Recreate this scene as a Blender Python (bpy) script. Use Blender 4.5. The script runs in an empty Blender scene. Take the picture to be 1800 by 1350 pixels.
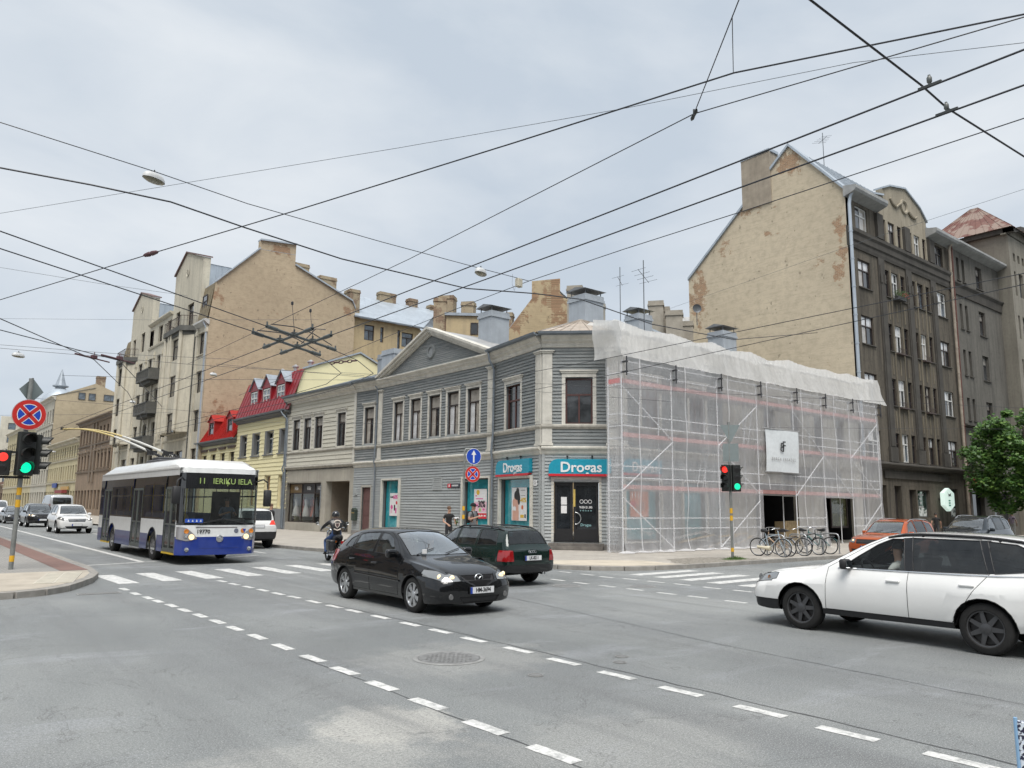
import bpy, bmesh, math, random
from mathutils import Vector, Matrix
PI = math.pi
random.seed(7)
SC = bpy.context.scene
COL = SC.collection
# ------------------------------------------------------------------ camera
RX = (0.776348, -0.630198, 0.011574); UP = (-0.107319, -0.114068, 0.987659); BK = (-0.621101, -0.768010, -0.156189)
cam = bpy.data.cameras.new('camera'); camo = bpy.data.objects.new('camera', cam); COL.objects.link(camo)
cam.sensor_width = 36; cam.lens = 27.2; cam.clip_start = 0.05; cam.clip_end = 3000
camo.matrix_world = Matrix(((RX[0], UP[0], BK[0], 0), (RX[1], UP[1], BK[1], 0), (RX[2], UP[2], BK[2], 1.92), (0, 0, 0, 1)))
SC.camera = camo
# ------------------------------------------------------------------ world: overcast sky
SUN_EL, SUN_AZ = 63, 215          # high hidden sun, behind the camera's left
W = bpy.data.worlds.new('World'); SC.world = W; W.use_nodes = True
nt = W.node_tree; nt.nodes.clear()
def wn(t, **k):
    n = nt.nodes.new(t)
    for a, b in k.items(): setattr(n, a, b)
    return n
wo = wn('ShaderNodeOutputWorld'); bg = wn('ShaderNodeBackground'); nt.links.new(bg.outputs[0], wo.inputs[0])
sky = wn('ShaderNodeTexSky', sky_type='NISHITA', sun_disc=False, sun_elevation=math.radians(SUN_EL), sun_rotation=math.radians(SUN_AZ), dust_density=3.0)
tc = wn('ShaderNodeTexCoord'); mp = wn('ShaderNodeMapping'); mp.inputs['Scale'].default_value = (1.0, 1.0, 2.4)
nz = wn('ShaderNodeTexNoise'); nz.inputs['Scale'].default_value = 2.3; nz.inputs['Detail'].default_value = 7; nz.inputs['Roughness'].default_value = 0.52; nz.inputs['Distortion'].default_value = 0.35
nt.links.new(tc.outputs['Generated'], mp.inputs[0]); nt.links.new(mp.outputs[0], nz.inputs[0])
rp = wn('ShaderNodeValToRGB'); e = rp.color_ramp.elements
e[0].position = .34; e[0].color = (4.15, 4.68, 5.3, 1); e[1].position = .66; e[1].color = (5.8, 6.1, 6.4, 1)
nt.links.new(nz.outputs[0], rp.inputs[0])
mx = wn('ShaderNodeMixRGB'); mx.inputs[0].default_value = .95
nt.links.new(sky.outputs[0], mx.inputs[1]); nt.links.new(rp.outputs[0], mx.inputs[2]); nt.links.new(mx.outputs[0], bg.inputs[0])
bg.inputs[1].default_value = 0.05
sl = bpy.data.lights.new('sun', 'SUN'); sl.energy = 1.5; sl.angle = math.radians(38); sl.color = (1, .965, .92)
so = bpy.data.objects.new('sun', sl); COL.objects.link(so)
az = math.radians(SUN_AZ); el = math.radians(SUN_EL)
so.rotation_euler = Vector((-math.sin(az)*math.cos(el), -math.cos(az)*math.cos(el), -math.sin(el))).to_track_quat('-Z', 'Y').to_euler()
vs = SC.view_settings; vs.view_transform = 'Standard'; vs.look = 'None'; vs.exposure = 1.5; vs.gamma = 1; vs.use_curve_mapping = False
SC.render.engine = 'CYCLES'
SC.cycles.max_bounces = 5; SC.cycles.diffuse_bounces = 2; SC.cycles.glossy_bounces = 3; SC.cycles.transparent_max_bounces = 10; SC.cycles.transmission_bounces = 3
SC.cycles.caustics_reflective = False; SC.cycles.caustics_refractive = False
SC.cycles.use_denoising = True; SC.cycles.use_adaptive_sampling = True; SC.cycles.adaptive_threshold = 0.02

# ------------------------------------------------------------------ helpers
class MB:
    def __init__(s, M=None): s.v = []; s.f = []; s.M = M
    def add(s, pts):
        i = len(s.v)
        if s.M is not None: s.v += [tuple(s.M @ Vector(p)) for p in pts]
        else: s.v += [tuple(p) for p in pts]
        return i
    def poly(s, pts):
        i = s.add(pts); s.f.append(tuple(range(i, i+len(pts))))
    def mesh(s, pts, faces):
        i = s.add(pts); s.f += [tuple(i+k for k in f) for f in faces]
    def box(s, x0, x1, y0, y1, z0, z1):
        s.mesh([(x0,y0,z0),(x1,y0,z0),(x1,y1,z0),(x0,y1,z0),(x0,y0,z1),(x1,y0,z1),(x1,y1,z1),(x0,y1,z1)],
               [(0,3,2,1),(4,5,6,7),(0,1,5,4),(1,2,6,5),(2,3,7,6),(3,0,4,7)])
    def rbox(s, x0, x1, y0, y1, z0, z1, r, n=3):          # box with rounded vertical edges and soft top/bottom rims
        def ring(z, ins):
            p = []
            for cx, cy, a0 in ((x1-r,y1-r,0),(x0+r,y1-r,90),(x0+r,y0+r,180),(x1-r,y0+r,270)):
                for k in range(n+1):
                    a = math.radians(a0+90*k/n); rr = r-ins
                    p.append((cx+rr*math.cos(a), cy+rr*math.sin(a), z))
            return p
        q = min(r*.5, (z1-z0)*.3); R = [ring(z0, q), ring(z0+q, 0), ring(z1-q, 0), ring(z1, q)]
        m = len(R[0]); pts = sum(R, [])
        F = [tuple(range(m-1, -1, -1)), tuple(range(3*m, 4*m))]
        for j in range(3):
            for k in range(m): F.append((j*m+k, j*m+(k+1) % m, (j+1)*m+(k+1) % m, (j+1)*m+k))
        s.mesh(pts, F)
    def prism(s, pts, a, b, axis='y'):                      # polygon extruded from a to b along an axis
        n = len(pts)
        def P(p, d):
            return {'y': (p[0], d, p[1]), 'x': (d, p[0], p[1]), 'z': (p[0], p[1], d)}[axis]
        V = [P(p, a) for p in pts]+[P(p, b) for p in pts]
        s.mesh(V, [tuple(range(n)), tuple(range(2*n-1, n-1, -1))]+[(i, n+i, n+(i+1) % n, (i+1) % n) for i in range(n)])
    def cyl(s, p0, p1, r0, r1=None, n=8, cap=True):
        r1 = r0 if r1 is None else r1
        p0, p1 = Vector(p0), Vector(p1); d = (p1-p0)
        if d.length < 1e-6: return
        d.normalize(); u = d.orthogonal().normalized(); w = d.cross(u)
        A = [tuple(p0+(u*math.cos(2*PI*k/n)+w*math.sin(2*PI*k/n))*r0) for k in range(n)]
        B = [tuple(p1+(u*math.cos(2*PI*k/n)+w*math.sin(2*PI*k/n))*r1) for k in range(n)]
        F = [(k, (k+1) % n, n+(k+1) % n, n+k) for k in range(n)]
        if cap: F += [tuple(range(n-1, -1, -1)), tuple(range(n, 2*n))]
        s.mesh(A+B, F)
    def tube(s, pts, r, n=6, closed=False, cap=True):
        P = [Vector(p) for p in pts]; m = len(P); rr = r if isinstance(r, (list, tuple)) else [r]*m
        V = []; up = None
        for i in range(m):
            a = P[i-1] if (i > 0 or closed) else P[i]; b = P[(i+1) % m] if (i < m-1 or closed) else P[i]
            d = (b-a).normalized()
            if up is None: up = d.orthogonal().normalized()
            up = (up-d*up.dot(d))
            up = up.normalized() if up.length > 1e-5 else d.orthogonal().normalized()
            w = d.cross(up)
            V += [tuple(P[i]+(up*math.cos(2*PI*k/n)+w*math.sin(2*PI*k/n))*rr[i]) for k in range(n)]
        F = []
        for i in range(m if closed else m-1):
            j = (i+1) % m
            F += [(i*n+k, i*n+(k+1) % n, j*n+(k+1) % n, j*n+k) for k in range(n)]
        if cap and not closed: F += [tuple(range(n-1, -1, -1)), tuple(range((m-1)*n, m*n))]
        s.mesh(V, F)
    def lathe(s, prof, n=20, axis='z', c=(0,0,0), cap=False):
        V = []
        for r, h in prof:
            for k in range(n):
                a = 2*PI*k/n; p = (r*math.cos(a), r*math.sin(a), h)
                if axis == 'y': p = (p[0], p[2], p[1])
                if axis == 'x': p = (p[2], p[0], p[1])
                V.append((p[0]+c[0], p[1]+c[1], p[2]+c[2]))
        F = []
        for j in range(len(prof)-1): F += [(j*n+k, j*n+(k+1) % n, (j+1)*n+(k+1) % n, (j+1)*n+k) for k in range(n)]
        if cap: F += [tuple(range(n-1, -1, -1)), tuple(range((len(prof)-1)*n, len(prof)*n))]
        s.mesh(V, F)
    def grid(s, fn, nu, nv):
        V = [fn(i/nu, j/nv) for j in range(nv+1) for i in range(nu+1)]
        s.mesh(V, [(j*(nu+1)+i, j*(nu+1)+i+1, (j+1)*(nu+1)+i+1, (j+1)*(nu+1)+i) for j in range(nv) for i in range(nu)])
    def data(s, name, mat=None, smooth=None):
        me = bpy.data.meshes.new(name); me.from_pydata(s.v, [], s.f)
        if mat is not None: me.materials.append(mat)
        if smooth is not None:
            me.shade_smooth()
            if smooth < 179: me.set_sharp_from_angle(angle=math.radians(smooth))
        return me
    def build(s, name, mat, parent=None, M=None, smooth=None, flip=True):
        me = s.data(name, mat, smooth)
        return link(name, me, parent, M)
def fixn(me):
    bm = bmesh.new(); bm.from_mesh(me); bmesh.ops.recalc_face_normals(bm, faces=bm.faces); bm.to_mesh(me); bm.free()
def link(name, me, parent=None, M=None, mat=None):
    o = bpy.data.objects.new(name, me); COL.objects.link(o)
    if parent is not None: o.parent = parent
    if M is not None: o.matrix_basis = M
    if mat is not None and me is not None:
        o.material_slots[0].link = 'OBJECT'; o.material_slots[0].material = mat
    return o
def tag(o, label=None, cat=None, group=None, kind=None):
    if label: o['label'] = label
    if cat: o['category'] = cat
    if group: o['group'] = group
    if kind: o['kind'] = kind
    return o
def empty(name, loc, rz=0, label=None, cat=None, group=None):
    o = bpy.data.objects.new(name, None); COL.objects.link(o); o.location = loc; o.rotation_euler = (0, 0, rz); o.empty_display_size = .2
    return tag(o, label, cat, group)
def copy_tree(o, parent=None):
    c = o.copy(); COL.objects.link(c)
    if parent is not None: c.parent = parent
    for ch in o.children: copy_tree(ch, c)
    return c
T = Matrix.Translation
def RZ(a): return Matrix.Rotation(a, 4, 'Z')
def frame(o, a, z=0):                                       # local x along angle a, local y to its left, origin o
    return T((o[0], o[1], z)) @ RZ(a)
def pch(tab):                                               # monotone piecewise cubic through (x, y) pairs
    xs = [t[0] for t in tab]; ys = [t[1] for t in tab]; n = len(xs)
    h = [xs[i+1]-xs[i] for i in range(n-1)]; d = [(ys[i+1]-ys[i])/h[i] for i in range(n-1)]
    m = [0]*n
    m[0] = d[0]; m[-1] = d[-1]
    for i in range(1, n-1):
        m[i] = 0 if d[i-1]*d[i] <= 0 else 2*d[i-1]*d[i]/(d[i-1]+d[i])
    def f(x):
        if x <= xs[0]: return ys[0]
        if x >= xs[-1]: return ys[-1]
        i = 0
        while x > xs[i+1]: i += 1
        t = (x-xs[i])/h[i]
        return (1+2*t)*(1-t)**2*ys[i]+t*(1-t)**2*h[i]*m[i]+t*t*(3-2*t)*ys[i+1]+t*t*(t-1)*h[i]*m[i+1]
    return f
_txt = {}
def text_mesh(s, size, depth=0.004, bold=0.0, align='CENTER', sx=1.0, font_shear=0):
    k = (s, size, depth, bold, align, sx, font_shear)
    if k in _txt: return _txt[k]
    c = bpy.data.curves.new('t', 'FONT'); c.body = s; c.size = size; c.align_x = align; c.align_y = 'CENTER'; c.extrude = depth; c.offset = bold; c.resolution_u = 3; c.shear = font_shear
    o = bpy.data.objects.new('t', c); COL.objects.link(o)
    me = bpy.data.meshes.new_from_object(o.evaluated_get(bpy.context.evaluated_depsgraph_get()))
    bpy.data.objects.remove(o); bpy.data.curves.remove(c)
    me.transform(Matrix.Scale(sx, 4, (1, 0, 0)))
    _txt[k] = me
    return me
FACE = Matrix.Rotation(PI/2, 4, 'X')                       # text plane xy -> x,z facing -y
def lettering(s, size, mat, parent, x, y, z, name='lettering', **kw):
    me = text_mesh(s, size, **kw).copy(); me.materials.clear(); me.materials.append(mat)
    return link(name, me, parent, T((x, y, z)) @ FACE)

# ------------------------------------------------------------------ materials
_m = {}
class N:
    def __init__(s, name):
        s.m = bpy.data.materials.new(name); s.m.use_nodes = True; s.t = s.m.node_tree
        s.b = s.t.nodes['Principled BSDF']; s.o = s.t.nodes['Material Output']
    def n(s, t, **k):
        n = s.t.nodes.new(t)
        for a, b in k.items():
            if a in n.inputs: n.inputs[a].default_value = b
            else: setattr(n, a, b)
        return n
    def l(s, a, b): s.t.links.new(a, b)
    def pos(s, world=True, sc=(1,1,1)):
        if world: c = s.n('ShaderNodeNewGeometry').outputs['Position']
        else: c = s.n('ShaderNodeTexCoord').outputs['Object']
        mp = s.n('ShaderNodeMapping'); mp.inputs['Scale'].default_value = sc; s.l(c, mp.inputs[0])
        return mp.outputs[0]
    def noise(s, co, scale, detail=4, rough=.55, dist=0):
        n = s.n('ShaderNodeTexNoise'); n.inputs['Scale'].default_value = scale; n.inputs['Detail'].default_value = detail
        n.inputs['Roughness'].default_value = rough; n.inputs['Distortion'].default_value = dist; s.l(co, n.inputs['Vector']); return n.outputs[0]
    def ramp(s, f, stops):
        r = s.n('ShaderNodeValToRGB'); e = r.color_ramp.elements
        while len(e) < len(stops): e.new(.5)
        for q, (p, c) in zip(e, stops):
            q.position = p; q.color = (c, c, c, 1) if isinstance(c, (int, float)) else (*c, 1)
        s.l(f, r.inputs[0]); return r.outputs[0]
    def mix(s, f, a, b, mode='MIX'):
        m = s.n('ShaderNodeMixRGB'); m.blend_type = mode
        for i, v in ((0, f), (1, a), (2, b)):
            if isinstance(v, (int, float)): m.inputs[i].default_value = v if i == 0 else (v, v, v, 1)
            elif isinstance(v, tuple): m.inputs[i].default_value = (*v, 1)
            else: s.l(v, m.inputs[i])
        return m.outputs[0]
    def math(s, op, a, b=0.0):
        m = s.n('ShaderNodeMath'); m.operation = op
        for i, v in ((0, a), (1, b)):
            if isinstance(v, (int, float)): m.inputs[i].default_value = v
            else: s.l(v, m.inputs[i])
        return m.outputs[0]
    def bump(s, h, st=.3, dist=.02):
        b = s.n('ShaderNodeBump'); b.inputs['Strength'].default_value = st; b.inputs['Distance'].default_value = dist; s.l(h, b.inputs['Height']); s.l(b.outputs[0], s.b.inputs['Normal'])
    def set(s, **k):
        for a, v in k.items():
            i = s.b.inputs[{'col': 'Base Color', 'rough': 'Roughness', 'metal': 'Metallic', 'spec': 'Specular IOR Level', 'coat': 'Coat Weight', 'coatr': 'Coat Roughness', 'em': 'Emission Color', 'ems': 'Emission Strength', 'sub': 'Subsurface Weight'}[a]]
            if isinstance(v, (int, float)): i.default_value = v
            elif isinstance(v, tuple): i.default_value = (*v, 1)
            else: s.l(v, i)
        return s
def sc3(c, k): return tuple(min(1, x*k) for x in c)
def mat(name, c, rough=.7, metal=0, var=.18, scale=2.0, bump=0, bscale=40, spec=.4, world=True, streak=0, coat=0):
    if name in _m: return _m[name]
    s = N(name); co = s.pos(world)
    f = s.noise(co, scale, 5, .6)
    col = s.ramp(f, [(.3, sc3(c, 1-var)), (.7, sc3(c, 1+var))])
    if var > .05:
        f2 = s.noise(co, scale*9, 3); col = s.mix(s.math('MULTIPLY', f2, min(.8, var*1.6)), col, sc3(c, .55))
    if streak:
        st = s.noise(s.pos(world, (1.2, 1.2, .09)), 3.2, 4, .65)
        col = s.mix(s.ramp(st, [(.42, 0), (.75, streak)]), col, sc3(c, .35))
    s.set(col=col, rough=rough, metal=metal, spec=spec, coat=coat)
    if bump: s.bump(s.noise(co, bscale, 3), bump)
    _m[name] = s.m; return s.m
def flat(name, c, rough=.5, metal=0, spec=.5, coat=0):
    if name in _m: return _m[name]
    s = N(name); co = s.pos(False); f = s.noise(co, 6, 3)
    s.set(col=s.ramp(f, [(.3, sc3(c, .93)), (.7, sc3(c, 1.05))]), rough=rough, metal=metal, spec=spec, coat=coat); _m[name] = s.m; return s.m
def emit(name, c, st, base=(.02,.02,.02)):
    if name in _m: return _m[name]
    s = N(name); f = s.noise(s.pos(False), 30, 2)
    s.set(col=base, em=s.ramp(f, [(.2, sc3(c, .8)), (.8, c)]), ems=st, rough=.3); _m[name] = s.m; return s.m
def thin_glass(name, tint, refl=1.0, dirt=.06, rough=.02):
    if name in _m: return _m[name]
    s = N(name)
    tr = s.n('ShaderNodeBsdfTransparent'); tr.inputs[0].default_value = (*tint, 1)
    gl = s.n('ShaderNodeBsdfGlossy'); gl.inputs['Roughness'].default_value = rough; gl.inputs[0].default_value = (.95, .98, 1, 1)
    fr = s.n('ShaderNodeFresnel'); fr.inputs[0].default_value = 1.5
    geo = s.n('ShaderNodeNewGeometry')
    # same reflectance from both sides
    ior = s.n('ShaderNodeMath'); ior.operation = 'SUBTRACT'; ior.inputs[0].default_value = 1.5; 
    bf = s.math('MULTIPLY', geo.outputs['Backfacing'], 1.5-1/1.5); s.l(bf, ior.inputs[1]); s.l(ior.outputs[0], fr.inputs[0])
    f = s.math('MINIMUM', s.math('MULTIPLY', fr.outputs[0], refl), 1.0)
    m1 = s.n('ShaderNodeMixShader'); s.l(f, m1.inputs[0]); s.l(tr.outputs[0], m1.inputs[1]); s.l(gl.outputs[0], m1.inputs[2])
    df = s.n('ShaderNodeBsdfDiffuse'); df.inputs[0].default_value = (.45, .47, .47, 1)
    dn = s.noise(s.pos(False), 7, 4)
    m2 = s.n('ShaderNodeMixShader'); s.l(s.math('MULTIPLY', dn, dirt), m2.inputs[0]); s.l(m1.outputs[0], m2.inputs[1]); s.l(df.outputs[0], m2.inputs[2])
    s.l(m2.outputs[0], s.o.inputs[0]); _m[name] = s.m; return s.m
def paint(name, c, metal=0.0, rough=.28, inside=(.02,.02,.022), flake=.1, dust=.0, dustc=(.25,.22,.18), coat=1.0):
    if name in _m: return _m[name]
    s = N(name); co = s.pos(False)
    f = s.noise(co, 3, 4); col = s.ramp(f, [(.3, sc3(c, 1-flake)), (.7, sc3(c, 1+flake))])
    if dust:
        sep = s.n('ShaderNodeSeparateXYZ'); s.l(s.n('ShaderNodeTexCoord').outputs['Object'], sep.inputs[0])
        h = s.ramp(sep.outputs[2], [(.15, 1), (.75, 0)])
        col = s.mix(s.math('MULTIPLY', s.math('MULTIPLY', h, dust), s.noise(co, 5, 5)), col, dustc)
    s.set(col=col, metal=metal, rough=rough, coat=coat, coatr=.03, spec=.15)
    d = s.n('ShaderNodeBsdfDiffuse'); d.inputs[0].default_value = (*inside, 1)
    g = s.n('ShaderNodeNewGeometry'); m = s.n('ShaderNodeMixShader')
    s.l(g.outputs['Backfacing'], m.inputs[0]); s.l(s.b.outputs[0], m.inputs[1]); s.l(d.outputs[0], m.inputs[2]); s.l(m.outputs[0], s.o.inputs[0])
    _m[name] = s.m; return s.m

# ================================================================== GROUND
def asphalt():
    s = N('asphalt'); co = s.pos()
    big = s.noise(co, .16, 5, .6, .4); mid = s.noise(s.pos(True, (1.0, .28, 1)), .55, 5, .62, .3); fine = s.noise(co, 34, 4, .8); sp = s.noise(co, 75, 3, .75)
    col = s.ramp(big, [(.36, (.142,.153,.153)), (.5, (.205,.217,.215)), (.64, (.265,.275,.268))])
    col = s.mix(s.ramp(mid, [(.42, 0), (.60, .65)]), col, (.150,.160,.165))
    sheen_band = s.noise(s.pos(True, (.5, 1.3, 1)), .8, 6, .65, .6)  # bluish bands that paint the sheen of smooth asphalt into the colour
    col = s.mix(s.ramp(sheen_band, [(.55, 0), (.70, .6)]), col, (.30,.315,.335))
    # pale worn repair patches with their own ragged outline
    for cx, cy, rx, ry, k in ((3.75, 6.3, .75, .75, .75), (2.7, 5.6, 1.3, .8, .35), (6.0, 8.4, 1.5, 1.2, .28), (4.9, 4.6, 1.5, 1.1, .22)):
        mp = s.n('ShaderNodeMapping'); mp.vector_type = 'TEXTURE'; mp.inputs['Location'].default_value = (cx, cy, 0); mp.inputs['Scale'].default_value = (rx, ry, 1)
        s.l(s.n('ShaderNodeNewGeometry').outputs['Position'], mp.inputs[0])
        ln = s.n('ShaderNodeVectorMath'); ln.operation = 'LENGTH'; s.l(mp.outputs[0], ln.inputs[0])
        d = s.math('ADD', ln.outputs['Value'], s.math('MULTIPLY', s.math('SUBTRACT', s.noise(co, 2.6, 6, .7), .5), 1.5))
        col = s.mix(s.math('MULTIPLY', s.ramp(d, [(.62, 1), (.98, 0)]), k), col, (.44,.43,.395))
    col = s.mix(s.ramp(fine, [(.28, .85), (.56, 0)]), col, (.085,.09,.09))
    ck = s.math('ABSOLUTE', s.math('SUBTRACT', s.noise(co, .55, 5, .6, .8), .5)); col = s.mix(s.ramp(ck, [(.0, .55), (.006, 0)]), col, (.07,.07,.07))
    trk = s.noise(s.pos(True, (1.5, .09, 1)), .9, 4, .6, .3); col = s.mix(s.ramp(trk, [(.50, 0), (.66, .6)]), col, (.12,.125,.127))
    col = s.mix(s.ramp(sp, [(.52, 0), (.72, .85)]), col, (.55,.55,.53))
    s.set(col=col, spec=.45, rough=s.ramp(big, [(.3, .52), (.7, .80)]))
    h = s.math('ADD', fine, s.math('MULTIPLY', sp, .6)); s.bump(h, .55, .012)
    _m['asphalt'] = s.m; return s.m
asphalt()
def wpaint():
    s = N('road_paint'); co = s.pos()
    w = s.noise(co, 6, 7, .8)
    col = s.mix(s.ramp(w, [(.46, 0), (.62, .85)]), (.62,.62,.60), (.25,.255,.25)); s.set(col=col, rough=.6); s.bump(s.noise(co, 120, 2), .3, .004)
    _m['road_paint'] = s.m; return s.m
PAINT = wpaint()
mb = MB(); mb.grid(lambda u, v: (-500+1000*u, -300+1100*v, 0), 40, 44); road = mb.build('road', _m['asphalt']); tag(road, kind='structure')
def strip_mesh(w, l): 
    m = MB(); n = 4; random.seed(int(w*1000+l*77))
    L = [(-w/2+random.uniform(-.006,.006), -l/2+l*k/n) for k in range(n+1)]; R_ = [(w/2+random.uniform(-.006,.006), -l/2+l*k/n) for k in range(n+1)]
    for k in range(n): m.poly([(L[k][0],L[k][1],0),(R_[k][0],R_[k][1],0),(R_[k+1][0],R_[k+1][1],0),(L[k+1][0],L[k+1][1],0)])
    return m.data('mark', PAINT)
DM = strip_mesh(.14, .53)
def dash(x, y, a=0, me=DM, name='lane_dash', z=.004): return link(name, me, road, T((x, y, z)) @ RZ(a))
for x, y in ((4.48,19.15),(4.46,18.1),(4.48,17.2),(4.49,16.5),(4.52,15.7),(4.52,14.9),(4.53,14.05),(4.54,13.2),(4.52,12.35),(4.51,11.4),(4.49,10.42),(4.47,9.44),(4.45,8.55),(4.42,7.63),(4.4,6.69),(4.36,5.71),(4.34,4.8),(4.31,3.85),(4.28,2.9)): dash(x, y, .03 if y < 10 else 0)
for x, y in ((6.86,19.85),(6.86,18.98),(6.90,18.17),(6.92,17.33),(6.93,16.5),(6.96,15.73),(6.96,14.78),(6.96,13.9),(6.97,13.1),(6.98,12.17),(6.97,11.18),(6.97,10.3),(6.94,9.4),(6.95,8.4),(6.91,7.45),(6.87,6.5),(6.84,5.55),(6.81,4.57),(6.77,3.68),(6.77,2.76),(6.74,1.8)): dash(x, y, .02)
for x, y in ((14.26,15.6),(14.2,14.65),(14.22,13.75),(14.21,12.83),(14.18,11.84),(14.21,11.0),(14.18,10.0),(14.17,9.05),(14.15,8.1),(14.1,7.1)): dash(x, y)
for x, y in ((16.16,17.36),(16.12,16.38),(16.0,15.5),(16.12,14.73),(16.13,13.84),(16.16,12.98),(16.11,12.04),(16.14,11.17),(16.1,10.2),(16.1,9.2)): dash(x, y)
ZM = strip_mesh(.46, 2.6)
for i, (x, y) in enumerate(((4.86,21.7),(5.9,21.85),(6.95,21.95),(8.1,22.15),(9.25,22.3),(10.4,22.55),(11.55,22.7),(12.7,22.9),(13.8,23.1))): dash(x, y, .01, ZM, 'crossing_stripe')
ZR = strip_mesh(.44, 2.85)
for x, y in ((18.65,15.62),(18.6,14.67),(18.6,13.75),(18.55,12.8),(18.55,11.85),(18.5,10.9),(18.5,9.95),(18.5,9.0)): dash(x, y, PI/2+.03, ZR, 'crossing_stripe')
def line(x0, y0, x1, y1, w=.14, name='edge_line'):
    m = MB(); d = Vector((x1-x0, y1-y0, 0)).normalized(); n_ = Vector((-d.y, d.x, 0))*w/2; L = math.hypot(x1-x0, y1-y0); k = max(1, int(L/2))
    for i in range(k):
        a = Vector((x0, y0, .004)).lerp(Vector((x1, y1, .004)), i/k); b = Vector((x0, y0, .004)).lerp(Vector((x1, y1, .004)), (i+1)/k)
        m.poly([a-n_, a+n_, b+n_, b-n_])
    return m.build(name, PAINT, road)
line(6.88, 27.4, 7.5, 75, .2); line(4.95, 26.7, 7.3, 27.5, .16, 'stop_line'); line(9.8, 28.2, 11.3, 29.0, .16, 'stop_line'); line(10.2, 29.0, 10.6, 80, .12)
for k in range(9): line(12.0, 30+k*6, 12.03, 33+k*6, .12, 'lane_dash')
line(14.6, 17.9, 14.3, 24, .12)

# pavements -----------------------------------------------------------
def paving(name, c, sx, sy, joint=.012, c2=None):
    s = N(name); co = s.pos()
    br = s.n('ShaderNodeTexBrick'); br.inputs['Scale'].default_value = 1; br.inputs['Brick Width'].default_value = sx; br.inputs['Row Height'].default_value = sy; br.inputs['Mortar Size'].default_value = joint; br.inputs['Mortar Smooth'].default_value = .3
    br.inputs['Color1'].default_value = (*c, 1); br.inputs['Color2'].default_value = (*(c2 or sc3(c, .85)), 1); br.inputs['Mortar'].default_value = (*sc3(c, .5), 1); br.inputs['Bias'].default_value = 0
    s.l(co, br.inputs['Vector'])
    n1 = s.noise(co, .7, 5, .6); col = s.mix(s.ramp(n1, [(.35, .35), (.6, 0)]), br.outputs[0], sc3(c, .62)); n2 = s.noise(co, 14, 4, .7)
    col = s.mix(s.ramp(n2, [(.5, 0), (.8, .4)]), col, sc3(c, .7))
    s.set(col=col, rough=.85, spec=.3); s.bump(s.math('SUBTRACT', s.math('MULTIPLY', n2, .3), br.outputs['Fac']), .35, .01); _m[name] = s.m; return s.m
GRAN = mat('kerb_granite', (.30,.285,.26), .8, var=.25, scale=3, bump=.3, bscale=60)
def kerb(pts, parent, step=1.0, h=.135):
    me = MB(); me.rbox(-.5, .5, -.08, .08, -.1, h, .018, 2); me = me.data('kerb', GRAN)
    P = [Vector((x, y, 0)) for x, y in pts]; i = 0; a = P[0].copy()
    seg = [(P[k], P[k+1]) for k in range(len(P)-1)]
    for p, q in seg:
        L = (q-p).length; n_ = max(1, round(L/step)); d = (q-p)/n_
        for k in range(n_):
            c = p+d*(k+.5)+Vector((random.uniform(-.006,.006), random.uniform(-.006,.006), random.uniform(-.008,.006)))
            link('kerbstone', me, parent, T(c) @ RZ(math.atan2(d.y, d.x)+random.uniform(-.006,.006)) @ Matrix.Diagonal((d.length-.012, 1, 1, 1)))
def slab(name, outer, m, z=.125):
    bm = MB(); bm.poly([(x, y, z) for x, y in outer]); o = bm.build(name, m); fixn(o.data)
    if o.data.polygons[0].normal.z < 0: o.data.flip_normals()
    return tag(o, kind='structure')
KR = [(14.0,120),(13.9,60),(13.9,34),(14.15,31),(14.9,26.5),(15.8,22),(16.4,19.4),(16.75,18.3),(17.3,17.45),(18.1,16.8),(19.1,16.45),(20.5,16.3),(24,16.4),(30,16.4),(60,16.4),(110,16.4)]
pavR = slab('pavement', KR[::-1]+[(13.9,400),(400,400),(400,16.4)][0:3], paving('concrete_flags', (.42,.39,.345), .6, .3, .01))
kerb(KR[1:-1][::-1] if False else KR[1:-1], pavR)
KL = [(-40,18.3),(-10,18.35),(1.6,18.42),(2.3,18.5),(2.85,18.78),(3.35,19.35),(3.75,20.15),(4.15,21.1),(4.5,22.3),(4.75,24.6),(4.95,40),(5.2,110)]
pavL = slab('pavement', [(-300,18.3)]+KL+[(5.4,400),(-300,400)], paving('grey_pavers', (.33,.32,.30), .2, .1, .008))
kerb(KL[1:], pavL)
# pale corner apron, tactile slabs, red paver band of the near-left corner
m = MB(); m.poly([(-3,18.6,.129),(1.6,18.6,.129),(2.3,18.7,.129),(2.8,18.98,.129),(3.25,19.5,.129),(3.65,20.25,.129),(4.02,21.1,.129),(4.38,22.35,.129),(4.5,23.3,.129),(-3,23.3,.129)]); m.build('corner_apron', mat('apron_concrete', (.42,.375,.31), .85, var=.2, scale=1.2, bump=.2, bscale=25), pavL)
m = MB(); m.poly([(3.9,23.4,.131),(4.55,23.4,.131),(4.85,45,.131),(4.95,75,.131),(4.3,75,.131),(4.2,45,.131)]); m.build('red_paver_band', paving('red_pavers', (.26,.16,.135), .21, .105, .012, (.21,.145,.13)), pavL)
TS = MB(); TS.box(-.19, .19, -.19, .19, 0, .012)
for k in range(4): TS.box(-.17, .17, -.16+k*.09, -.12+k*.09, .0125, .018)
TSm = TS.data('tactile', mat('tactile_concrete', (.52,.49,.42), .8, var=.12, scale=4))
for i in range(7):
    for j in range(2): link('tactile_slab', TSm, pavL, T((3.05+j*.39+i*.10, 20.1+i*.4, .13)) @ RZ(-.25))
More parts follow.
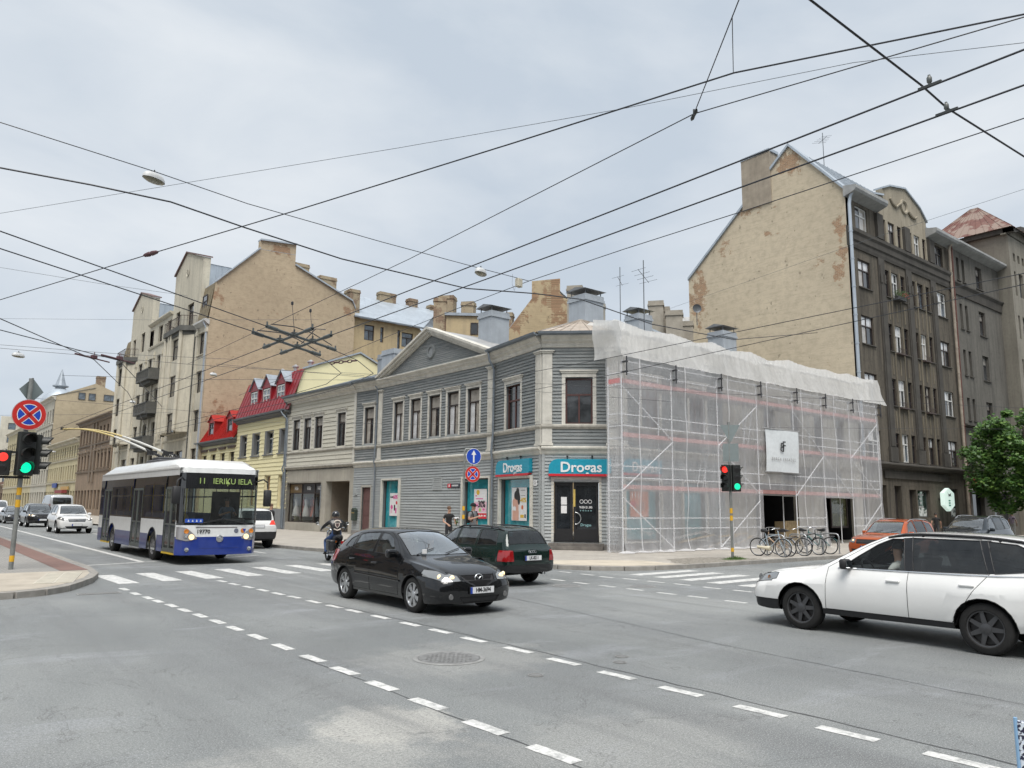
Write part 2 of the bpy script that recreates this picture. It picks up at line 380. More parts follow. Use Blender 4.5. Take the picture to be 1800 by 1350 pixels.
# right corner: pale worn apron, cobbled patch and weeds by the lamp post
m = MB(); m.poly([(16.95,18.4,.130),(17.45,17.65,.130),(18.2,17.0,.130),(19.2,16.62,.130),(20.4,16.48,.130),(20.7,18.3,.130),(19.0,19.6,.130),(16.9,20.3,.130)]); m.build('corner_apron', mat('apron_pale', (.50,.445,.36), .85, var=.15, scale=1.5, bump=.2, bscale=25), pavR)
random.seed(3); C_ = MB()
for i in range(36):
    for j in range(15):
        x = 20.75+i*.125+(j % 2)*.06+random.uniform(-.015,.015); y = 16.55+j*.12+random.uniform(-.015,.015); r = .05+random.uniform(-.008,.006)
        if y < 16.5+1.9*math.sin(min(1, max(0, (x-20.7)/4.6))*PI)**.6+.1*math.sin(x*7):
            C_.mesh([(x-r,y-r,.126),(x+r,y-r,.126),(x+r,y+r,.126),(x-r,y+r,.126),(x-r*.6,y-r*.6,.146),(x+r*.6,y-r*.6,.146),(x+r*.6,y+r*.6,.146),(x-r*.6,y+r*.6,.146)], [(4,5,6,7),(0,1,5,4),(1,2,6,5),(2,3,7,6),(3,0,4,7)])
tag(C_.build('cobbles', mat('cobble', (.27,.25,.215), .8, var=.4, scale=9, bump=.2), pavR), kind='stuff')
GR = mat('grass_blade', (.085,.16,.03), .6, var=.4, scale=14)
gm = MB(); random.seed(5)
for i in range(900):
    a = random.uniform(0, 2*PI); r = random.random()**.7; x = 24.05+r*math.cos(a)*.75; y = 16.95+r*math.sin(a)*.34; h = random.uniform(.05,.17)*(1.15-r); t = random.uniform(0, 2*PI); dx, dy = math.cos(t)*.012, math.sin(t)*.012
    gm.poly([(x-dx,y-dy,.125),(x+dx,y+dy,.125),(x+random.uniform(-.06,.06),y+random.uniform(-.06,.06),.125+h)])
tag(gm.build('grass_tuft', GR), 'tuft of green grass at the foot of the right traffic light post', 'grass', kind='stuff')

# iron covers in the road ----------------------------------------------
IRON = mat('cast_iron', (.20,.202,.20), .75, metal=.05, var=.35, scale=12, bump=.3, bscale=90)
RIM = mat('cover_rim', (.26,.262,.255), .8, var=.25, scale=8)
def cover(x, y, r, label, studs=True):
    o = empty('manhole_cover', (x, y, .004), random.uniform(0,1), label, 'manhole cover', 'iron covers in the road')
    m = MB(); m.lathe([(r*1.16, 0), (r*1.14, .006), (r*1.02, .006), (r*1.0, .002)], 32); m.build('rim', RIM, o, smooth=40)
    m = MB(); m.lathe([(r*.985, .001), (r*.97, .007), (r*.86, .007), (r*.84, .003), (.001, .003)], 32); m.build('lid', IRON, o, smooth=30)
    if studs:
        m = MB(); k = int(r/.055)
        for i in range(-k, k+1):
            for j in range(-k, k+1):
                if math.hypot(i, j)*.055 < r*.8: m.box(i*.055-.019, i*.055+.019, j*.055-.012, j*.055+.012, .0032, .0085)
        m.build('tread_pattern', IRON, o)
    return o
cover(5.87, 8.47, .40, 'large round patterned manhole cover in the road in front of the black hatchback')
cover(7.75, 7.25, .075, 'small round blue grey valve cover beside the dashed line in the middle of the road', False)
cover(7.45, 7.0, .075, 'smaller valve cover nearest the viewer beside the long dashed line', False)
cover(6.1, 7.05, .08, 'little valve cover just right of the large manhole cover', False)
cover(13.4, 14.35, .30, 'dark round cover in the road behind the green estate car', False)
cover(14.9, 13.2, .28, 'dark round cover in the road between the dashed lines and the zebra crossing', False)
cover(16.3, 10.6, .32, 'dark round cover near the front of the white estate car', False)
TAR = mat('tar_seal', (.075,.078,.08), .5, var=.3, scale=9)
def tar(pts, w):
    m = MB(); random.seed(len(pts)); L, R2 = [], []; P = [Vector((x, y, .003)) for x, y in pts]; Q = []
    for a, b in zip(P[:-1], P[1:]):
        k = max(2, int((b-a).length/.25)); Q += [a.lerp(b, t/k) for t in range(k)]
    Q.append(P[-1])
    for i, p in enumerate(Q):
        d = (Q[min(i+1, len(Q)-1)]-Q[max(i-1, 0)]).normalized(); n_ = Vector((-d.y, d.x, 0)); p = p+n_*random.uniform(-.02,.02); ww = w*random.uniform(.5,1.3)/2; L.append(p-n_*ww); R2.append(p+n_*ww)
    for i in range(len(L)-1): m.poly([L[i], R2[i], R2[i+1], L[i+1]])
    m.build('tar_seam', TAR, road)
tar([(7.02,2.0),(7.05,5.0),(7.10,8.0),(7.12,11),(7.05,15)], .022); tar([(4.28,3.5),(4.33,6),(4.40,8.2),(4.36,9.6)], .018); tar([(9.2,3.0),(9.6,7),(10.4,11.5),(11.5,18)], .014)
m = MB(); m.box(-.42, .42, -.16, .16, 0, .006)
dg = empty('drain_grate', (3.85, 18.55, .003), -.05, 'dark drain grate at the left pavement corner', 'drain grate'); m.build('frame', RIM, dg)
m = MB()
for k in range(12): m.box(-.38+k*.064, -.345+k*.064, -.12, .12, .0065, .012)
m.build('bars', IRON, dg)

# ================================================================== BUILDING HELPERS (local frame: x right along the front, y into the house, z up)
def glass_pane(name, c, rough=.06, spec=.6, fold=0, c2=None):
    if name in _m: return _m[name]
    s = N(name); co = s.pos(False)
    col = s.ramp(s.noise(co, 1.7, 3), [(.35, sc3(c, .6)), (.65, sc3(c, 1.3))])
    if fold:
        w = s.n('ShaderNodeTexWave'); w.inputs['Scale'].default_value = 9; w.inputs['Distortion'].default_value = 3; w.inputs['Detail'].default_value = 2; s.l(s.pos(False, (1,.1,.05)), w.inputs[0])
        col = s.mix(s.math('MULTIPLY', w.outputs['Color'], .6), col, c2)
    s.set(col=col, rough=rough, spec=spec, coat=.6, coatr=.02); _m[name] = s.m; return s.m
GD = glass_pane('window_glass_dark', (.020,.023,.027))
GM = glass_pane('window_glass_mid', (.05,.055,.06))
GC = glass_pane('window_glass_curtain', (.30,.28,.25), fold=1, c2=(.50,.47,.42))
GW = glass_pane('window_glass_white_sky_curtain', (.55,.56,.57), fold=1, c2=(.68,.68,.68))  # white curtain tone; on the dark house it paints in sky reflections
GB = glass_pane('window_glass_blue', (.10,.125,.15))
WOOD_D = flat('frame_dark_brown', (.035,.024,.020), .5)
WOOD_R = flat('frame_red_brown', (.085,.035,.03), .5)
WOOD_W = flat('frame_white', (.62,.62,.60), .4)
WOOD_G = flat('frame_grey', (.075,.072,.068), .6)
ZINC = mat('zinc_sheet', (.34,.38,.42), .45, metal=.35, var=.16, scale=.8, streak=.25)
ZINC_L = mat('zinc_light', (.42,.47,.52), .42, metal=.3, var=.12, scale=.6, streak=.2)
GUTTER = mat('gutter_grey', (.20,.23,.26), .5, metal=.3, var=.15, scale=2)
def wall_mesh(mb, u0, u1, v0, v1, ops=(), d=.18, y=0):
    us = sorted({u0, u1, *[a for o in ops for a in o[:2]]}); vs_ = sorted({v0, v1, *[a for o in ops for a in o[2:4]]})
    us = [a for a in us if u0 <= a <= u1]; vs_ = [a for a in vs_ if v0 <= a <= v1]
    for i in range(len(us)-1):
        for j in range(len(vs_)-1):
            cu, cv = (us[i]+us[i+1])/2, (vs_[j]+vs_[j+1])/2
            if any(o[0] < cu < o[1] and o[2] < cv < o[3] for o in ops): continue
            mb.poly([(us[i],y,vs_[j]),(us[i+1],y,vs_[j]),(us[i+1],y,vs_[j+1]),(us[i],y,vs_[j+1])])
    for a, b, c, e in [o[:4] for o in ops]:
        mb.poly([(a,y,c),(a,y,e),(a,y+d,e),(a,y+d,c)]); mb.poly([(b,y,c),(b,y+d,c),(b,y+d,e),(b,y,e)])
        mb.poly([(a,y,e),(b,y,e),(b,y+d,e),(a,y+d,e)]); mb.poly([(a,y,c),(a,y+d,c),(b,y+d,c),(b,y,c)])
def wall(root, M, u0, u1, v0, v1, ops, m, d=.18, name='wall', y=0):
    mb = MB(); wall_mesh(mb, u0, u1, v0, v1, ops, d, y); return mb.build(name, m, root, M)
_wc = {}
def win_data(w, h, ft, tr, nt, nb, fm, bars):
    k = (round(w,2), round(h,2), ft, tr, nt, nb, fm.name, bars)
    if k in _wc: return _wc[k]
    f = MB(); t = ft
    f.box(0, t, 0, .07, 0, h); f.box(w-t, w, 0, .07, 0, h); f.box(t, w-t, 0, .07, 0, t); f.box(t, w-t, 0, .07, h-t, h)
    panes = []
    def cells(z0, z1, n):
        ww = (w-2*t)/n
        for i in range(n):
            a = t+i*ww; b = a+ww
            if i: f.box(a-t*.45, a+t*.45, .004, .066, z0, z1)
            p = MB(); p.poly([(a,.045,z0),(b,.045,z0),(b,.045,z1),(a,.045,z1)]); panes.append(p.data('pane', GD))
            for q in range(bars): zz = z0+(z1-z0)*(q+1)/(bars+1); f.box(a+.005, b-.005, .02, .06, zz-.012, zz+.012)
    if tr > 0:
        zt = h*(1-tr); f.box(t, w-t, -.006, .068, zt-t*.55, zt+t*.55); cells(t, zt-t*.5, nb); cells(zt+t*.5, h-t, nt)
    else: cells(t, h-t, nb)
    _wc[k] = (f.data('window', fm), panes); return _wc[k]
def window(root, M, u0, u1, v0, v1, d=.12, fm=None, ft=.06, tr=.32, nt=1, nb=2, glass=(), bars=0, name='window', trim=None, sill=None, tw=.13):
    fm = fm or WOOD_D; w, h = u1-u0, v1-v0
    fd, ps = win_data(w, h, ft, tr, nt, nb, fm, bars)
    wo_ = link(name, fd, root, M @ T((u0, d, v0)))
    gl = list(glass) or [GD]
    for i, p in enumerate(ps):
        link('pane', p, wo_, None, gl[i % len(gl)] if len(gl) == len(ps) else random.choice(gl))
    if trim:
        t = MB(); y0, y1 = -d-.045, -d+.002
        t.box(-tw, .0, y0, y1, -.02, h+.04); t.box(w, w+tw, y0, y1, -.02, h+.04); t.box(-tw, w+tw, y0-.01, y1, h+.04, h+.04+tw*1.6)
        t.box(-tw*1.6, w+tw*1.6, y0-.09, y1, h+.04+tw*1.6, h+.10+tw*1.6)
        t.box(-tw*1.3, w+tw*1.3, y0-.05, y1, h+.0+tw*1.35, h+.04+tw*1.59)
        t.build('window_trim', trim, wo_)
    if sill:
        t = MB(); t.box(-.08, w+.08, -d-.10, .0, -.07, -.005); t.build('sill', sill, wo_)
    return wo_
def clad(root, M, u0, u1, v0, v1, ops, bh, m, name='clapboards'):
    mb = MB(); n = max(1, round((v1-v0)/bh)); bh = (v1-v0)/n
    for j in range(n):
        z0, z1 = v0+j*bh, v0+(j+1)*bh; zc = (z0+z1)/2
        iv = [(u0, u1)]
        for a, b, c, e in [o[:4] for o in ops]:
            if c < zc < e: iv = [s_ for p, q in iv for s_ in ((p, min(q, a)), (max(p, b), q)) if s_[1]-s_[0] > .02]
        for p, q in iv:
            x = p
            while x < q-.01:
                e_ = min(q, x+random.uniform(1.8, 4.2)); e_ = q if q-e_ < .5 else e_
                o_ = random.uniform(0, .006); a, b = x+.002, e_-.002
                mb.mesh([(a,-.042-o_,z0),(b,-.042-o_,z0),(b,-.006-o_,z1-.002),(a,-.006-o_,z1-.002),(a,.004,z0),(b,.004,z0)], [(0,1,2,3),(4,5,1,0)])
                x = e_
    return tag(mb.build(name, m, root, M), kind='stuff')
def mold(root, M, u0, u1, prof, m, name='cornice'):
    mb = MB(); mb.prism(prof, u0, u1, 'x'); o = mb.build(name, m, root, M); fixn(o.data); return o
def seam_roof(root, M, quad, m, step=.55, name='roof', th=.03, rib=.03):
    """sheet metal roof: quad = eaveL, eaveR, ridgeR, ridgeL with standing seams along the slope"""
    a, b, c, d = [Vector(p) for p in quad]; mb = MB(); mb.poly([a, b, c, d])
    nrm = (b-a).cross(d-a).normalized()
    n_ = max(1, round((b-a).length/step)); e = nrm*rib; w = (b-a).normalized()*.012
    for i in range(n_+1):
        t = i/n_; p = a.lerp(b, t); q = d.lerp(c, t)
        mb.mesh([p-w, p+w, q+w, q-w, p-w+e, p+w+e, q+w+e, q-w+e], [(4,5,6,7),(0,4,7,3),(1,2,6,5),(0,1,5,4),(3,7,6,2)])
    return mb.build(name, m, root, M)
def pipe(root, M, pts, r=.055, m=None, name='downpipe'):
    mb = MB(); mb.tube(pts, r, 8)
    for i in range(len(pts)-1):
        a, b = Vector(pts[i]), Vector(pts[i+1])
        if (b-a).length > 2.2:
            k = int((b-a).length/2)
            for j in range(1, k+1): p = a.lerp(b, j/(k+1)); q = (b-a).normalized()*.03; mb.cyl(p-q, p+q, r*1.22, n=8)
    return mb.build(name, m or GUTTER, root, M, smooth=40)
def chimney(root, M, x, y, z0, z1, w, d, m, hood=True, cap=None, name='chimney'):
    mb = MB(); mb.box(x-w/2, x+w/2, y-d/2, y+d/2, z0, z1-.35); mb.box(x-w/2-.06, x+w/2+.06, y-d/2-.06, y+d/2+.06, z1-.352, z1-.22); mb.box(x-w/2-.02, x+w/2+.02, y-d/2-.02, y+d/2+.02, z1-.222, z1)
    o = mb.build(name, m, root, M)
    if hood:
        mb = MB(); zc = z1+.26
        for sx in (-1, 1):
            for sy in (-1, 1): mb.box(x+sx*w*.42-.02, x+sx*w*.42+.02, y+sy*d*.42-.02, y+sy*d*.42+.02, z1-.01, zc+.02)
        W_, D_ = w/2+.13, d/2+.13
        mb.mesh([(x-W_,y-D_,zc),(x+W_,y-D_,zc),(x+W_,y+D_,zc),(x-W_,y+D_,zc),(x-W_,y,zc+.18),(x+W_,y,zc+.18)], [(0,1,5,4),(2,3,4,5),(1,2,5),(3,0,4),(3,2,1,0)])
        mb.build('hood', mat('hood_tin', (.22,.23,.24), .55, metal=.3, var=.2), o)
    return o

# ---- plaster and brick materials
def gable_mat(name, base, brick, thresh=.60, dirt=.35, spots=()):
    s = N(name); co = s.pos()
    u = s.n('ShaderNodeSeparateXYZ'); s.l(co, u.inputs[0])
    cb = s.n('ShaderNodeCombineXYZ'); s.l(s.math('ADD', u.outputs[0], u.outputs[1]), cb.inputs[0]); s.l(u.outputs[2], cb.inputs[1])
    br = s.n('ShaderNodeTexBrick'); br.inputs['Scale'].default_value = 1; br.inputs['Brick Width'].default_value = .26; br.inputs['Row Height'].default_value = .085; br.inputs['Mortar Size'].default_value = .012
    br.inputs['Color1'].default_value = (*brick, 1); br.inputs['Color2'].default_value = (*sc3(brick, .6), 1); br.inputs['Mortar'].default_value = (*sc3(base, .8), 1); s.l(cb.outputs[0], br.inputs[0])
    p = s.noise(co, .42, 6, .66, .3); p2 = s.noise(co, 2.2, 5, .65); sm = s.noise(s.pos(True, (1,1,2.2)), 5.5, 3, .6)
    pl = s.ramp(s.noise(co, .14, 4), [(.3, sc3(base, .88)), (.7, sc3(base, 1.12))])
    pl = s.mix(s.ramp(p2, [(.45, 0), (.75, dirt)]), pl, sc3(base, .55))
    pl = s.mix(s.ramp(sm, [(.58, 0), (.70, .30)]), pl, sc3(base, .62)); pl = s.mix(s.ramp(sm, [(.26, .35), (.38, 0)]), pl, sc3(base, 1.25))
    for sx, sy, sz, rh, rv in spots:
        mp = s.n('ShaderNodeMapping'); mp.vector_type = 'TEXTURE'; mp.inputs['Location'].default_value = (sx, sy, sz); mp.inputs['Scale'].default_value = (rh, rh, rv); s.l(s.n('ShaderNodeNewGeometry').outputs['Position'], mp.inputs[0]); ln = s.n('ShaderNodeVectorMath'); ln.operation = 'LENGTH'; s.l(mp.outputs[0], ln.inputs[0]); p = s.math('ADD', p, s.ramp(ln.outputs['Value'], [(0, .26), (1, 0)]))
    hs = s.noise(s.pos(True, (.55,.55,6)), 1.5, 5, .7, .4); pl = s.mix(s.ramp(hs, [(.52, 0), (.66, .42)]), pl, sc3(base, .66)); pl = s.mix(s.ramp(hs, [(.30, .4), (.40, 0)]), pl, sc3(base, 1.22))
    dt = s.noise(co, 3.1, 1, .3); pl = s.mix(s.ramp(dt, [(.75, 0), (.765, .55)]), pl, sc3(base, .35))
    m_ = s.math('MULTIPLY', s.ramp(s.math('ADD', p, s.math('MULTIPLY', s.math('SUBTRACT', p2, .5), .35)), [(thresh, 0), (thresh+.05, 1)]), .85)
    col = s.mix(m_, pl, br.outputs[0])
    s.set(col=col, rough=.9, spec=.2)
    s.bump(s.math('ADD', s.math('MULTIPLY', br.outputs['Fac'], s.math('ADD', s.math('MULTIPLY', m_, -.8), -.25)), s.math('MULTIPLY', p2, .5)), .5, .03)
    _m[name] = s.m; return s.m
def stained(name, base, dark, k=.6, sc=1.0):
    """rendered wall with soot, rain streaks and worn pale patches"""
    if name in _m: return _m[name]
    s = N(name); co = s.pos()
    a = s.noise(co, .22*sc, 6, .65, .5); st = s.noise(s.pos(True, (1.6, 1.6, .13)), 1.4*sc, 5, .7); f = s.noise(co, 4*sc, 5, .7)
    col = s.ramp(a, [(.3, sc3(base, .86)), (.7, sc3(base, 1.1))])
    col = s.mix(s.ramp(st, [(.44, 0), (.66, k)]), col, dark)
    col = s.mix(s.ramp(f, [(.5, 0), (.78, k*.8)]), col, sc3(dark, .8)); col = s.mix(s.ramp(f, [(.22, .5), (.36, 0)]), col, sc3(base, 1.35))
    s.set(col=col, rough=.9, spec=.2); s.bump(s.math('ADD', f, s.math('MULTIPLY', s.noise(co, 30, 3), .5)), .35, .025)
    _m[name] = s.m; return s.m
def boards(name, c, c2, peel):
    s = N(name); g = s.n('ShaderNodeNewGeometry'); co = s.pos(); r = g.outputs['Random Per Island']
    col = s.mix(r, c, c2)
    u = s.noise(s.pos(True, (.6,.6,9)), 2.2, 5, .7); w = s.noise(co, .45, 5, .65)
    col = s.mix(s.math('MULTIPLY', s.ramp(u, [(.42, 0), (.68, 1)]), s.ramp(w, [(.35, .25), (.7, .95)])), col, peel)
    col = s.mix(s.ramp(s.noise(co, 7, 4, .7), [(.55, 0), (.8, .45)]), col, sc3(c, .45))
    s.set(col=col, rough=.75, spec=.25); s.bump(s.noise(s.pos(True, (2,2,30)), 5, 4, .7), .35, .008); _m[name] = s.m; return s.m
CLAD_G = boards('clapboard_grey', (.150,.165,.168), (.215,.232,.235), (.36,.36,.34))
CLAD_L = boards('clapboard_pale_grey', (.32,.342,.345), (.375,.395,.395), (.26,.268,.266))
CLAD_B = boards('clapboard_cream', (.54,.52,.44), (.59,.57,.49), (.44,.42,.36))
TRIM = mat('trim_cream', (.60,.58,.52), .6, var=.16, scale=2.5, streak=.2, bump=.15, bscale=30)
TRIM_D = mat('trim_weathered', (.44,.42,.37), .7, var=.25, scale=3, streak=.5, bump=.2, bscale=30)
TEAL = flat('teal_vinyl', (.012,.185,.225), .25, spec=.5, coat=.7)
TEAL_S = flat('teal_sign', (.012,.27,.38), .35)
REDS = flat('red_sign_edge', (.55,.02,.03), .4)
WHITE = flat('white_print', (.72,.72,.72), .5)
BLACKP = flat('black_print', (.012,.012,.014), .5)

# ================================================================== GREY WOODEN CORNER HOUSE
gh = empty('corner_house', (22.41, 25.59, 0), 0, 'grey weathered timber corner house with pediment and teal shop signs', 'house')
G0 = T((-22.41, -25.59, 0))
def seg(a, b):
    d = Vector((b[0]-a[0], b[1]-a[1])); return G0 @ frame(a, math.atan2(d.y, d.x)), d.length
S0, L0 = seg((22.98, 44.0), (23.2, 41.6)); S1, L1 = seg((23.2, 41.6), (23.2, 30.0)); S2, L2 = seg((23.2, 30.0), (22.41, 25.59)); S3, L3 = seg((22.41, 25.59), (24.78, 23.22)); S4, L4 = seg((24.78, 23.22), (32.3, 23.22))
CORN = [(.05,8.95),(-.06,8.95),(-.10,9.05),(-.10,9.12),(-.22,9.22),(-.22,9.28),(-.36,9.40),(-.36,9.46),(.05,9.46)]
BELT = [(.03,4.18),(-.05,4.18),(-.09,4.26),(-.09,4.36),(-.20,4.44),(-.20,4.50),(.03,4.58)]
SILLB = [(.03,5.30),(-.06,5.30),(-.13,5.40),(-.13,5.47),(.03,5.54)]
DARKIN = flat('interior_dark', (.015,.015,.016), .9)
WIN5 = [(1.89,2.91),(3.75,4.81),(5.67,6.76),(7.45,8.52),(9.30,10.34)]
segs = [
 (S0, L0, [(.95,1.98,5.58,7.86)], [(.98,1.9,.25,2.95)], CLAD_G),
 (S1, L1, [(a,b,5.58,7.88) for a, b in WIN5], [(.95,2.85,.45,3.35),(9.15,11.35,.45,3.28)], CLAD_G),
 (S2, L2, [(1.19,2.58,5.50,7.65)], [(.82,3.72,.45,3.2)], CLAD_G),
 (S3, L3, [(1.04,2.24,5.52,7.57)], [(.54,2.49,.42,2.97)], CLAD_G),
 (S4, L4, [(1.5,2.7,5.52,7.6),(4.9,6.1,5.52,7.6)], [(.29,2.6,.5,3.1),(4.2,5.9,.5,3.1)], CLAD_G)]
BASEW = flat('sheathing', (.12,.13,.135), .9)
for S, L, up, lo, cm in segs:
    wall(gh, S, 0, L, .12, 9.4, up+lo, BASEW, .2)
    clad(gh, S, .0, L, 5.5, 8.95, up, .15, cm); clad(gh, S, .0, L, 4.55, 5.32, [], .15, cm); clad(gh, S, .0, L, .35, 4.2, lo, .15, CLAD_L)
    mb = MB(); mb.box(0, L, -.06, .02, .1, .36); mb.build('plinth', mat('plinth_concrete', (.24,.23,.22), .85, var=.2), gh, S)
    mold(gh, S, -.02, L+.02, CORN, TRIM); mold(gh, S, -.01, L+.01, BELT, TRIM, 'belt_cornice'); mold(gh, S, -.01, L+.01, SILLB, TRIM_D, 'sill_cornice')
# upper windows
random.seed(11)
for S, (a, b, c, e) in [(S0, segs[0][2][0])]+[(S1, o) for o in segs[1][2]]:
    window(gh, S, a, b, c, e, .10, WOOD_D, .07, .30, 1, 2, [GC, GM, GC] if random.random() < .5 else [GW, GC, GC], trim=TRIM)
for S, o in ((S2, segs[2][2][0]), (S3, segs[3][2][0]), (S4, segs[4][2][0]), (S4, segs[4][2][1])): window(gh, S, *o, .10, WOOD_R, .075, .36, 1 if S is S3 else 2, 2, [GD, GM], trim=TRIM, tw=.16)
# pilasters
def pilaster(S, u, w, z0=5.52, z1=8.7, cap=True):
    mb = MB(); mb.box(u-w/2, u+w/2, -.07, .0, z0, z1)
    for k in range(4): x = u-w/2+.03+(w-.06)*k/3; mb.box(x-.018, x+.018, -.088, -.069, z0+.15, z1-.1)
    if cap: mb.box(u-w/2-.05, u+w/2+.05, -.12, .0, z1, z1+.07); mb.box(u-w/2-.10, u+w/2+.10, -.16, .0, z1+.07, z1+.12)
    mb.build('pilaster', TRIM, gh, S)
    mb = MB(); mb.box(u-w/2, u+w/2, -.07, .0, 4.68, 5.32); mb.box(u-w/2-.05, u+w/2+.05, -.11, .0, 4.57, 4.68); mb.build('pilaster_base', TRIM, gh, S)
pilaster(S1, .30, .42); pilaster(S1, L1-.30, .46); pilaster(S2, L2-.22, .46); pilaster(S3, .24, .44); pilaster(S3, L3-.24, .5); pilaster(S4, .26, .5)
mb = MB(); mb.box(L2-.14, L2-.01, -.06, 0, .36, 4.2); mb.build('corner_board', CLAD_L, gh, S2); mb = MB(); mb.box(.01, .14, -.06, 0, .36, 4.2); mb.build('corner_board', CLAD_L, gh, S3)
# pediment over the street front
AP = (L1/2-.1, 11.55)
mb = MB(); n = 17
for j in range(n):
    z0 = 9.46+(AP[1]-.25-9.46)*j/n; z1 = 9.46+(AP[1]-.25-9.46)*(j+1)/n; f0 = (z0-9.46)/(AP[1]-9.46); f1 = (z1-9.46)/(AP[1]-9.46)
    l0, r0 = .25+(AP[0]-.25)*f0, L1-.25+(AP[0]-L1+.25)*f0; l1, r1 = .25+(AP[0]-.25)*f1, L1-.25+(AP[0]-L1+.25)*f1
    mb.mesh([(l0,-.03,z0),(r0,-.03,z0),(r1,-.008,z1),(l1,-.008,z1)], [(0,1,2,3)])
tag(mb.build('pediment_boards', CLAD_G, gh, S1), kind='stuff')
for sx, x0 in ((1, -.15), (-1, L1+.15)):
    mb = MB(); a = Vector((x0, 0, 9.44)); b = Vector((AP[0], 0, AP[1]+.12)); 
    for y0, y1, t0, t1 in ((-.40, .3, .0, .13), (-.30, .0, -.16, -.002), (-.16, .0, -.30, -.161)):
        A = [a+Vector((0,0,t0)), b+Vector((0,0,t0)), b+Vector((0,0,t1)), a+Vector((0,0,t1))]
        mb.prism([(p.x, p.z) for p in A], y0, y1, 'y')
    o = mb.build('raking_cornice', TRIM, gh, S1); fixn(o.data)
mb = MB(); mb.lathe([(.24,-.04),(.24,-.10),(.36,-.12),(.40,-.06),(.40,0)], 28, 'y', (AP[0]+.05, 0, 10.42)); o = mb.build('oculus_frame', CLAD_G, gh, S1, smooth=40); 
mb = MB(); mb.lathe([(.25,-.05),(.001,-.05)], 24, 'y', (AP[0]+.05, 0, 10.42)); mb.build('oculus', flat('grey_board', (.25,.265,.27), .7), gh, S1)
# gutters, downpipes
for S, L, g in ((S0, L0, 1), (S2, L2, 1), (S3, L3, 1), (S4, L4, 1)):
    mb = MB(); mb.prism([(-.36,9.46),(-.52,9.50),(-.55,9.60),(-.50,9.60),(-.46,9.54),(-.30,9.52),(-.1,9.62),(-.1,9.48)], -.15, L+.15, 'x'); o = mb.build('gutter', GUTTER, gh, S); fixn(o.data)
pipe(gh, S2, [(.05,-.45,9.45),(.12,-.40,9.0),(.15,-.30,8.85),(.13,-.16,8.6),(.13,-.16,5.4),(.13,-.24,4.5),(.13,-.18,4.1),(.13,-.18,.4)], .06)
pipe(gh, S1, [(.0,-.30,9.1),(.02,-.14,8.9),(.02,-.14,5.6),(.02,-.22,4.5),(.02,-.12,4.1),(.02,-.12,.3)], .04)
# roof planes (world space built relative to the root)
ROOFG = mat('roof_sheet_weathered', (.40,.40,.395), .55, metal=.25, var=.22, scale=.7, streak=.3)
ROOFR = mat('roof_sheet_rusty', (.42,.36,.30), .65, metal=.15, var=.3, scale=1.1)
def wroof(q, m, step=.5): return seam_roof(gh, G0, q, m, step)
rx, rz_ = 28.4, 11.55
pa = (22.75,30.05,9.6); pb = (22.0,25.5,9.6); pc = (24.70,22.80,9.6); ap = (26.9,27.7,11.35); rg = (28.4,31.5,11.5)
wroof([pa, pb, ap, rg], ROOFG); wroof([pb, pc, ap, (26.85,27.75,11.35)], ROOFR); wroof([pc, (32.3,22.8,9.6), (32.3,27.7,11.35), ap], ROOFG)
wroof([(22.7,44.0,9.6), (22.75,41.6,9.6), (rx,41.6,rz_), (rx,44.0,rz_)], ZINC); wroof([(rx,30,rz_-.02), (rx,44,rz_-.02), (34,44,9.6), (34,30,9.6)], ZINC)
wroof([(32.3,27.7,11.35), ap, (26.9,33,9.6), (32.3,33,9.6)], ROOFG)
apx, apy = 22.8, 41.6-AP[0]
wroof([(22.8,41.75,9.56), (22.8,apy,11.72), (29.5,apy,11.72), (29.5,41.75,9.56)][::-1], ROOFG, .5); wroof([(22.8,29.85,9.56), (22.8,apy,11.72), (29.5,apy,11.72), (29.5,29.85,9.56)], ROOFG, .5)
# shop fronts -----------------------------------------------------------
def shopwin(S, a, b, c, e, gm=TEAL, tm=TRIM, bottom=True):
    f = MB(); w, h = b-a, e-c
    f.box(-.10, .0, -.30, -.16, -.02, h+.10); f.box(w, w+.10, -.30, -.16, -.02, h+.10); f.box(0, w, -.30, -.16, h, h+.10); f.box(-.1, w+.1, -.33, -.16, -.09, -.02)
    o = f.build('shop_window', tm, gh, S @ T((a, .14, c)))
    i = MB(); t = .05; i.box(0, t, .0, .05, 0, h); i.box(w-t, w, .0, .05, 0, h); i.box(t, w-t, .0, .05, 0, t); i.box(t, w-t, .0, .05, h-t, h); i.build('frame', WOOD_D, o)
    p = MB(); p.poly([(t,.03,t),(w-t,.03,t),(w-t,.03,h-t),(t,.03,h-t)]); p.build('pane', gm, o)
    return o, w, h
def teal_glass():
    s = N('teal_film_glass'); co = s.pos(False); n1 = s.noise(co, 1.3, 4, .6, .5)
    s.set(col=s.ramp(n1, [(.35, (.008,.19,.235)), (.55, (.02,.28,.33)), (.70, (.14,.42,.47))]), rough=.12, coat=.8, coatr=.02); _m['teal_film_glass'] = s.m; return s.m
TF = teal_glass()
PINK = flat('print_pink', (.62,.10,.30), .5); ORANGE = flat('print_orange', (.62,.16,.05), .5); SKIN_P = flat('print_skin', (.60,.34,.26), .5); YEL_P = flat('print_yellow', (.65,.42,.04), .5); RED_P = flat('print_red', (.60,.02,.04), .5); PALEPINK = flat('print_pale_pink', (.70,.48,.55), .5)
def poster(S, x, z, w, h, y=.10, bg=WHITE, name='poster'):
    m = MB(); m.box(-w/2, w/2, -.006, .006, -h/2, h/2); return m.build(name, bg, gh, S @ T((x, y, z)))
def pr(p, m, x0, x1, z0, z1, name='print', lift=.008):
    q = MB(); q.poly([(x0,-lift,z0),(x1,-lift,z0),(x1,-lift,z1),(x0,-lift,z1)]); return q.build(name, m, p)
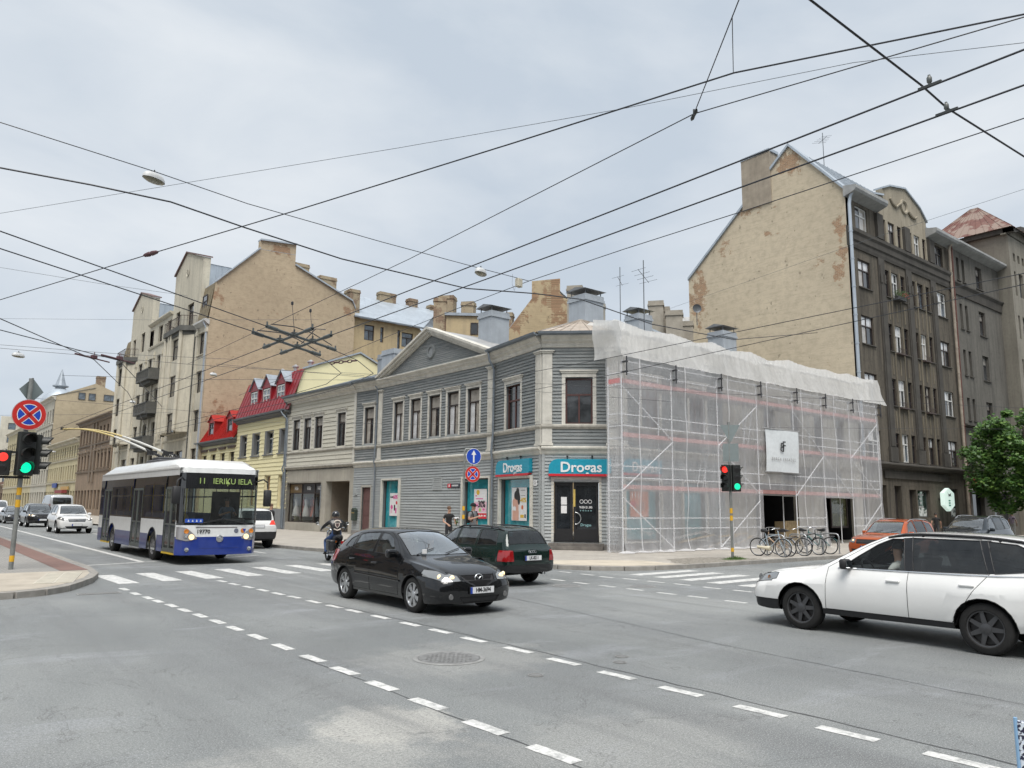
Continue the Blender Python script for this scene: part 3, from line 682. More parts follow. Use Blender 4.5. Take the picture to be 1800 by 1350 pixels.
def disc(p, m, x, z, r, name='print', lift=.0085, n=20, sx=1, sz=1):
    q = MB(); q.poly([(x+r*sx*math.cos(2*PI*k/n), -lift, z+r*sz*math.sin(2*PI*k/n)) for k in range(n)]); return q.build(name, m, p)
# window with blue-white offer poster
shopwin(S1, .95, 2.85, .45, 3.35, TF); p = poster(S1, 2.05, 1.95, .95, 1.3)
lettering('60%', .30, PINK, p, .14, -.010, .42, bold=.012); lettering('IELAIDES', .13, BLACKP, p, -.25, -.010, .42, bold=.004, sx=.7); disc(p, PINK, -.25, -.15, .13); disc(p, RED_P, .28, .1, .10); pr(p, BLACKP, .0, .14, -.35, -.02); pr(p, PALEPINK, -.38, -.18, -.5, -.28); pr(p, PINK, .15, .3, -.5, -.2)
shopwin(S1, 9.15, 11.35, .45, 3.28, TF); p = poster(S1, 10.4, 2.03, 1.05, 1.45)
pr(p, PALEPINK, -.52, .52, -.42, .10, lift=.0075); pr(p, RED_P, -.52, .52, -.725, -.46, lift=.0078); lettering('30%', .44, BLACKP, p, .12, -.012, -.03, bold=.014, sx=.8); lettering('tikai', .2, PINK, p, -.33, -.012, -.06, bold=.006, sx=.8); disc(p, YEL_P, -.2, .56, .13); pr(p, PINK, -.42, -.28, .36, .42); pr(p, PINK, -.36, .22, .22, .27); disc(p, flat('print_green', (.25,.5,.1), .5), -.02, -.30, .09); disc(p, PINK, .28, -.28, .09, sz=.6); [pr(p, WHITE, -.42+k*.24, -.26+k*.24, -.62, -.55) for k in range(4)]
shopwin(S2, .82, 3.72, .45, 3.2, TF); p = poster(S2, 2.35, 2.03, 1.4, 1.5)
pr(p, SKIN_P, -.62, -.02, -.74, -.30, lift=.0075); disc(p, SKIN_P, -.28, .16, .26, sx=.85, sz=1.15, lift=.0085); pr(p, SKIN_P, -.30, -.05, -.32, .05, lift=.0082); disc(p, BLACKP, -.20, .40, .27, lift=.0095, sz=.8); disc(p, BLACKP, -.14, .60, .14, lift=.010); disc(p, BLACKP, -.02, .22, .13, sz=2, lift=.0092); disc(p, SKIN_P, -.5, .05, .10, sz=1.8, lift=.0105)
lettering('-40%', .30, YEL_P, p, .36, -.012, .17, bold=.004); pr(p, flat('print_grey', (.35,.35,.35), .5), .14, .56, .60, .64); pr(p, flat('print_grey', (.35,.35,.35), .5), .16, .56, .36, .40); disc(p, ORANGE, .30, -.15, .10); pr(p, YEL_P, .12, .45, -.62, -.48); pr(p, BLACKP, .5, .62, -.62, -.46)
# the three teal signs
def sign(S, a, b, c, e, fs):
    w, h = b-a, e-c; r = h*.55
    pts = [(0,.10)]+[(w-.06,.10)]+[(w,.18)]+[(w, h)]+[(r-r*math.sin(PI/2*k/6), h-r+r*math.cos(PI/2*k/6)) for k in range(7)]
    m = MB(); m.prism(pts, -.20, -.03, 'y'); o = m.build('shop_sign', TEAL_S, gh, S @ T((a, 0, c))); fixn(o.data)
    m = MB(); m.prism([(0,0),(w-.16,0),(w-.02,.098),(0,.098)], -.21, -.03, 'y'); q = m.build('red_edge', REDS, o); fixn(q.data)
    lettering('Drogas', fs, WHITE, o, w*.52, -.208, h*.50, bold=.012, depth=.012)
    for k in (.3, .7):
        m = MB(); m.cyl((w*k, -.1, h), (w*k, -.1, h+.10), .015, n=6); m.box(w*k-.04, w*k+.04, -.14, -.06, h+.10, h+.15); m.build('lamp_bracket', BLACKP, o)
sign(S2, .53, 3.75, 3.3, 4.05, .62); sign(S3, .32, 3.02, 3.24, 3.98, .62); sign(S4, .2, 2.62, 3.32, 4.03, .58)
# shop door on the cut corner
d = MB(); d.box(-.11, .0, -.16, .0, 0, 2.66); d.box(1.95, 2.06, -.16, .0, 0, 2.66); d.box(-.11, 2.06, -.165, .0, 2.66, 2.77); door = d.build('shop_door', TRIM, gh, S3 @ T((.54, .12, .44)))
DK = flat('door_black', (.018,.018,.020), .35)
for x0, x1 in ((.02, .82), (.86, 1.93)):
    q = MB(); t = .11; q.box(x0, x0+t, 0, .06, 0, 2.53); q.box(x1-t, x1, 0, .06, 0, 2.53); q.box(x0+t, x1-t, 0, .06, 2.40, 2.53); q.box(x0+t, x1-t, 0, .06, 0, .55); q.build('leaf', DK, door)
    q = MB(); q.poly([(x0+t,.03,.55),(x1-t,.03,.55),(x1-t,.03,2.40),(x0+t,.03,2.40)]); q.build('pane', GD, door)
for zz in (1.75, 1.38):
    q = MB(); q.box(.31, .56, .018, .026, zz-.17, zz+.16); q.build('notice', WHITE, door)
q = MB(); q.box(.84, .93, -.012, -.004, 1.5, 2.25); q.build('sticker', flat('sticker_yellow', (.55,.40,.10), .5), door)
q = MB(); q.tube([(.93+.24*math.sin(PI*k/12), -.05-.0*k, 1.0+.25*math.cos(PI*k/12)) for k in range(13)], .022, 8); q.build('handle', flat('steel_bright', (.62,.63,.63), .2, metal=.9), door, smooth=60)
lettering('9.00-21.00', .13, WHITE, door, 1.38, .02, 1.47, bold=.003); lettering('* * * * *', .16, flat('print_pale_teal', (.35,.6,.62), .5), door, 1.38, .02, 1.30); lettering('Drogas', .16, flat('print_pale_teal', (.35,.6,.62), .5), door, 1.38, .02, .72)
for k in range(3):
    q = MB(); q.lathe([(.075,-.004),(.085,-.008),(.065,-.008),(.075,-.004)], 16, 'y', (1.2+k*.18, .02, 1.72)); q.build('heart_symbol', WHITE, door)
q = MB(); q.box(-.15, 2.1, -.75, -.06, -.30, -.16); q.box(-.2, 2.15, -.62, -.06, -.16, -.04); q.build('door_step', mat('step_stone', (.17,.155,.14), .85, var=.3, scale=4), door)
# timber side door, vent hatch, street plate, meter box on the grey house
d = MB(); d.box(-.1, 0, -.14, 0, 0, 2.72); d.box(.92, 1.02, -.14, 0, 0, 2.72); d.box(-.1, 1.02, -.145, 0, 2.72, 2.84); sd = d.build('side_door', TRIM_D, gh, S0 @ T((.98, .1, .25)))
DR = mat('door_red_brown', (.14,.075,.07), .6, var=.25, scale=5)
q = MB(); q.box(.0, .92, .0, .05, 0, 2.7); q.build('leaf', DR, sd)
for k in range(3):
    q = MB(); q.box(.14, .78, -.02, .0, .18+k*.86, .90+k*.86); q.build('door_panel', DR, sd)
v = MB(); v.box(-.45, -.37, -.06, 0, -.35, .35); v.box(.37, .45, -.06, 0, -.35, .35); v.box(-.37, .37, -.06, 0, .27, .35); v.box(-.37, .37, -.06, 0, -.35, -.27); vh = v.build('hatch', CLAD_L, gh, S1 @ T((6.72, 0, 3.08)))
for k in range(5):
    q = MB(); q.box(-.37, .37, -.045, -.02, -.26+k*.106, -.17+k*.106); q.build('slat', CLAD_L, vh)
q = MB(); q.box(-.55, .55, -.06, -.035, -.11, .11); sp_ = q.build('street_plate', flat('plate_dark', (.03,.035,.05), .4), gh, S1 @ T((8.25, 0, 2.95))); pr(sp_, RED_P, -.54, -.22, -.10, .10, lift=.063); pr(sp_, WHITE, -.43, -.33, -.06, .06, lift=.066); [pr(sp_, WHITE, -.14+k*.075, -.09+k*.075, -.045, .045, lift=.066) for k in range(8)]
q = MB(); q.box(-.14, .14, -.05, -.03, -.12, .12); hp = q.build('house_plate', WHITE, gh, S2 @ T((4.02, 0, 2.95))); lettering('3', .18, BLACKP, hp, 0, -.058, 0)
q = MB(); q.box(-.14, .14, -.10, 0, -.2, .2); q.box(-.10, .10, -.12, -.1, -.1, .12); q.build('meter_box', CLAD_L, gh, S0 @ T((.38, 0, 2.7)))
mbx = empty('letter_box', (0, 0, 0), 0, 'dark green letter box on the grey timber wall beside the side door', 'letter box'); mbx.matrix_world = frame((22.98, 44.0), math.atan2(-2.4, .22)) @ T((.42, -.12, .95))
q = MB(); q.rbox(-.2, .2, -.13, .10, 0, .62, .03); q.build('box', flat('letterbox_green', (.035,.05,.04), .5), mbx, smooth=40); q = MB(); q.box(-.16, .16, -.145, -.125, .44, .50); q.build('slot_flap', flat('brass', (.4,.3,.12), .4, metal=.7), mbx); q = MB(); q.prism([(-.22,.62),(.22,.62),(0,.78)], -.15, .1, 'y'); q.build('lid', flat('letterbox_green', (.035,.05,.04), .5), mbx)
# chimneys and aerials on this roof
TIN = mat('chimney_tin', (.40,.435,.47), .5, metal=.15, var=.12, scale=1.2, streak=.2)
chimney(gh, G0, 26.5, 34.5, 10.2, 12.9, 1.3, 1.2, TIN); chimney(gh, G0, 29.3, 29.8, 10.2, 13.4, 1.4, 1.3, TIN)
# posters and film on the netted side
shopwin(S4, .29, 2.6, .5, 3.1, TF); p = poster(S4, 1.4, 2.1, 1.2, 1.15, bg=ORANGE); pr(p, RED_P, -.58, -.2, -.1, .1); [pr(p, BLACKP, -.2+k*.14, -.14+k*.14, -.35+.05*(k%2), -.05+.04*k) for k in range(4)]; [pr(p, WHITE, -.5+k*.2, -.44+k*.2, .25, .5) for k in range(3)]
lettering('Drogas', .30, WHITE, gh, 0, 0, 0, name='film_lettering').matrix_basis = S4 @ T((1.9, .11, .85)) @ FACE
shopwin(S4, 4.2, 5.9, .5, 3.1, TF); lettering('Drogas', .30, WHITE, gh, 0, 0, 0, name='film_lettering').matrix_basis = S4 @ T((5.2, .11, .85)) @ FACE

# ================================================================== STREET ON THE LEFT
def house(name, x, y, label, a=-PI/2): return empty(name, (x, y, 0), a, label, 'house')
I4 = Matrix.Identity(4)
# ---- cream timber house with dress shop
bh = empty('timber_house', (22.55, 53.7, 0), math.atan2(-9.7, .43), 'cream timber house with a dress shop and a carriage gateway', 'house')
LB = 9.71; PLC = mat('plaster_beige', (.40,.375,.32), .85, var=.15, scale=1, streak=.25, bump=.15)
up = [(1.0,2.02,5.62,7.78),(2.65,3.68,5.62,7.78),(4.25,5.35,5.62,7.78),(7.35,8.4,5.62,7.78)]; lo = [(.45,5.45,.66,3.35),(6.15,9.2,.14,3.4)]
wall(bh, I4, 0, LB, 4.2, 9.35, up, BASEW, .2); wall(bh, I4, 0, LB, .12, 4.3, lo, PLC, .45)
clad(bh, I4, 0, LB, 4.55, 9.0, up, .27, CLAD_B)
mold(bh, I4, -.05, LB+.02, [(.05,8.95),(-.08,8.95),(-.12,9.08),(-.3,9.2),(-.3,9.26),(-.42,9.34),(-.42,9.42),(.05,9.42)], TRIM); mold(bh, I4, 0, LB, [(.03,4.3),(-.06,4.3),(-.16,4.42),(-.16,4.48),(.03,4.56)], TRIM_D, 'belt_cornice'); mold(bh, I4, 0, LB, [(.03,5.38),(-.05,5.38),(-.11,5.46),(-.11,5.52),(.03,5.58)], TRIM_D, 'sill_cornice')
for u in (.12, LB-.14):
    mb = MB(); mb.box(u-.12, u+.12, -.06, 0, 4.56, 8.95); mb.build('corner_board', TRIM, bh)
for o in up: window(bh, I4, *o, .10, WOOD_D, .07, .28, 1, 2, [GM, GD, GC], trim=TRIM)
mb = MB(); mb.prism([(-.42,9.42),(-.58,9.46),(-.60,9.56),(-.54,9.56),(-.3,9.5),(-.1,9.62),(-.1,9.44)], -.1, LB+.05, 'x'); o = mb.build('gutter', GUTTER, bh); fixn(o.data)
seam_roof(bh, I4, [(-.1,-.35,9.55),(LB,-.35,9.55),(LB,5.6,11.6),(-.1,5.6,11.6)], ZINC, .5)
pipe(bh, I4, [(.0,-.4,9.4),(-.02,-.12,9.0),(-.02,-.12,4.7),(-.02,-.24,4.4),(-.02,-.12,4.1),(-.02,-.12,.3)], .055)
sh = MB(); sh.box(-.08, 0, -.2, -.02, 0, 2.69); sh.box(5.0, 5.08, -.2, -.02, 0, 2.69); sh.box(0, 5.0, -.2, -.02, 2.69, 2.77); sw = sh.build('shop_window', PLC, bh, T((.45, .2, .66)))
fr = MB()
for x in (0, 1.9, 3.75, 4.92): fr.box(x, x+.08, 0, .08, 0, 2.69)
fr.box(.08, 4.92, .003, .075, 1.95, 2.03); fr.box(.08, 4.92, .003, .075, 0, .08); fr.box(.08, 4.92, .003, .075, 2.61, 2.69); fr.build('frame', WOOD_D, sw)
SHOPG = thin_glass('shop_glass', (.75,.78,.78), 1.2, .05)
q = MB(); q.poly([(.05,.05,.05),(4.95,.05,.05),(4.95,.05,1.97),(.05,.05,1.97)]); q.build('pane', SHOPG, sw)
for x0, x1, m_ in ((.08,1.9,flat('fascia_ochre', (.16,.105,.045), .5)), (1.98,3.75,flat('fascia_dark', (.03,.028,.03), .5)), (3.83,4.92,flat('fascia_dark', (.03,.028,.03), .5))):
    q = MB(); q.box(x0, x1, .04, .06, 2.03, 2.61); f_ = q.build('fascia', m_, sw); lettering('Vilis', .36, WHITE, f_, (x0+x1)/2, .03, 2.32, font_shear=.35, bold=.004)
q = MB(); q.box(-.02, 5.02, .06, 2.2, -.02, 2.72); o = q.build('interior', flat('shop_interior', (.10,.075,.06), .9), sw); 
bmx = bmesh.new(); bmx.from_mesh(o.data); bmesh.ops.delete(bmx, geom=[f for f in bmx.faces if f.calc_center_median().y < .1], context='FACES'); bmx.to_mesh(o.data); bmx.free()
random.seed(21)
DRC = [flat('dress_white', (.60,.58,.54), .8), flat('dress_coral', (.55,.16,.11), .8), flat('dress_pink', (.52,.24,.24), .8), flat('dress_grey', (.30,.32,.34), .8), flat('dress_mint', (.33,.42,.38), .8)]
for i in range(9):
    x = .5+i*.5; c = DRC[(0,1,2,0,1,0,3,4,0)[i]]; y = .35+(i % 3)*.35; w = .16+.05*(i % 2)
    dm = MB(); dm.lathe([(.03,1.75),(.05,1.62),(.15,1.55),(.12,1.35),(.10,1.2),(.20,.85),(.28,.42),(.27,.40)], 12, 'z', (x, y, 0))
    d_ = dm.build('display_dress', c, None, bh.matrix_basis @ T((.45, .2, .66)), smooth=50); d_.matrix_world = T((22.55,53.7,0)) @ RZ(math.atan2(-9.7,.43)) @ T((.45,.2,.66))
    tag(d_, ['white dress at the left end of the shop window','coral dress second from the left in the shop window','pink dress third from the left in the shop window','white dress behind the first window post of the shop','coral dress in the middle of the shop window','white long dress in the middle window bay of the shop','grey dress right of the middle in the shop window','mint dress second from the right in the shop window','white dress at the right end of the shop window'][i], 'dress', 'dresses in the shop window')
# gateway passage
GP = flat('gateway_wall', (.25,.21,.165), .9); q = MB()
q.poly([(6.15,.45,.14),(6.15,.45,3.4),(6.15,2.2,3.4),(6.15,2.2,.14)]); q.poly([(9.2,.45,.14),(9.2,2.2,.14),(9.2,2.2,3.4),(9.2,.45,3.4)]); q.poly([(6.15,.45,3.4),(9.2,.45,3.4),(9.2,2.2,3.4),(6.15,2.2,3.4)]); q.build('passage', GP, bh)
GTE = flat('gate_dark_brown', (.045,.028,.026), .6)
for k in range(2):
    g_ = MB(); x0 = 6.15+k*1.525; g_.box(x0+.01, x0+1.515, 2.05, 2.12, .2, 3.39); gt = g_.build('gate', GTE, bh)
    for x, y in ((.05,.2),):
        b_ = MB(); b_.box(x0+.03, x0+.15, 2.0, 2.05, .2, 2.4); b_.box(x0+1.38, x0+1.5, 2.0, 2.05, .2, 2.4); b_.box(x0+.15, x0+1.38, 2.0, 2.05, 2.28, 2.4); b_.box(x0+.15, x0+1.38, 2.0, 2.05, .2, .35)
        b_.cyl((x0+(.2 if k else 1.33), 2.02, .35), (x0+(1.3 if k else .23), 2.02, 2.25), .05, n=4); b_.build('brace', WOOD_R, gt)
pipe(bh, I4, [(5.65,-.1,3.2),(5.65,-.1,1.6)], .03); q = MB(); q.box(5.9, 6.14, -.08, .0, .14, .5); q.build('wheel_guard', GRAN, bh)
chimney(bh, I4, 6.4, 4.0, 10.5, 12.4, .8, .7, mat('chimney_zinc_pale', (.33,.36,.39), .5, metal=.3, var=.1), hood=False); chimney(bh, I4, 8.4, 3.5, 10.5, 12.35, 1.5, 1.1, TIN, hood=False)

# ---- yellow house with red mansard
yh = house('mansard_house', 22.6, 64.0, 'pale yellow plank house with a dark red mansard and three dormers')
YEL = boards('clapboard_yellow', (.76,.70,.43), (.79,.73,.46), (.68,.62,.38)); YW = mat('plaster_yellow', (.80,.735,.46), .8, var=.06, scale=.6)
REDM = mat('mansard_red_sheet', (.27,.018,.026), .38, metal=.15, var=.18, scale=1.2, streak=.25); REDB = mat('roof_red_sheet', (.36,.022,.018), .42, metal=.1, var=.15, scale=1)
GRYT = flat('trim_grey', (.16,.165,.17), .6)
up = [(.85,2.25,5.62,7.32),(3.5,4.98,5.62,7.32),(6.1,7.66,5.62,7.32),(8.85,10.3,5.62,7.32)]; lo = [(.6,1.7,1.7,3.98),(3.2,4.4,1.7,3.98),(6.5,7.6,1.7,3.98),(9.1,10.3,1.7,3.98)]
wall(yh, I4, 0, 10.7, .12, 8.55, up+lo, YW, .3); clad(yh, I4, 0, 10.7, 1.6, 8.3, up+lo, .30, YEL)
mb = MB(); mb.box(0, 10.7, -.08, 0, .1, 1.55); mb.build('plinth', mat('plinth_grey', (.23,.24,.25), .8, var=.1), yh)
for o in up:
    w_ = window(yh, I4, *o, .26, WOOD_W, .09, .30, 2, 2, [GM, GD, GB]); t_ = MB(); w, h = o[1]-o[0], o[3]-o[2]
    t_.box(-.02, .30, -.29, .0, 0, h); t_.box(-.06, 0, -.30, -.255, 0, h+.1); t_.box(w, w+.08, -.30, -.255, 0, h+.1); t_.box(0, w, -.30, -.255, h, h+.1); t_.build('surround', GRYT, w_)
    t_ = MB(); t_.box(-.2, w+.2, -.38, -.2, -.12, -.03); t_.build('sill', GRYT, w_)
for i, o in enumerate(lo):
    window(yh, I4, *o, .2, TRIM_D, .07, 0, 1, 1, [glass_pane('shop_display_orange', (.30,.13,.05), fold=1, c2=(.42,.36,.22))])
mold(yh, I4, -.1, 10.75, [(.05,8.3),(-.1,8.3),(-.16,8.42),(-.4,8.5),(-.4,8.6),(.05,8.6)], flat('eave_dark', (.10,.105,.11), .6)); mb = MB(); mb.prism([(-.38,8.6),(-.52,8.62),(-.56,8.72),(-.5,8.72),(-.3,8.66),(-.1,8.72),(-.1,8.6)], -.1, 10.4, 'x'); o = mb.build('gutter', GUTTER, yh); fixn(o.data)
pipe(yh, I4, [(10.0,-.48,8.6),(10.15,-.42,8.35),(10.45,-.2,8.0),(10.5,-.15,7.6),(10.5,-.15,.2)], .07)
seam_roof(yh, I4, [(-.1,-.3,8.66),(10.9,-.3,8.66),(10.9,.75,11.75),(-.1,.75,11.75)], REDM, .62, 'mansard'); seam_roof(yh, I4, [(0,.75,11.75),(10.7,.75,11.75),(10.7,5.3,13.5),(0,5.3,13.5)], REDB, .6); seam_roof(yh, I4, [(0,5.3,13.5),(10.7,5.3,13.5),(10.7,9,11.9),(0,9,11.9)], REDB, .6)
for yy, x0 in ((10.7, 0), (0.0, 0)):
    mb = MB(); mb.poly([(yy,0,8.4),(yy,.72,11.72),(yy,5.3,13.46),(yy,9,11.85),(yy,9,.1),(yy,0,.1)]); mb.build('gable_wall', YW, yh)
mb = MB(); 
for a, b in (((.72,11.74),(5.3,13.5)), ((5.3,13.5),(9,11.9))): mb.prism([(a[0],a[1]),(b[0],b[1]),(b[0],b[1]+.12),(a[0],a[1]+.12)], 10.62, 10.82, 'x')
mb.build('verge_flashing', ZINC_L, yh)
def dormer(root, x0, x1, z0, z1, zp, yf, depth, red, redroof, fm=WOOD_W, gl=(GD, GM), nb=2):
    m = MB(); xm = (x0+x1)/2; e = .22
    m.poly([(x0-e,yf,z0-.12),(x0,yf,z0-.12),(x0,yf,z1+.05),(x0-e,yf,z1+.2)]); m.poly([(x1,yf,z0-.12),(x1+e,yf,z0-.12),(x1+e,yf,z1+.2),(x1,yf,z1+.05)])
    m.poly([(x0-e,yf,z1+.2),(x0,yf,z1+.05),(x1,yf,z1+.05),(x1+e,yf,z1+.2),(xm,yf,zp-.05)])
    m.poly([(x0-e,yf,z0-.12),(x0-e,yf,z1+.2),(x0-e,yf+depth,z1+.2),(x0-e,yf+depth*.15,z0-.12)]); m.poly([(x1+e,yf,z0-.12),(x1+e,yf+depth*.15,z0-.12),(x1+e,yf+depth,z1+.2),(x1+e,yf,z1+.2)])
    o = m.build('dormer', red, root); fixn(o.data)
    r = MB(); 
    for s_ in (-1, 1):
        a = (xm+s_*((x1-x0)/2+e+.12), z1+.12); r.mesh([(a[0],yf-.12,a[1]),(xm,yf-.12,zp),(xm,yf+depth+.5,zp),(a[0],yf+depth+.3,a[1]),(a[0],yf-.12,a[1]+.05),(xm,yf-.12,zp+.05),(xm,yf+depth+.5,zp+.05),(a[0],yf+depth+.3,a[1]+.05)], [(0,1,2,3),(4,5,6,7),(0,4,5,1),(0,3,7,4)])
    r.build('dormer_roof', redroof, o)
    fd, ps = win_data(x1-x0, z1-z0, .09, .28, 2, nb, fm, 0); f_ = link('window', fd, o, T((x0, yf+.03, z0)))
    fp = MB(); n_ = len(ps); w = x1-x0; h = z1-z0
    fp.poly([(.05,.05,.05),(w-.05,.05,.05),(w-.05,.05,h-.05),(.05,.05,h-.05)]); fp.build('pane', gl[0], o, T((x0, yf+.03, z0)))
for x0, x1 in ((2.35,3.75),(4.9,6.3),(7.7,9.1)): dormer(yh, x0, x1, 8.9, 10.75, 11.85, .05, 1.0, REDM, ZINC, gl=(GB, GB))
for x in (1.6, 4.2, 7.0):
    q = MB(); q.cyl((x+1.2, 2.4, 11.9), (x+1.2, 2.4, 12.8), .16, n=10); q.lathe([(.26,12.75),(.26,12.85),(.02,13.0)], 10, 'z', (x+1.2, 2.4, 0)); q.build('flue', flat('steel_dull', (.5,.5,.5), .35, metal=.7), yh)
# ---- lower yellow house with red tin roof
lh = house('low_mansard_house', 22.6, 73.7, 'low yellow house with a bright red seamed roof against the brick gable')
up = [(1.0,2.3,4.6,6.12),(3.4,4.65,4.6,6.14),(5.85,7.0,4.6,6.16),(8.1,9.3,4.6,6.18)]
wall(lh, I4, 0, 9.7, .12, 7.1, up, YW, .25); clad(lh, I4, 0, 9.7, 3.9, 6.9, up, .26, YEL)
for o in up:
    w_ = window(lh, I4, *o, .15, WOOD_D, .08, .3, 1, 2, [GD, GM]); t_ = MB(); w = o[1]-o[0]; h = o[3]-o[2]; t_.box(-.2, w+.2, -.3, -.15, h+.28, h+.42); t_.box(-.28, w+.28, -.36, -.15, h+.42, h+.5); t_.build('window_hood', flat('hood_brown', (.13,.10,.085), .7), w_)
mold(lh, I4, 0, 9.7, [(.05,6.9),(-.1,6.9),(-.35,7.08),(-.35,7.18),(.05,7.18)], flat('eave_dark', (.10,.105,.11), .6)); mb = MB(); mb.prism([(-.35,7.18),(-.5,7.2),(-.54,7.3),(-.48,7.3),(-.3,7.24),(-.1,7.3),(-.1,7.18)], -.1, 9.8, 'x'); o = mb.build('gutter', GUTTER, lh); fixn(o.data)
seam_roof(lh, I4, [(-.05,-.35,7.22),(9.7,-.35,7.22),(9.7,1.0,9.5),(-.05,1.0,9.5)], REDB, .32, 'mansard', rib=.06); seam_roof(lh, I4, [(0,1.0,9.5),(9.7,1.0,9.5),(9.7,4.5,10.7),(0,4.5,10.7)], REDB, .5)
for x0, x1 in ((2.4,3.5),(7.15,8.2)): dormer(lh, x0, x1, 7.5, 8.95, 9.7, .0, 1.3, REDB, REDB, WOOD_D, (GB, GD), 1)

# ---- tall art nouveau apartment house
th = house('apartment_house', 22.3, 106.3, 'tall cream apartment house with twin gabled towers, balconies and blank brick side wall'); th['category'] = 'building'
CRM = stained('render_cream', (.56,.52,.42), (.30,.28,.235), .5); CRM2 = mat('render_cream_trim', (.58,.54,.44), .85, var=.15, scale=1, streak=.4); SOOT = mat('stone_sooty', (.115,.115,.105), .85, var=.35, scale=1.5, streak=.4)
ROWS = [(4.8,6.9),(8.45,10.5),(12.1,14.2),(15.75,17.9)]
cols = [(30.9,32.6),(19.5,21.1),(16.35,17.75),(12.85,14.3),(8.5,10.3)]
ops = [(a,b,c,e) for a, b in cols for c, e in ROWS]+[(19.6,21.1,19.3,21.2),(16.2,17.8,19.3,21.2),(12.8,14.3,19.3,21.2)]+[(4.0,6.4,c,e) for c, e in ROWS]+[(25.9,28.4,4.8,6.9)]+[(26.5,28.5,19.3,21.6),(22.6,24.0,19.3,21.5),(8.6,10.3,19.3,21.6),(4.9,6.2,19.3,21.4)]+[(a,b,.9,3.6) for a, b in ((1.5,3.5),(5,7),(9,11),(13,15),(17,19),(21,23),(25.5,28.5),(30.5,32.7))]
ops_low = [o for o in ops if o[3] < 18.9]
wall(th, I4, 0, 33.5, .1, 18.85, ops_low, CRM, .3); mb = MB(); wall_mesh(mb, 3.7, 12.8, 18.85, 25.3, [o for o in ops if o[2] > 18.9 and o[0] < 12.5], .3); wall_mesh(mb, 12.8, 21.4, 18.85, 21.85, [o for o in ops if o[2] > 18.9 and 12.5 < o[0] < 21.3], .3); wall_mesh(mb, 21.4, 30.5, 18.85, 25.75, [o for o in ops if o[2] > 18.9 and o[0] > 21.4], .3)
mb.poly([(21.4,0,25.75),(30.5,0,25.75),(25.0,0,27.5)]); mb.poly([(3.7,0,25.3),(12.8,0,25.3),(7.3,0,26.9)]); mb.build('tower_wall', CRM, th)
for x0, x1, zt, xm, zm in ((3.7,12.8,25.3,7.3,26.9),(21.4,30.5,25.75,25.0,27.5)):
    mb = MB(); mb.poly([(x1,0,18.85),(x1,.7,18.85),(x1,.7,zt),(x1,0,zt)]); mb.build('tower_side', CRM, th); mb = MB(); mb.poly([(x0,0,18.85),(x0,0,zt),(x0,.7,zt),(x0,.7,18.85)]); mb.build('tower_side', CRM, th)
    seam_roof(th, I4, [(x1-.05,.7,18.85),(x1-.05,6.5,18.85),(x1-.05,6.5,zt-.6),(x1-.05,.7,zt-.6)], ZINC_L, .6, 'tower_cladding'); mb = MB(); mb.poly([(x0,.7,zt-.6),(x1,.7,zt-.6),(x1,6.5,zt-.6),(x0,6.5,zt-.6)]); mb.build('tower_deck', ZINC, th)
    mb = MB()
    for (a, b), (c, e) in (((x0-.15,zt),(xm,zm)), ((xm,zm),(x1+.1,zt))): mb.prism([(a,b),(c,e),(c,e+.14),(a,b+.14)], -.18, .85, 'y')
    o = mb.build('tower_roof', mat('tower_coping', (.18,.12,.11), .7, var=.2), th); fixn(o.data)
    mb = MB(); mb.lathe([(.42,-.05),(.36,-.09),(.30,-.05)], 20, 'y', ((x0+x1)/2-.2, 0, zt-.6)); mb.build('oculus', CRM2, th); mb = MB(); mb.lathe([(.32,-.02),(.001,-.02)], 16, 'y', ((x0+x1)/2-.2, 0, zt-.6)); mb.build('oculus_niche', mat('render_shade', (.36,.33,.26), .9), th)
seam_roof(th, I4, [(12.7,.6,21.9),(21.5,.6,21.9),(21.5,5.6,25.2),(12.7,5.6,25.2)], ZINC_L, .6); seam_roof(th, I4, [(29.9,.4,22.6),(33.5,.4,22.6),(33.5,4.4,26.7),(29.9,4.4,26.7)], ZINC_L, .6); seam_roof(th, I4, [(0,4.4,26.0),(33.5,4.4,26.7),(33.5,8.1,26.9),(0,8.1,26.2)], ZINC_L, .8)
MAN = mat('mansard_ochre_sheet', (.24,.20,.13), .7, var=.25, scale=1.5, streak=.5)
seam_roof(th, I4, [(30.5,-.15,18.9),(33.4,-.15,18.9),(33.4,.4,22.6),(30.5,.4,22.6)], MAN, .45, 'mansard'); seam_roof(th, I4, [(.0,-.1,18.9),(3.7,-.1,18.9),(3.7,.5,22),(.0,.5,22)], MAN, .45, 'mansard')
window(th, T((0,-.05,0)), 31.0, 32.3, 19.5, 21.6, .1, WOOD_D, .08, .3, 1, 2, [GD])
mold(th, I4, 30.3, 33.6, [(.05,18.4),(-.15,18.5),(-.45,18.75),(-.45,18.92),(.05,18.92)], mat('cornice_white', (.52,.52,.50), .7, var=.1)); mold(th, I4, 12.7, 21.5, [(.3,21.6),(-.1,21.65),(-.35,21.85),(-.35,21.98),(.3,21.98)], CRM2); mold(th, I4, 12.6, 21.6, [(.03,18.9),(-.12,19.0),(-.16,19.15),(.03,19.2)], CRM2, 'belt'); mold(th, I4, 0, 33.5, [(.03,4.1),(-.12,4.15),(-.2,4.3),(.03,4.4)], CRM2, 'belt'); mold(th, I4, 0, 30.5, [(.03,7.9),(-.08,7.95),(-.12,8.1),(.03,8.15)], CRM2, 'belt')
for o in ops:
    if o[3] < 4: window(th, I4, *o, .25, WOOD_D, .09, .25, 1, 2, [GD]); continue
    window(th, I4, *o, .2, WOOD_D, .08, .34, 1, 2, [GD, GD, GM], sill=CRM2 if random.random() < .6 else None)
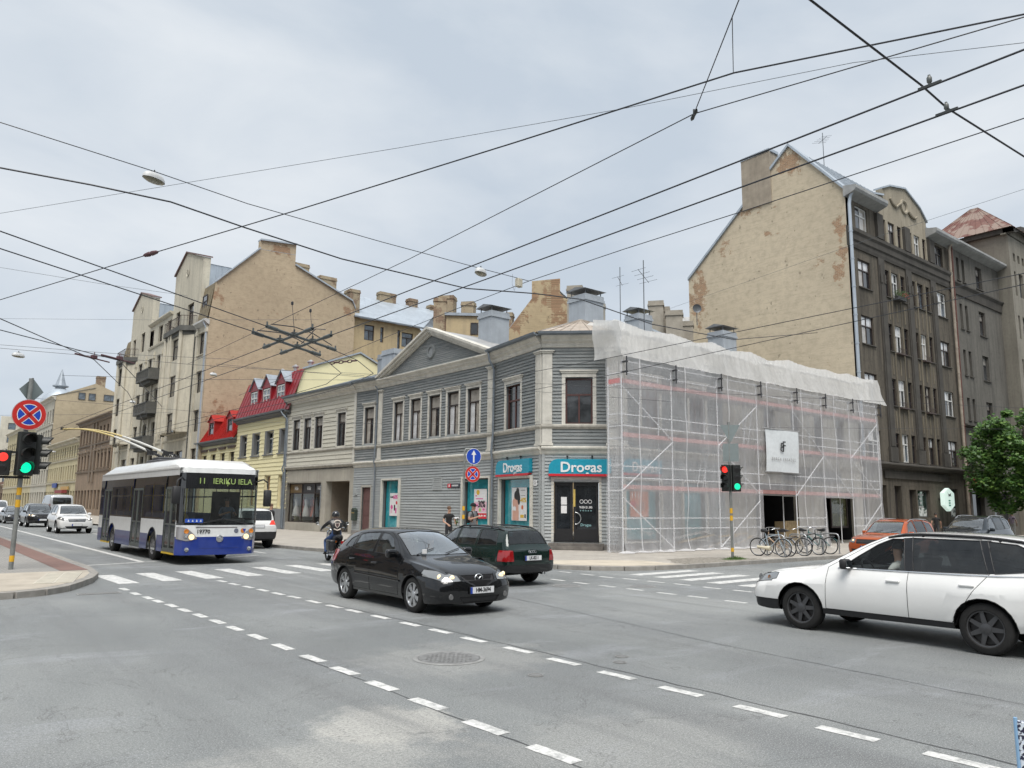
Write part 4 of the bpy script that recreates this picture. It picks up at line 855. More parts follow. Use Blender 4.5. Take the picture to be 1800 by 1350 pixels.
for u in (33.2, 30.65, 21.3, 18.7, 15.3, 11.9, 7.6, 2.9, .25):
    mb = MB(); mb.box(u-.22, u+.22, -.14, 0, 4.4, 18.4); mb.box(u-.3, u+.3, -.2, 0, 17.7, 18.1); mb.build('pilaster', CRM2, th)
for u0, u1, zt in ((22.6,29.7,18.45),(2.2,7.6,18.45)):                        # projecting bays with balcony on top
    ua, ub = u0+1.0, u1-1.0; mb = MB(); f = [(25.9,28.4,c,e) if u0 > 20 else (3.4,5.9,c,e) for c, e in ROWS[1:]]
    wall_mesh(mb, ua, ub, 8.6, zt, f, .2, -1.0); sw_ = [(ua-.05,c,e) for c, e in ROWS[1:]]
    mb.poly([(u0,0,8.6),(ua,-1.0,8.6),(ua,-1.0,zt),(u0,0,zt)]); mb.poly([(ub,-1.0,8.6),(u1,0,8.6),(u1,0,zt),(ub,-1.0,zt)]); mb.poly([(u0,0,8.6),(u1,0,8.6),(ub,-1.0,8.6),(ua,-1.0,8.6)])
    mb.build('bay', CRM, th)
    for o in f: window(th, T((0,-1.0,0)), *o, .12, WOOD_D, .09, .34, 1, 2, [GD, GM])
    mb = MB(); 
    for u in (ua, (f[0][0]+ua)/2+.1, f[0][0]-.25, f[0][1]+.25, ub): mb.cyl((u, -1.03, 8.7), (u, -1.03, zt), .2, n=8)
    mb.build('bay_column', CRM2, th)
    for c, e in ROWS[1:]:
        q = MB(); q.poly([(u0+.25,-.27,c),(u0+.75,-.77,c),(u0+.75,-.77,e),(u0+.25,-.27,e)]); q.build('bay_side_pane', GD, th)
    mb = MB(); mb.prism([(u0-.2,.0),(ua-.25,-1.3),(ub+.25,-1.3),(u1+.2,.0)], zt, zt+.5, 'z'); mb.prism([(u0,.0),(ua-.1,-1.1),(ub+.1,-1.1),(u1,.0)], zt-.35, zt, 'z'); bl = mb.build('balcony', SOOT, th); fixn(bl.data)
    mb = MB(); P_ = [(u0-.1,0),(ua-.2,-1.22),(ub+.2,-1.22),(u1+.1,0)]
    for (a, b) in zip(P_[:-1], P_[1:]):
        mb.cyl((*a,zt+1.5), (*b,zt+1.5), .035, n=6); n_ = int(math.dist(a, b)/.28)
        for k in range(n_+1): t = k/n_; mb.cyl((a[0]+(b[0]-a[0])*t, a[1]+(b[1]-a[1])*t, zt+.5), (a[0]+(b[0]-a[0])*t, a[1]+(b[1]-a[1])*t, zt+1.5), .02, n=4)
    mb.build('railing', flat('iron_rust', (.07,.05,.045), .7), bl)
for zb in (15.3, 11.6, 7.95, 4.3):                                             # stone balconies in the middle
    mb = MB(); mb.box(12.6, 17.9, -1.1, 0, zb-.25, zb); mb.box(13.0, 17.5, -.8, 0, zb-.6, zb-.25); bl = mb.build('balcony', SOOT, th)
    mb = MB(); mb.box(12.6, 17.9, -1.1, -.98, zb+.85, zb+1.0); mb.box(12.6, 12.75, -1.1, 0, zb, zb+1.0); mb.box(17.75, 17.9, -1.1, 0, zb, zb+1.0)
    for k in range(14): mb.box(12.85+k*.36, 13.0+k*.36, -1.08, -1.0, zb, zb+.86)
    mb.build('parapet', SOOT, bl)
pipe(th, I4, [(33.3,-.4,18.6),(33.35,-.12,18.0),(33.35,-.12,.3)], .09, ZINC_L); pipe(th, I4, [(29.95,-.1,18.4),(30.1,-.12,.3)], .06, SOOT)
GAB = gable_mat('gable_tan_brick', (.45,.37,.262), (.33,.17,.095), .65, .45, ((23,72.8,21.3,1.5,2.2),(28.6,72.8,27,2.2,1.5),(36.4,72.8,22.4,1.6,1.6),(24,72.8,11,2.5,2.0)))
mb = MB(); gp = [(0,0),(0,18.85),(.42,22.6),(4.4,26.74),(4.4,27.6),(8.1,27.95),(8.1,25.8),(14.6,23.2),(15.0,22.4),(15.0,0)]
mb.prism(gp, 33.5, 33.0, 'x'); o = mb.build('gable_wall', GAB, th); fixn(o.data)
mb = MB()
for a, b in zip(gp[2:-2], gp[3:-1]):
    if abs(b[0]-a[0]) > .3: mb.prism([a, b, (b[0],b[1]+.16), (a[0],a[1]+.16)], 33.7, 32.8, 'x')
o = mb.build('gable_coping', ZINC_L, th); fixn(o.data)
BRK = gable_mat('chimney_brick', (.36,.30,.21), (.24,.15,.11), .5)
for y, z, w in ((9.4,26.6,1.6),(12.4,25.8,1.9),(15.6,25.0,1.2)): chimney(th, I4, 31.5, y, 20, z, 1.4, w, BRK, hood=False)
mb = MB(); mb.prism([(8.1,25.7),(15,22.6),(15,22.75),(8.1,25.9)], 0, 33.0, 'x'); o = mb.build('rear_roof', ZINC_L, th); fixn(o.data)
# thin anchor rods and stains on the blank wall stay in its material; rear wing with pale roof
rw = empty('courtyard_wing', (37.4, 73.2, 0), 0, 'ochre courtyard wing with pale zinc roof behind the timber houses', 'building')
OCH = stained('render_ochre', (.47,.38,.235), (.30,.245,.17), .5)
wo3 = [(1.3,2.5,19.4,21.1),(3.25,3.65,19.4,21.1),(5.4,5.75,19.0,21.1),(5.75+.2,7.4,19.3,20.95),(1.3,2.5,15.8,17.5),(5.9,7.4,15.8,17.5)]
wall(rw, I4, 0, 8.3, .1, 21.7, wo3, OCH, .2)
for o in wo3: window(rw, I4, *o, .12, WOOD_D, .08, .35, 1, 2 if o[1]-o[0] > 1 else 1, [GB, GM, GB])
seam_roof(rw, I4, [(-.2,-.4,21.65),(8.4,-.4,21.65),(15.5,7.3,26.4),(2.0,7.3,26.2)], ZINC_L, .62); seam_roof(rw, I4, [(8.4,-.4,21.65),(20,9,20.0),(16,9,26.4),(15.5,7.3,26.4)], ZINC_L, .62)
mb = MB(); mb.poly([(8.3,0,.1),(20,9,.1),(20,9,20.5),(8.3,0,21.6)]); mb.build('wall', OCH, rw)
mb = MB(); mb.prism([(-.4,21.6),(-.6,21.6),(-.6,21.75),(-.4,21.75)], -.2, 8.5, 'x'); mb.build('gutter', GUTTER, rw)
for x, y, z, w in ((8.0,7.4,27.3,2.2),(11.6,7.4,27.2,1.2),(14.6,7.4,26.9,1.1),(15.2,5.6,27.5,1.6)): chimney(rw, I4, x, y, 22, z, w, .9, BRK, hood=False)
# ochre attic block with chimneys
ab = empty('attic_block', (38.2, 56.8, 0), -.62, 'small ochre attic block with two brick chimneys behind the pediment', 'building')
mb = MB(); mb.box(0, 3.2, 0, 3, 0, 18.9); mb.build('wall', OCH, ab); mb = MB(); mb.box(-.15, 3.35, -.2, 3.2, 18.9, 19.15); mb.build('roof', ZINC, ab); window(ab, T((0,-.25,0)), 2.2, 2.9, 17.2, 18.3, .2, WOOD_D, .07, 0, 1, 1, [GD])
chimney(ab, I4, -.6, .6, 12, 20.6, 1.15, .9, BRK, hood=False); chimney(ab, I4, 1.9, 1.4, 18, 20.5, 1.1, .8, BRK, hood=False); chimney(ab, I4, 5.4, 2.0, 12, 18.7, .9, .8, BRK, hood=False)
# ochre gable with broad stack
og = empty('rear_gable_house', (36.3, 45.9, 0), -.74, 'ochre brick gable with a broad stained chimney stack behind the corner roof', 'house')
GAB2 = gable_mat('gable_ochre_peeling', (.42,.335,.215), (.30,.165,.10), .53)
mb = MB(); gp = [(0,0),(0,15.0),(2.1,17.9),(2.1,19.3),(4.3,19.5),(4.3,18.3),(6.2,16.6),(6.2,0)]; mb.prism(gp, 0, .4, 'y'); o = mb.build('gable_wall', GAB2, og); fixn(o.data)
seam_roof(og, I4, [(6.2,.2,16.75),(6.2,12,16.75),(3.9,12,18.9),(3.9,.2,18.9)], ZINC_L, .6); seam_roof(og, I4, [(0,12,15.1),(0,.2,15.1),(2.4,.2,18.3),(2.4,12,18.3)], ZINC_L, .6)
mb = MB(); mb.box(0, 6.2, .4, 12, 0, 15); mb.build('wall', OCH, og)
chimney(og, I4, 7.6, 5.5, 12, 18.8, 1.0, .9, mat('chimney_grey_brick', (.30,.29,.26), .85, var=.2), hood=False)
mb = MB(); mb.prism([(4.2,17.2),(4.9,16.6),(5.1,17.0),(4.5,17.6)], 3, 3.5, 'y')

# ---- brown renaissance house, long yellow house, tall cream house, domed house, far closing house
def far_house(name, y0, y1, zt, label, wm, tm, rows, roofm, x=22.0, ground=(.9,3.4), bays=None, gap=None, pil=()):
    h = house(name, x, y1, label); L = y1-y0; ops = []
    n = bays; st = L/n
    for (c, e) in rows:
        for k in range(n):
            if gap and k in gap: continue
            u = st*(k+.5); ops.append((u-st*.26, u+st*.26, c, e))
    gr = [(st*(k+.5)-st*.32, st*(k+.5)+st*.32, *ground) for k in range(n)]
    wall(h, I4, 0, L, .1, zt, ops+gr, wm, .25)
    for o in ops: window(h, I4, *o, .15, WOOD_D, .10, .3, 1, 2 if o[1]-o[0] > 1 else 1, [GD, GM, GB], sill=tm)
    for o in gr: window(h, I4, *o, .2, WOOD_D, .12, .25, 1, 2, [GD, GM])
    mold(h, I4, -.2, L+.1, [(.05,zt-.5),(-.2,zt-.4),(-.3,zt-.1),(-.7,zt+.05),(-.7,zt+.2),(.05,zt+.2)], tm)
    for i, (c, e) in enumerate(rows): mold(h, I4, 0, L, [(.02,c-.55),(-.15,c-.5),(-.2,c-.3),(.02,c-.25)], tm, 'belt')
    for u in pil:
        mb = MB(); mb.box(u-.45, u+.45, -.18, 0, 4.5, zt-.5); mb.build('pilaster', tm, h)
    seam_roof(h, I4, [(-.2,-.6,zt+.2),(L+.1,-.6,zt+.2),(L+.1,6,zt+2.2),(-.2,6,zt+2.2)], roofm, .8)
    return h, L
BRN = stained('render_brown', (.285,.215,.155), (.12,.095,.075), .55); BRT = mat('trim_brown', (.22,.17,.125), .85, var=.3, scale=1, streak=.4)
h, L = far_house('ornate_house', 106.4, 127.2, 12.9, 'brown ornate three storey house with heavy cornice next to the tall cream house', BRN, BRT, [(6.3,8.2),(9.9,11.8)], SOOT, bays=10, gap=(4,), pil=(9.4,11.4))
for k in (0,1,2,3,5,6,7,8,9):
    u = L/10*(k+.5); q = MB(); q.prism([(u-.75,8.55),(u+.75,8.55),(u+.75,8.7),(u,9.1 if k in (2,7) else 8.8),(u-.75,8.7)], -.22, 0, 'y'); o = q.build('window_hood', BRT, h); fixn(o.data)
q = MB(); q.poly([(L,0,.1),(L,12,.1),(L,12,13),(L,0,13)]); q.build('side_wall', BRN, h)
YL2 = stained('render_straw', (.50,.44,.28), (.30,.265,.19), .45)
h, L = far_house('straw_house', 127.2, 152, 10.9, 'straw coloured two storey row with a blue sign further down the left street', YL2, mat('trim_straw', (.50,.46,.36), .85, var=.2, scale=1, streak=.3), [(5.1,7.2),(8.5,10.1)], SOOT, bays=13)
q = MB(); q.box(7.5, 11, -.35, -.2, 4.0, 4.7); q.build('shop_sign', flat('sign_blue', (.02,.05,.22), .5), h); q = MB(); q.box(15, 21, -.3, -.2, 3.6, 4.1); q.build('shop_sign', flat('sign_ochre', (.45,.27,.06), .5), h); q = MB(); q.box(14, 20, -.9, -.2, 3.1, 3.55); q.build('awning', flat('awning_red', (.22,.04,.04), .7), h)
CR3 = stained('render_ivory', (.50,.475,.40), (.32,.30,.26), .45)
h, L = far_house('ivory_house', 152, 170, 19.6, 'tall ivory house with a windowed tan gable far down the street', CR3, mat('trim_ivory', (.53,.50,.43), .85, var=.15, scale=1, streak=.3), [(5.0,7.2),(8.6,10.8),(12.0,14.2),(15.4,17.6)], ZINC, bays=7)
gw = MB(); Mg = T((L, 0, 0)) @ RZ(PI/2)
GAB3 = gable_mat('gable_sand', (.44,.37,.26), (.32,.2,.13), .70)
gw.prism([(0,0),(0,19.8),(6.0,22.6),(10,21.0),(15,19),(15,0)], L, L-.4, 'x'); o = gw.build('gable_wall', GAB3, h); fixn(o.data)
for a, b, c, e in ((3.4,4.5,19.5,20.75),(5.0,6.1,19.5,20.75),(7.4,9.6,19.6,20.75)): window(h, Mg, a, b, c, e, -.09, WOOD_G, .1, 0, 1, 2 if b-a > 2 else 1, [GB])
chimney(h, I4, L-.6, 6.8, 15.8, 24.0, 1.1, 1.4, BRK, hood=False)
h, L = far_house('end_house', 170, 211, 16.6, 'pale house at the far end of the left hand row', YL2, CRM2, [(5,7),(8.6,10.6),(12.2,14.2)], ZINC, bays=12)
# domed corner house
dh = house('domed_house', 27, 182, 'zinc dome with a pointed lantern rising over the ivory house'); dh['category'] = 'dome'
q = MB(); q.lathe([(3.6,18.5),(3.6,20.6),(3.9,20.8),(3.5,21.0),(3.4,22.0),(2.8,23.4),(1.6,24.5),(.9,24.9)], 20); q.build('dome', ZINC_L, dh, smooth=40); q = MB(); q.lathe([(.9,24.9),(1.0,25.1),(1.5,25.3),(1.5,25.5),(1.0,25.6),(.05,29.0)], 12); q.build('spire', ZINC, dh)
h, L = far_house('low_brown_house', 211, 262, 5.2, 'low brown house beyond the pale end house at the left edge', BRN, BRT, [], mat('roof_brown_tile', (.20,.13,.10), .8, var=.2), bays=10, ground=(1,3.6))
eh = empty('distant_block', (40, 420, 0), -.15, 'distant pale office block closing the far end of the street', 'building')
wall(eh, I4, 0, 60, .1, 40, [(3+k*4.5,6+k*4.5,c,c+3) for k in range(12) for c in (10,16,22,28,34)], CR3, .3)
for k in range(12):
    for c in (10, 16, 22, 28, 34): window(eh, I4, 3+k*4.5, 6+k*4.5, c, c+3, .2, WOOD_G, .2, 0, 1, 1, [GB])

# ================================================================== RIGHT STREET FRONT
# ---- rendered house behind the netting
nh = empty('rendered_house', (32.3, 23.22, 0), 0, 'pale rendered two storey house standing behind the scaffold netting', 'house')
STN = stained('render_stone_grey', (.40,.375,.32), (.24,.225,.20), .4)
up = [(3.6,4.7,5.3,7.3),(6.2,7.2,5.3,7.3),(8.6,9.6,5.3,7.3),(11.0,12.0,5.3,7.3)]; lo = [(2.6,6.6,.2,3.3),(9.2,12.8,.2,3.0)]
wall(nh, I4, 0, 13.7, .1, 9.4, up+lo, STN, .3)
for o in up: window(nh, I4, *o, .15, WOOD_D, .08, .3, 1, 2, [GD, GM], sill=STN)
mold(nh, I4, 0, 13.7, [(.05,8.7),(-.1,8.75),(-.3,9.1),(-.4,9.2),(-.4,9.4),(.05,9.4)], STN); mold(nh, I4, 0, 13.7, [(.03,4.2),(-.12,4.25),(-.2,4.5),(.03,4.55)], STN, 'belt')
for k, (a, b, c, e) in enumerate(up): q = MB(); q.box(a-.2, b+.2, -.12, 0, e+.3, e+.75); q.build('window_panel', STN, nh)
seam_roof(nh, I4, [(0,-.4,9.5),(13.7,-.4,9.5),(13.7,4.6,11.4),(0,4.6,11.4)], ROOFG, .5); seam_roof(nh, I4, [(0,4.6,11.4),(13.7,4.6,11.4),(13.7,9.4,9.6),(0,9.4,9.6)], ROOFG, .5)
chimney(nh, I4, 6.2, 4.3, 10.4, 12.4, 1.3, 1.1, TIN); chimney(nh, I4, 2.0, 7.2, 9, 13.3, 1.15, 1.1, TIN)
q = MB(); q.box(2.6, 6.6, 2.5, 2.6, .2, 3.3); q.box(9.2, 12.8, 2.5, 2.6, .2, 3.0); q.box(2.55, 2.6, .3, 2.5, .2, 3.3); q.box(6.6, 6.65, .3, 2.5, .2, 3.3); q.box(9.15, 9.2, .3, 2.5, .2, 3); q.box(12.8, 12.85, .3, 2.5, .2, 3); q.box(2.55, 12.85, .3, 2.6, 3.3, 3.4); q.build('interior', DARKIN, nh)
window(nh, I4, 10.6, 12.5, .9, 2.9, .35, WOOD_D, .1, 0, 1, 1, [glass_pane('shop_display_dim', (.10,.10,.04), fold=1, c2=(.05,.06,.05))])
q = MB(); q.box(5.2, 11.0, -.16, -.03, 3.45, 4.05); fs = q.build('shop_fascia', flat('fascia_grey', (.11,.11,.11), .6), nh); lettering('A V V', .5, flat('print_grey', (.35,.35,.35), .5), fs, 7.6, -.175, 3.75)
cr = empty('wooden_crate', (37.1, 22.85, .125), .05, 'pale wooden crate standing in the dark doorway behind the bicycles', 'crate')
CRW = mat('crate_wood', (.40,.30,.17), .8, var=.2, scale=6)
for k in range(7):
    q = MB(); q.box(-.72+k*.205, -.53+k*.205, -.30, -.27, .03, 1.22); q.build('plank', CRW, cr)
q = MB(); q.box(-.72, .72, -.26, .3, .02, 1.18); q.build('body', CRW, cr)

# ---- dark apartment house with tan blank gable
dk = empty('dark_apartment_house', (46.0, 23.22, 0), 0, 'sooty dark apartment house with curved parapet and tan blank brick gable', 'building')
SOOTY = stained('render_sooty', (.125,.11,.088), (.031,.029,.026), .62, 1.3); SOOTL = stained('render_sooty_pale', (.33,.295,.23), (.15,.13,.10), .45, 1.4); SOOTT = mat('trim_sooty', (.075,.069,.06), .9, var=.3, scale=1.2, streak=.4)
RIBM = stained('render_rib', (.19,.165,.12), (.07,.062,.052), .7, 1.6)
DR_ = [(5.05,6.9),(8.7,10.5),(12.35,14.2),(16.05,17.9)]
c1 = (1.15,2.75); t1 = [(4.8,5.35),(5.7,6.65),(7.05,7.65)]; t2 = [(8.7,9.25),(9.6,10.5),(10.95,11.5)]; c4 = (12.8,14.3)
ops = [(a,b,c,e) for a, b in [c1, c4]+t1+t2 for c, e in DR_]; ops6 = [(a,b,19.9,21.5) for a, b in [c1, c4]+t1+t2]
gro = [(2.1,3.15,.2,3.5),(4.15,5.05,.2,3.5),(7.0,8.85,.2,3.45),(7.45,9.2,.2,.21),(12.3,13.8,1.5,3.5)]; gro = [(2.1,3.1,.15,3.5),(4.15,5.1,.15,3.5),(6.2,7.2,.15,3.3),(7.4,9.2,1.5,3.3),(12.4,13.8,1.5,3.5)]
wall(dk, I4, 0, 15.2, 4.9, 19.75, ops, SOOTY, .28); wall(dk, I4, 0, 15.2, .1, 4.9, gro, SOOTY, .35); wall(dk, I4, 0, 3.9, 19.75, 22.0, ops6[:1], SOOTY, .28); wall(dk, I4, 11.8, 15.2, 19.75, 22.0, ops6[1:2], SOOTY, .28); wall(dk, I4, 3.9, 11.8, 19.75, 21.7, ops6[2:], SOOTL, .28)
mb = MB(); mb.prism([(3.9,21.7),(3.9,22.95),(5.2,23.2),(5.2,23.75),(6.2,24.15),(8.6,24.6),(10.8,23.75),(11.8,22.9),(11.8,21.7)], 0, .45, 'y'); o = mb.build('parapet', SOOTL, dk); fixn(o.data)
mb = MB(); pp_ = [(3.85,22.95),(5.2,23.2),(5.2,23.75),(6.2,24.15),(8.6,24.6),(10.8,23.75),(11.9,22.9)]
for a, b in zip(pp_[:-1], pp_[1:]):
    if abs(a[0]-b[0]) > .1: mb.prism([a, b, (b[0],b[1]+.12), (a[0],a[1]+.12)], -.12, .6, 'y')
o = mb.build('parapet_coping', ZINC_L, dk); fixn(o.data)
mb = MB(); mb.lathe([(.32,-.02),(.40,-.12),(.52,-.12),(.56,0)], 20, 'y', (8.3, 0, 23.2)); mb.tube([(6.2,-.05,23.3),(6.5,-.08,22.95),(7.0,-.08,22.85),(7.4,-.08,23.1),(7.75,-.08,23.3)], .09, 6); mb.tube([(8.85,-.08,23.0),(9.3,-.08,22.75),(9.8,-.08,22.7),(10.2,-.06,22.9)], .09, 6); mb.build('cartouche', SOOTL, dk, smooth=50)
random.seed(31)
for o in ops+ops6:
    nar = o[1]-o[0] < .7
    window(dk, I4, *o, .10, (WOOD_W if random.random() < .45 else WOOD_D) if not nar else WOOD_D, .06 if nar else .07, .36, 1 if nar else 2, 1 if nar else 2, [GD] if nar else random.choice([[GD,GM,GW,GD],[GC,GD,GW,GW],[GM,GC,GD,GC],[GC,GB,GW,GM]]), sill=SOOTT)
mold(dk, I4, -.02, 15.25, [(.05,18.5),(-.08,18.5),(-.12,18.7),(-.12,18.9),(-.20,19.0),(-.20,19.35),(-.3,19.5),(-.3,19.7),(.05,19.85)], SOOTT, 'belt_cornice'); mold(dk, I4, -.02, 15.6, [(.05,4.55),(-.25,4.65),(-.55,4.78),(-.55,4.86),(.05,5.0)], SOOTT, 'ledge')
for x0, x1 in ((-.15,4.2),(11.6,15.6)):
    mb = MB(); mb.prism([(.05,21.7),(-.7,21.95),(-.8,22.1),(-.8,22.3),(.05,22.45)], x0, x1, 'x'); o = mb.build('eave', mat('eave_pale', (.33,.335,.33), .7, var=.2, streak=.3), dk); fixn(o.data)
for u in (4.2, 8.2, 12.1):
    mb = MB(); mb.box(u-.42, u+.42, -.09, 0, 5.95, 18.5); mb.box(u-.30, u+.30, -.14, -.09, 6.0, 18.0); mb.box(u-.52, u+.52, -.16, 0, 5.0, 5.95); mb.box(u-.42, u+.42, -.2, 0, 19.85, 21.6); mb.box(u-.35, u-.1, -.18, -.14, 16.8, 17.4); mb.box(u+.1, u+.35, -.18, -.14, 16.8, 17.4); mb.build('pilaster', SOOTT, dk)
for g in (t1, t2):
    for a in ((g[0][1]+g[1][0])/2, (g[1][1]+g[2][0])/2):
        mb = MB(); mb.box(a-.08, a+.08, -.03, 0, 5.05, 18.0); mb.build('rib', RIBM, dk)
    for c, e in DR_[1:]:
        for k in range(3): a = g[0][0]+.3+k*1.1; mb = MB(); mb.box(a-.06, a+.06, -.03, 0, c-1.55, c-.35); mb.build('panel_rib', RIBM, dk)
for c, e in (DR_[1], DR_[2]):
    for g in (t1, t2):
        q = MB(); q.box(g[1][0]-.1, g[1][1]+.1, -.25, 0, c-.14, c-.06)
        for k in range(7): q.cyl((g[1][0]+k*.14, -.24, c-.06), (g[1][0]+k*.14, -.24, c+.25), .012, n=4)
        q.cyl((g[1][0]-.08, -.24, c+.25), (g[1][1]+.08, -.24, c+.25), .014, n=4); q.build('flower_rail', flat('iron_rust', (.07,.05,.045), .7), dk)
for i, o in enumerate(gro):
    if i in (0, 1, 2): q = MB(); q.box(o[0], o[1], .3, .35, o[2], o[3]); q.build('door', mat('door_dark', (.03,.026,.023), .7, var=.3), dk)
    else: window(dk, I4, *o, .2, WOOD_G, .08, 0, 1, 1, [glass_pane('shop_glass_green', (.018,.045,.038))])
q = MB(); q.box(2.8, 12.2, -.12, 0, 3.95, 4.4); q.build('fascia_panel', SOOTT, dk)
# lettering and frost pattern on the shop panes, and hexagon sign
for i, s_ in enumerate(('VESELIBAS', 'MAS', 'UN', 'VEIKALS')): lettering(s_, .2, WHITE, dk, 8.3, .225, 3.0-i*.27, depth=.002, name='window_lettering')
def frost():
    s = N('frosted_film'); n_ = s.noise(s.pos(True), 3.4, 4, .7); s.set(col=s.ramp(n_, [(.46, (.03,.06,.05)), (.5, (.62,.65,.63))]), rough=.5); _m['frosted_film'] = s.m; return s.m
FR = frost()
for a, b in ((7.5,9.1),(12.5,13.7)): q = MB(); q.poly([(a,.228,1.58),(b,.228,1.58),(b,.228,2.15),(a,.228,2.15)]); q.build('window_film', FR, dk)
q = MB(); pts = [(0,.72),(.78,.40),(.78,-.40),(0,-.78),(-.78,-.40),(-.78,.40)]; q.prism([(10.9+x*1.05, 2.75+z*1.05) for x, z in pts], -.55, -.30, 'y'); hx = q.build('hexagon_sign', emit('sign_pale_green', (.45,.58,.52), .35, (.6,.7,.66)), dk); fixn(hx.data)
q = MB(); q.box(10.5, 11.3, -.30, -.02, 2.7, 2.8); q.build('bracket', BLACKP, hx)
q = MB(); P_ = [(-.30,.30),(-.12,.12),(.05,.14),(.25,.22),(.2,.10),(.26,-.05),(.1,.03),(-.05,.0),(-.12,-.1),(-.16,.06)]; q.poly([(10.95+x, -.558, 2.95+z) for x, z in P_]); q.build('emblem', BLACKP, hx); 
for k in range(3): q = MB(); q.box(10.75, 11.05, -.556, -.552, 2.28+k*.16, 2.38+k*.16); q.build('emblem_text', flat('print_teal', (.05,.35,.25), .5), hx)
# plants in window box
fl = empty('flower_box', (46+6.2, 22.95, 16.0), 0, 'green flower box with red blooms hung under a fifth floor window', 'flower box')
q = MB(); q.box(-.6, .7, -.12, .12, -.05, .2); q.build('trough', flat('trough_dark', (.05,.05,.05), .7), fl); q = MB(); random.seed(4)
for k in range(260): x, y, z = random.uniform(-.65,.8), random.uniform(-.25,.2), random.uniform(.05,.55); a = random.uniform(0,6); q.poly([(x,y,z),(x+.07*math.cos(a),y+.03,z+.05),(x+.04,y+.07*math.sin(a),z+.08)])
q.build('leaves', mat('leaf_box', (.05,.085,.025), .6, var=.4, scale=8), fl); q = MB()
for k in range(60): x, y, z = random.uniform(.25,.85), random.uniform(-.26,.1), random.uniform(.15,.5); q.poly([(x,y,z),(x+.06,y,z+.01),(x+.03,y,z+.06)])
q.build('blooms', flat('bloom_red', (.45,.05,.03), .6), fl)
# gable wall and roof
GABR = gable_mat('gable_sand_brick', (.545,.47,.35), (.38,.20,.105), .65, .45, ((46,34.9,17.0,1.5,3.2),(46,29.6,23.2,2.4,2.0),(46,26.8,25.4,2.0,1.4),(46,23.7,19,.8,4.0),(46,31.8,20.6,1.5,1.2)))
gp = [(0,0),(0,22.2),(3.75,26.55),(5.2,25.3),(5.2,26.75),(7.5,26.7),(7.5,23.3),(12.5,18.97),(12.5,0)]
mb = MB(); mb.prism(gp, 0, .4, 'x'); o = mb.build('gable_wall', GABR, dk); fixn(o.data)
mb = MB()
for a, b in ((gp[1], gp[2]), (gp[2], gp[3]), (gp[4], gp[5]), (gp[6], gp[7])): mb.prism([a, b, (b[0],b[1]+.2), (a[0],a[1]+.2)], -.14, .8, 'x')
o = mb.build('gable_coping', ZINC_L, dk); fixn(o.data)
mb = MB(); mb.box(-.1, 1.0, 5.19, 7.51, 23.0, 26.72); mb.build('chimney', mat('stack_render', (.36,.31,.245), .9, var=.2, scale=1.5, streak=.3), dk); mb = MB(); mb.box(-.03, .9, 5.1, 7.6, 26.7, 26.9); mb.build('stack_cap', ZINC_L, dk)
seam_roof(dk, I4, [(.2,.1,22.3),(15.2,.1,22.3),(15.2,3.75,26.55),(.2,3.75,26.55)], ZINC, .6); mb = MB(); mb.poly([(.2,3.75,26.5),(15.2,3.75,26.5),(15.2,12.5,18.97),(.2,12.5,18.97)]); mb.build('rear_roof', ZINC, dk)
pipe(dk, I4, [(.15,-.55,22.1),(.1,-.3,21.8),(.05,-.22,21.2),(.0,-.2,4.9)], .11, ZINC_L); pipe(dk, I4, [(15.05,-.5,22.1),(15.0,-.25,21.6),(14.95,-.2,.5)], .10, mat('pipe_pale', (.36,.31,.25), .7, var=.3)); pipe(dk, I4, [(15.3,-.3,21.9),(15.25,-.15,.3)], .07, mat('pipe_rust', (.12,.05,.04), .7, var=.3))
pipe(dk, I4, [(.35,-.05,20),(.33,-.05,5)], .035, SOOTT, 'conduit')
# ---- second dark house with stair tower
d2 = empty('tower_house', (61.3, 23.22, 0), 0, 'grey sooty house with square stair tower and rusty hipped roof at the right', 'building')
SOG = stained('render_grey_soot', (.135,.128,.113), (.05,.048,.044), .55, 1.2); SOG2 = stained('render_grey_tower', (.23,.215,.18), (.11,.10,.085), .45, 1.2)
cB = [(1.45,1.95),(2.45,2.95),(5.1,6.35)]; opsB = [(a,b,c,e) for a, b in cB for c, e in ((4.9,6.8),(8.7,10.4),(12.1,14.1),(15.7,17.7),(19.55,21.4))]
wall(d2, I4, 0, 9.9, .1, 22.1, opsB+[(1,3.2,.3,3.4),(5,8.5,.8,3.4)], SOG, .3)
cT = [(.75,1.15),(1.75,2.75),(3.65,4.1)]; MT = T((9.9, -1.0, 0)); opsT = [(a,b,c,e) for a, b in cT for c, e in ((5.2,7.1),(8.9,10.8),(12.5,14.4),(16.1,18.1),(19.8,21.9))]+[(.85+k*1.0,1.35+k*1.0,22.8,23.5) for k in range(4)]
wall(d2, MT, 0, 6.3, .1, 25.0, opsT+[(1,4,.3,3.2)], SOG2, .3); mb = MB(); mb.poly([(9.9,-1,.1),(9.9,-1,25),(9.9,5.5,25),(9.9,5.5,.1)]); mb.poly([(16.2,-1,.1),(16.2,5.5,.1),(16.2,5.5,25),(16.2,-1,25)]); mb.build('tower_side', SOG2, d2)
for o in opsB: window(d2, I4, *o, .2, WOOD_G if random.random() < .5 else WOOD_D, .06, .34, 1 if o[1]-o[0] < .7 else 2, 1 if o[1]-o[0] < .7 else 2, [GD, GM, GB, GC][:1 if o[1]-o[0] < .7 else 4], sill=SOOTT)
for o in opsT: window(d2, MT, *o, .2, WOOD_G, .06, .34 if o[3]-o[2] > 1 else 0, 1, 1 if o[1]-o[0] < .7 else 2, [GD, GB, GC], sill=None)
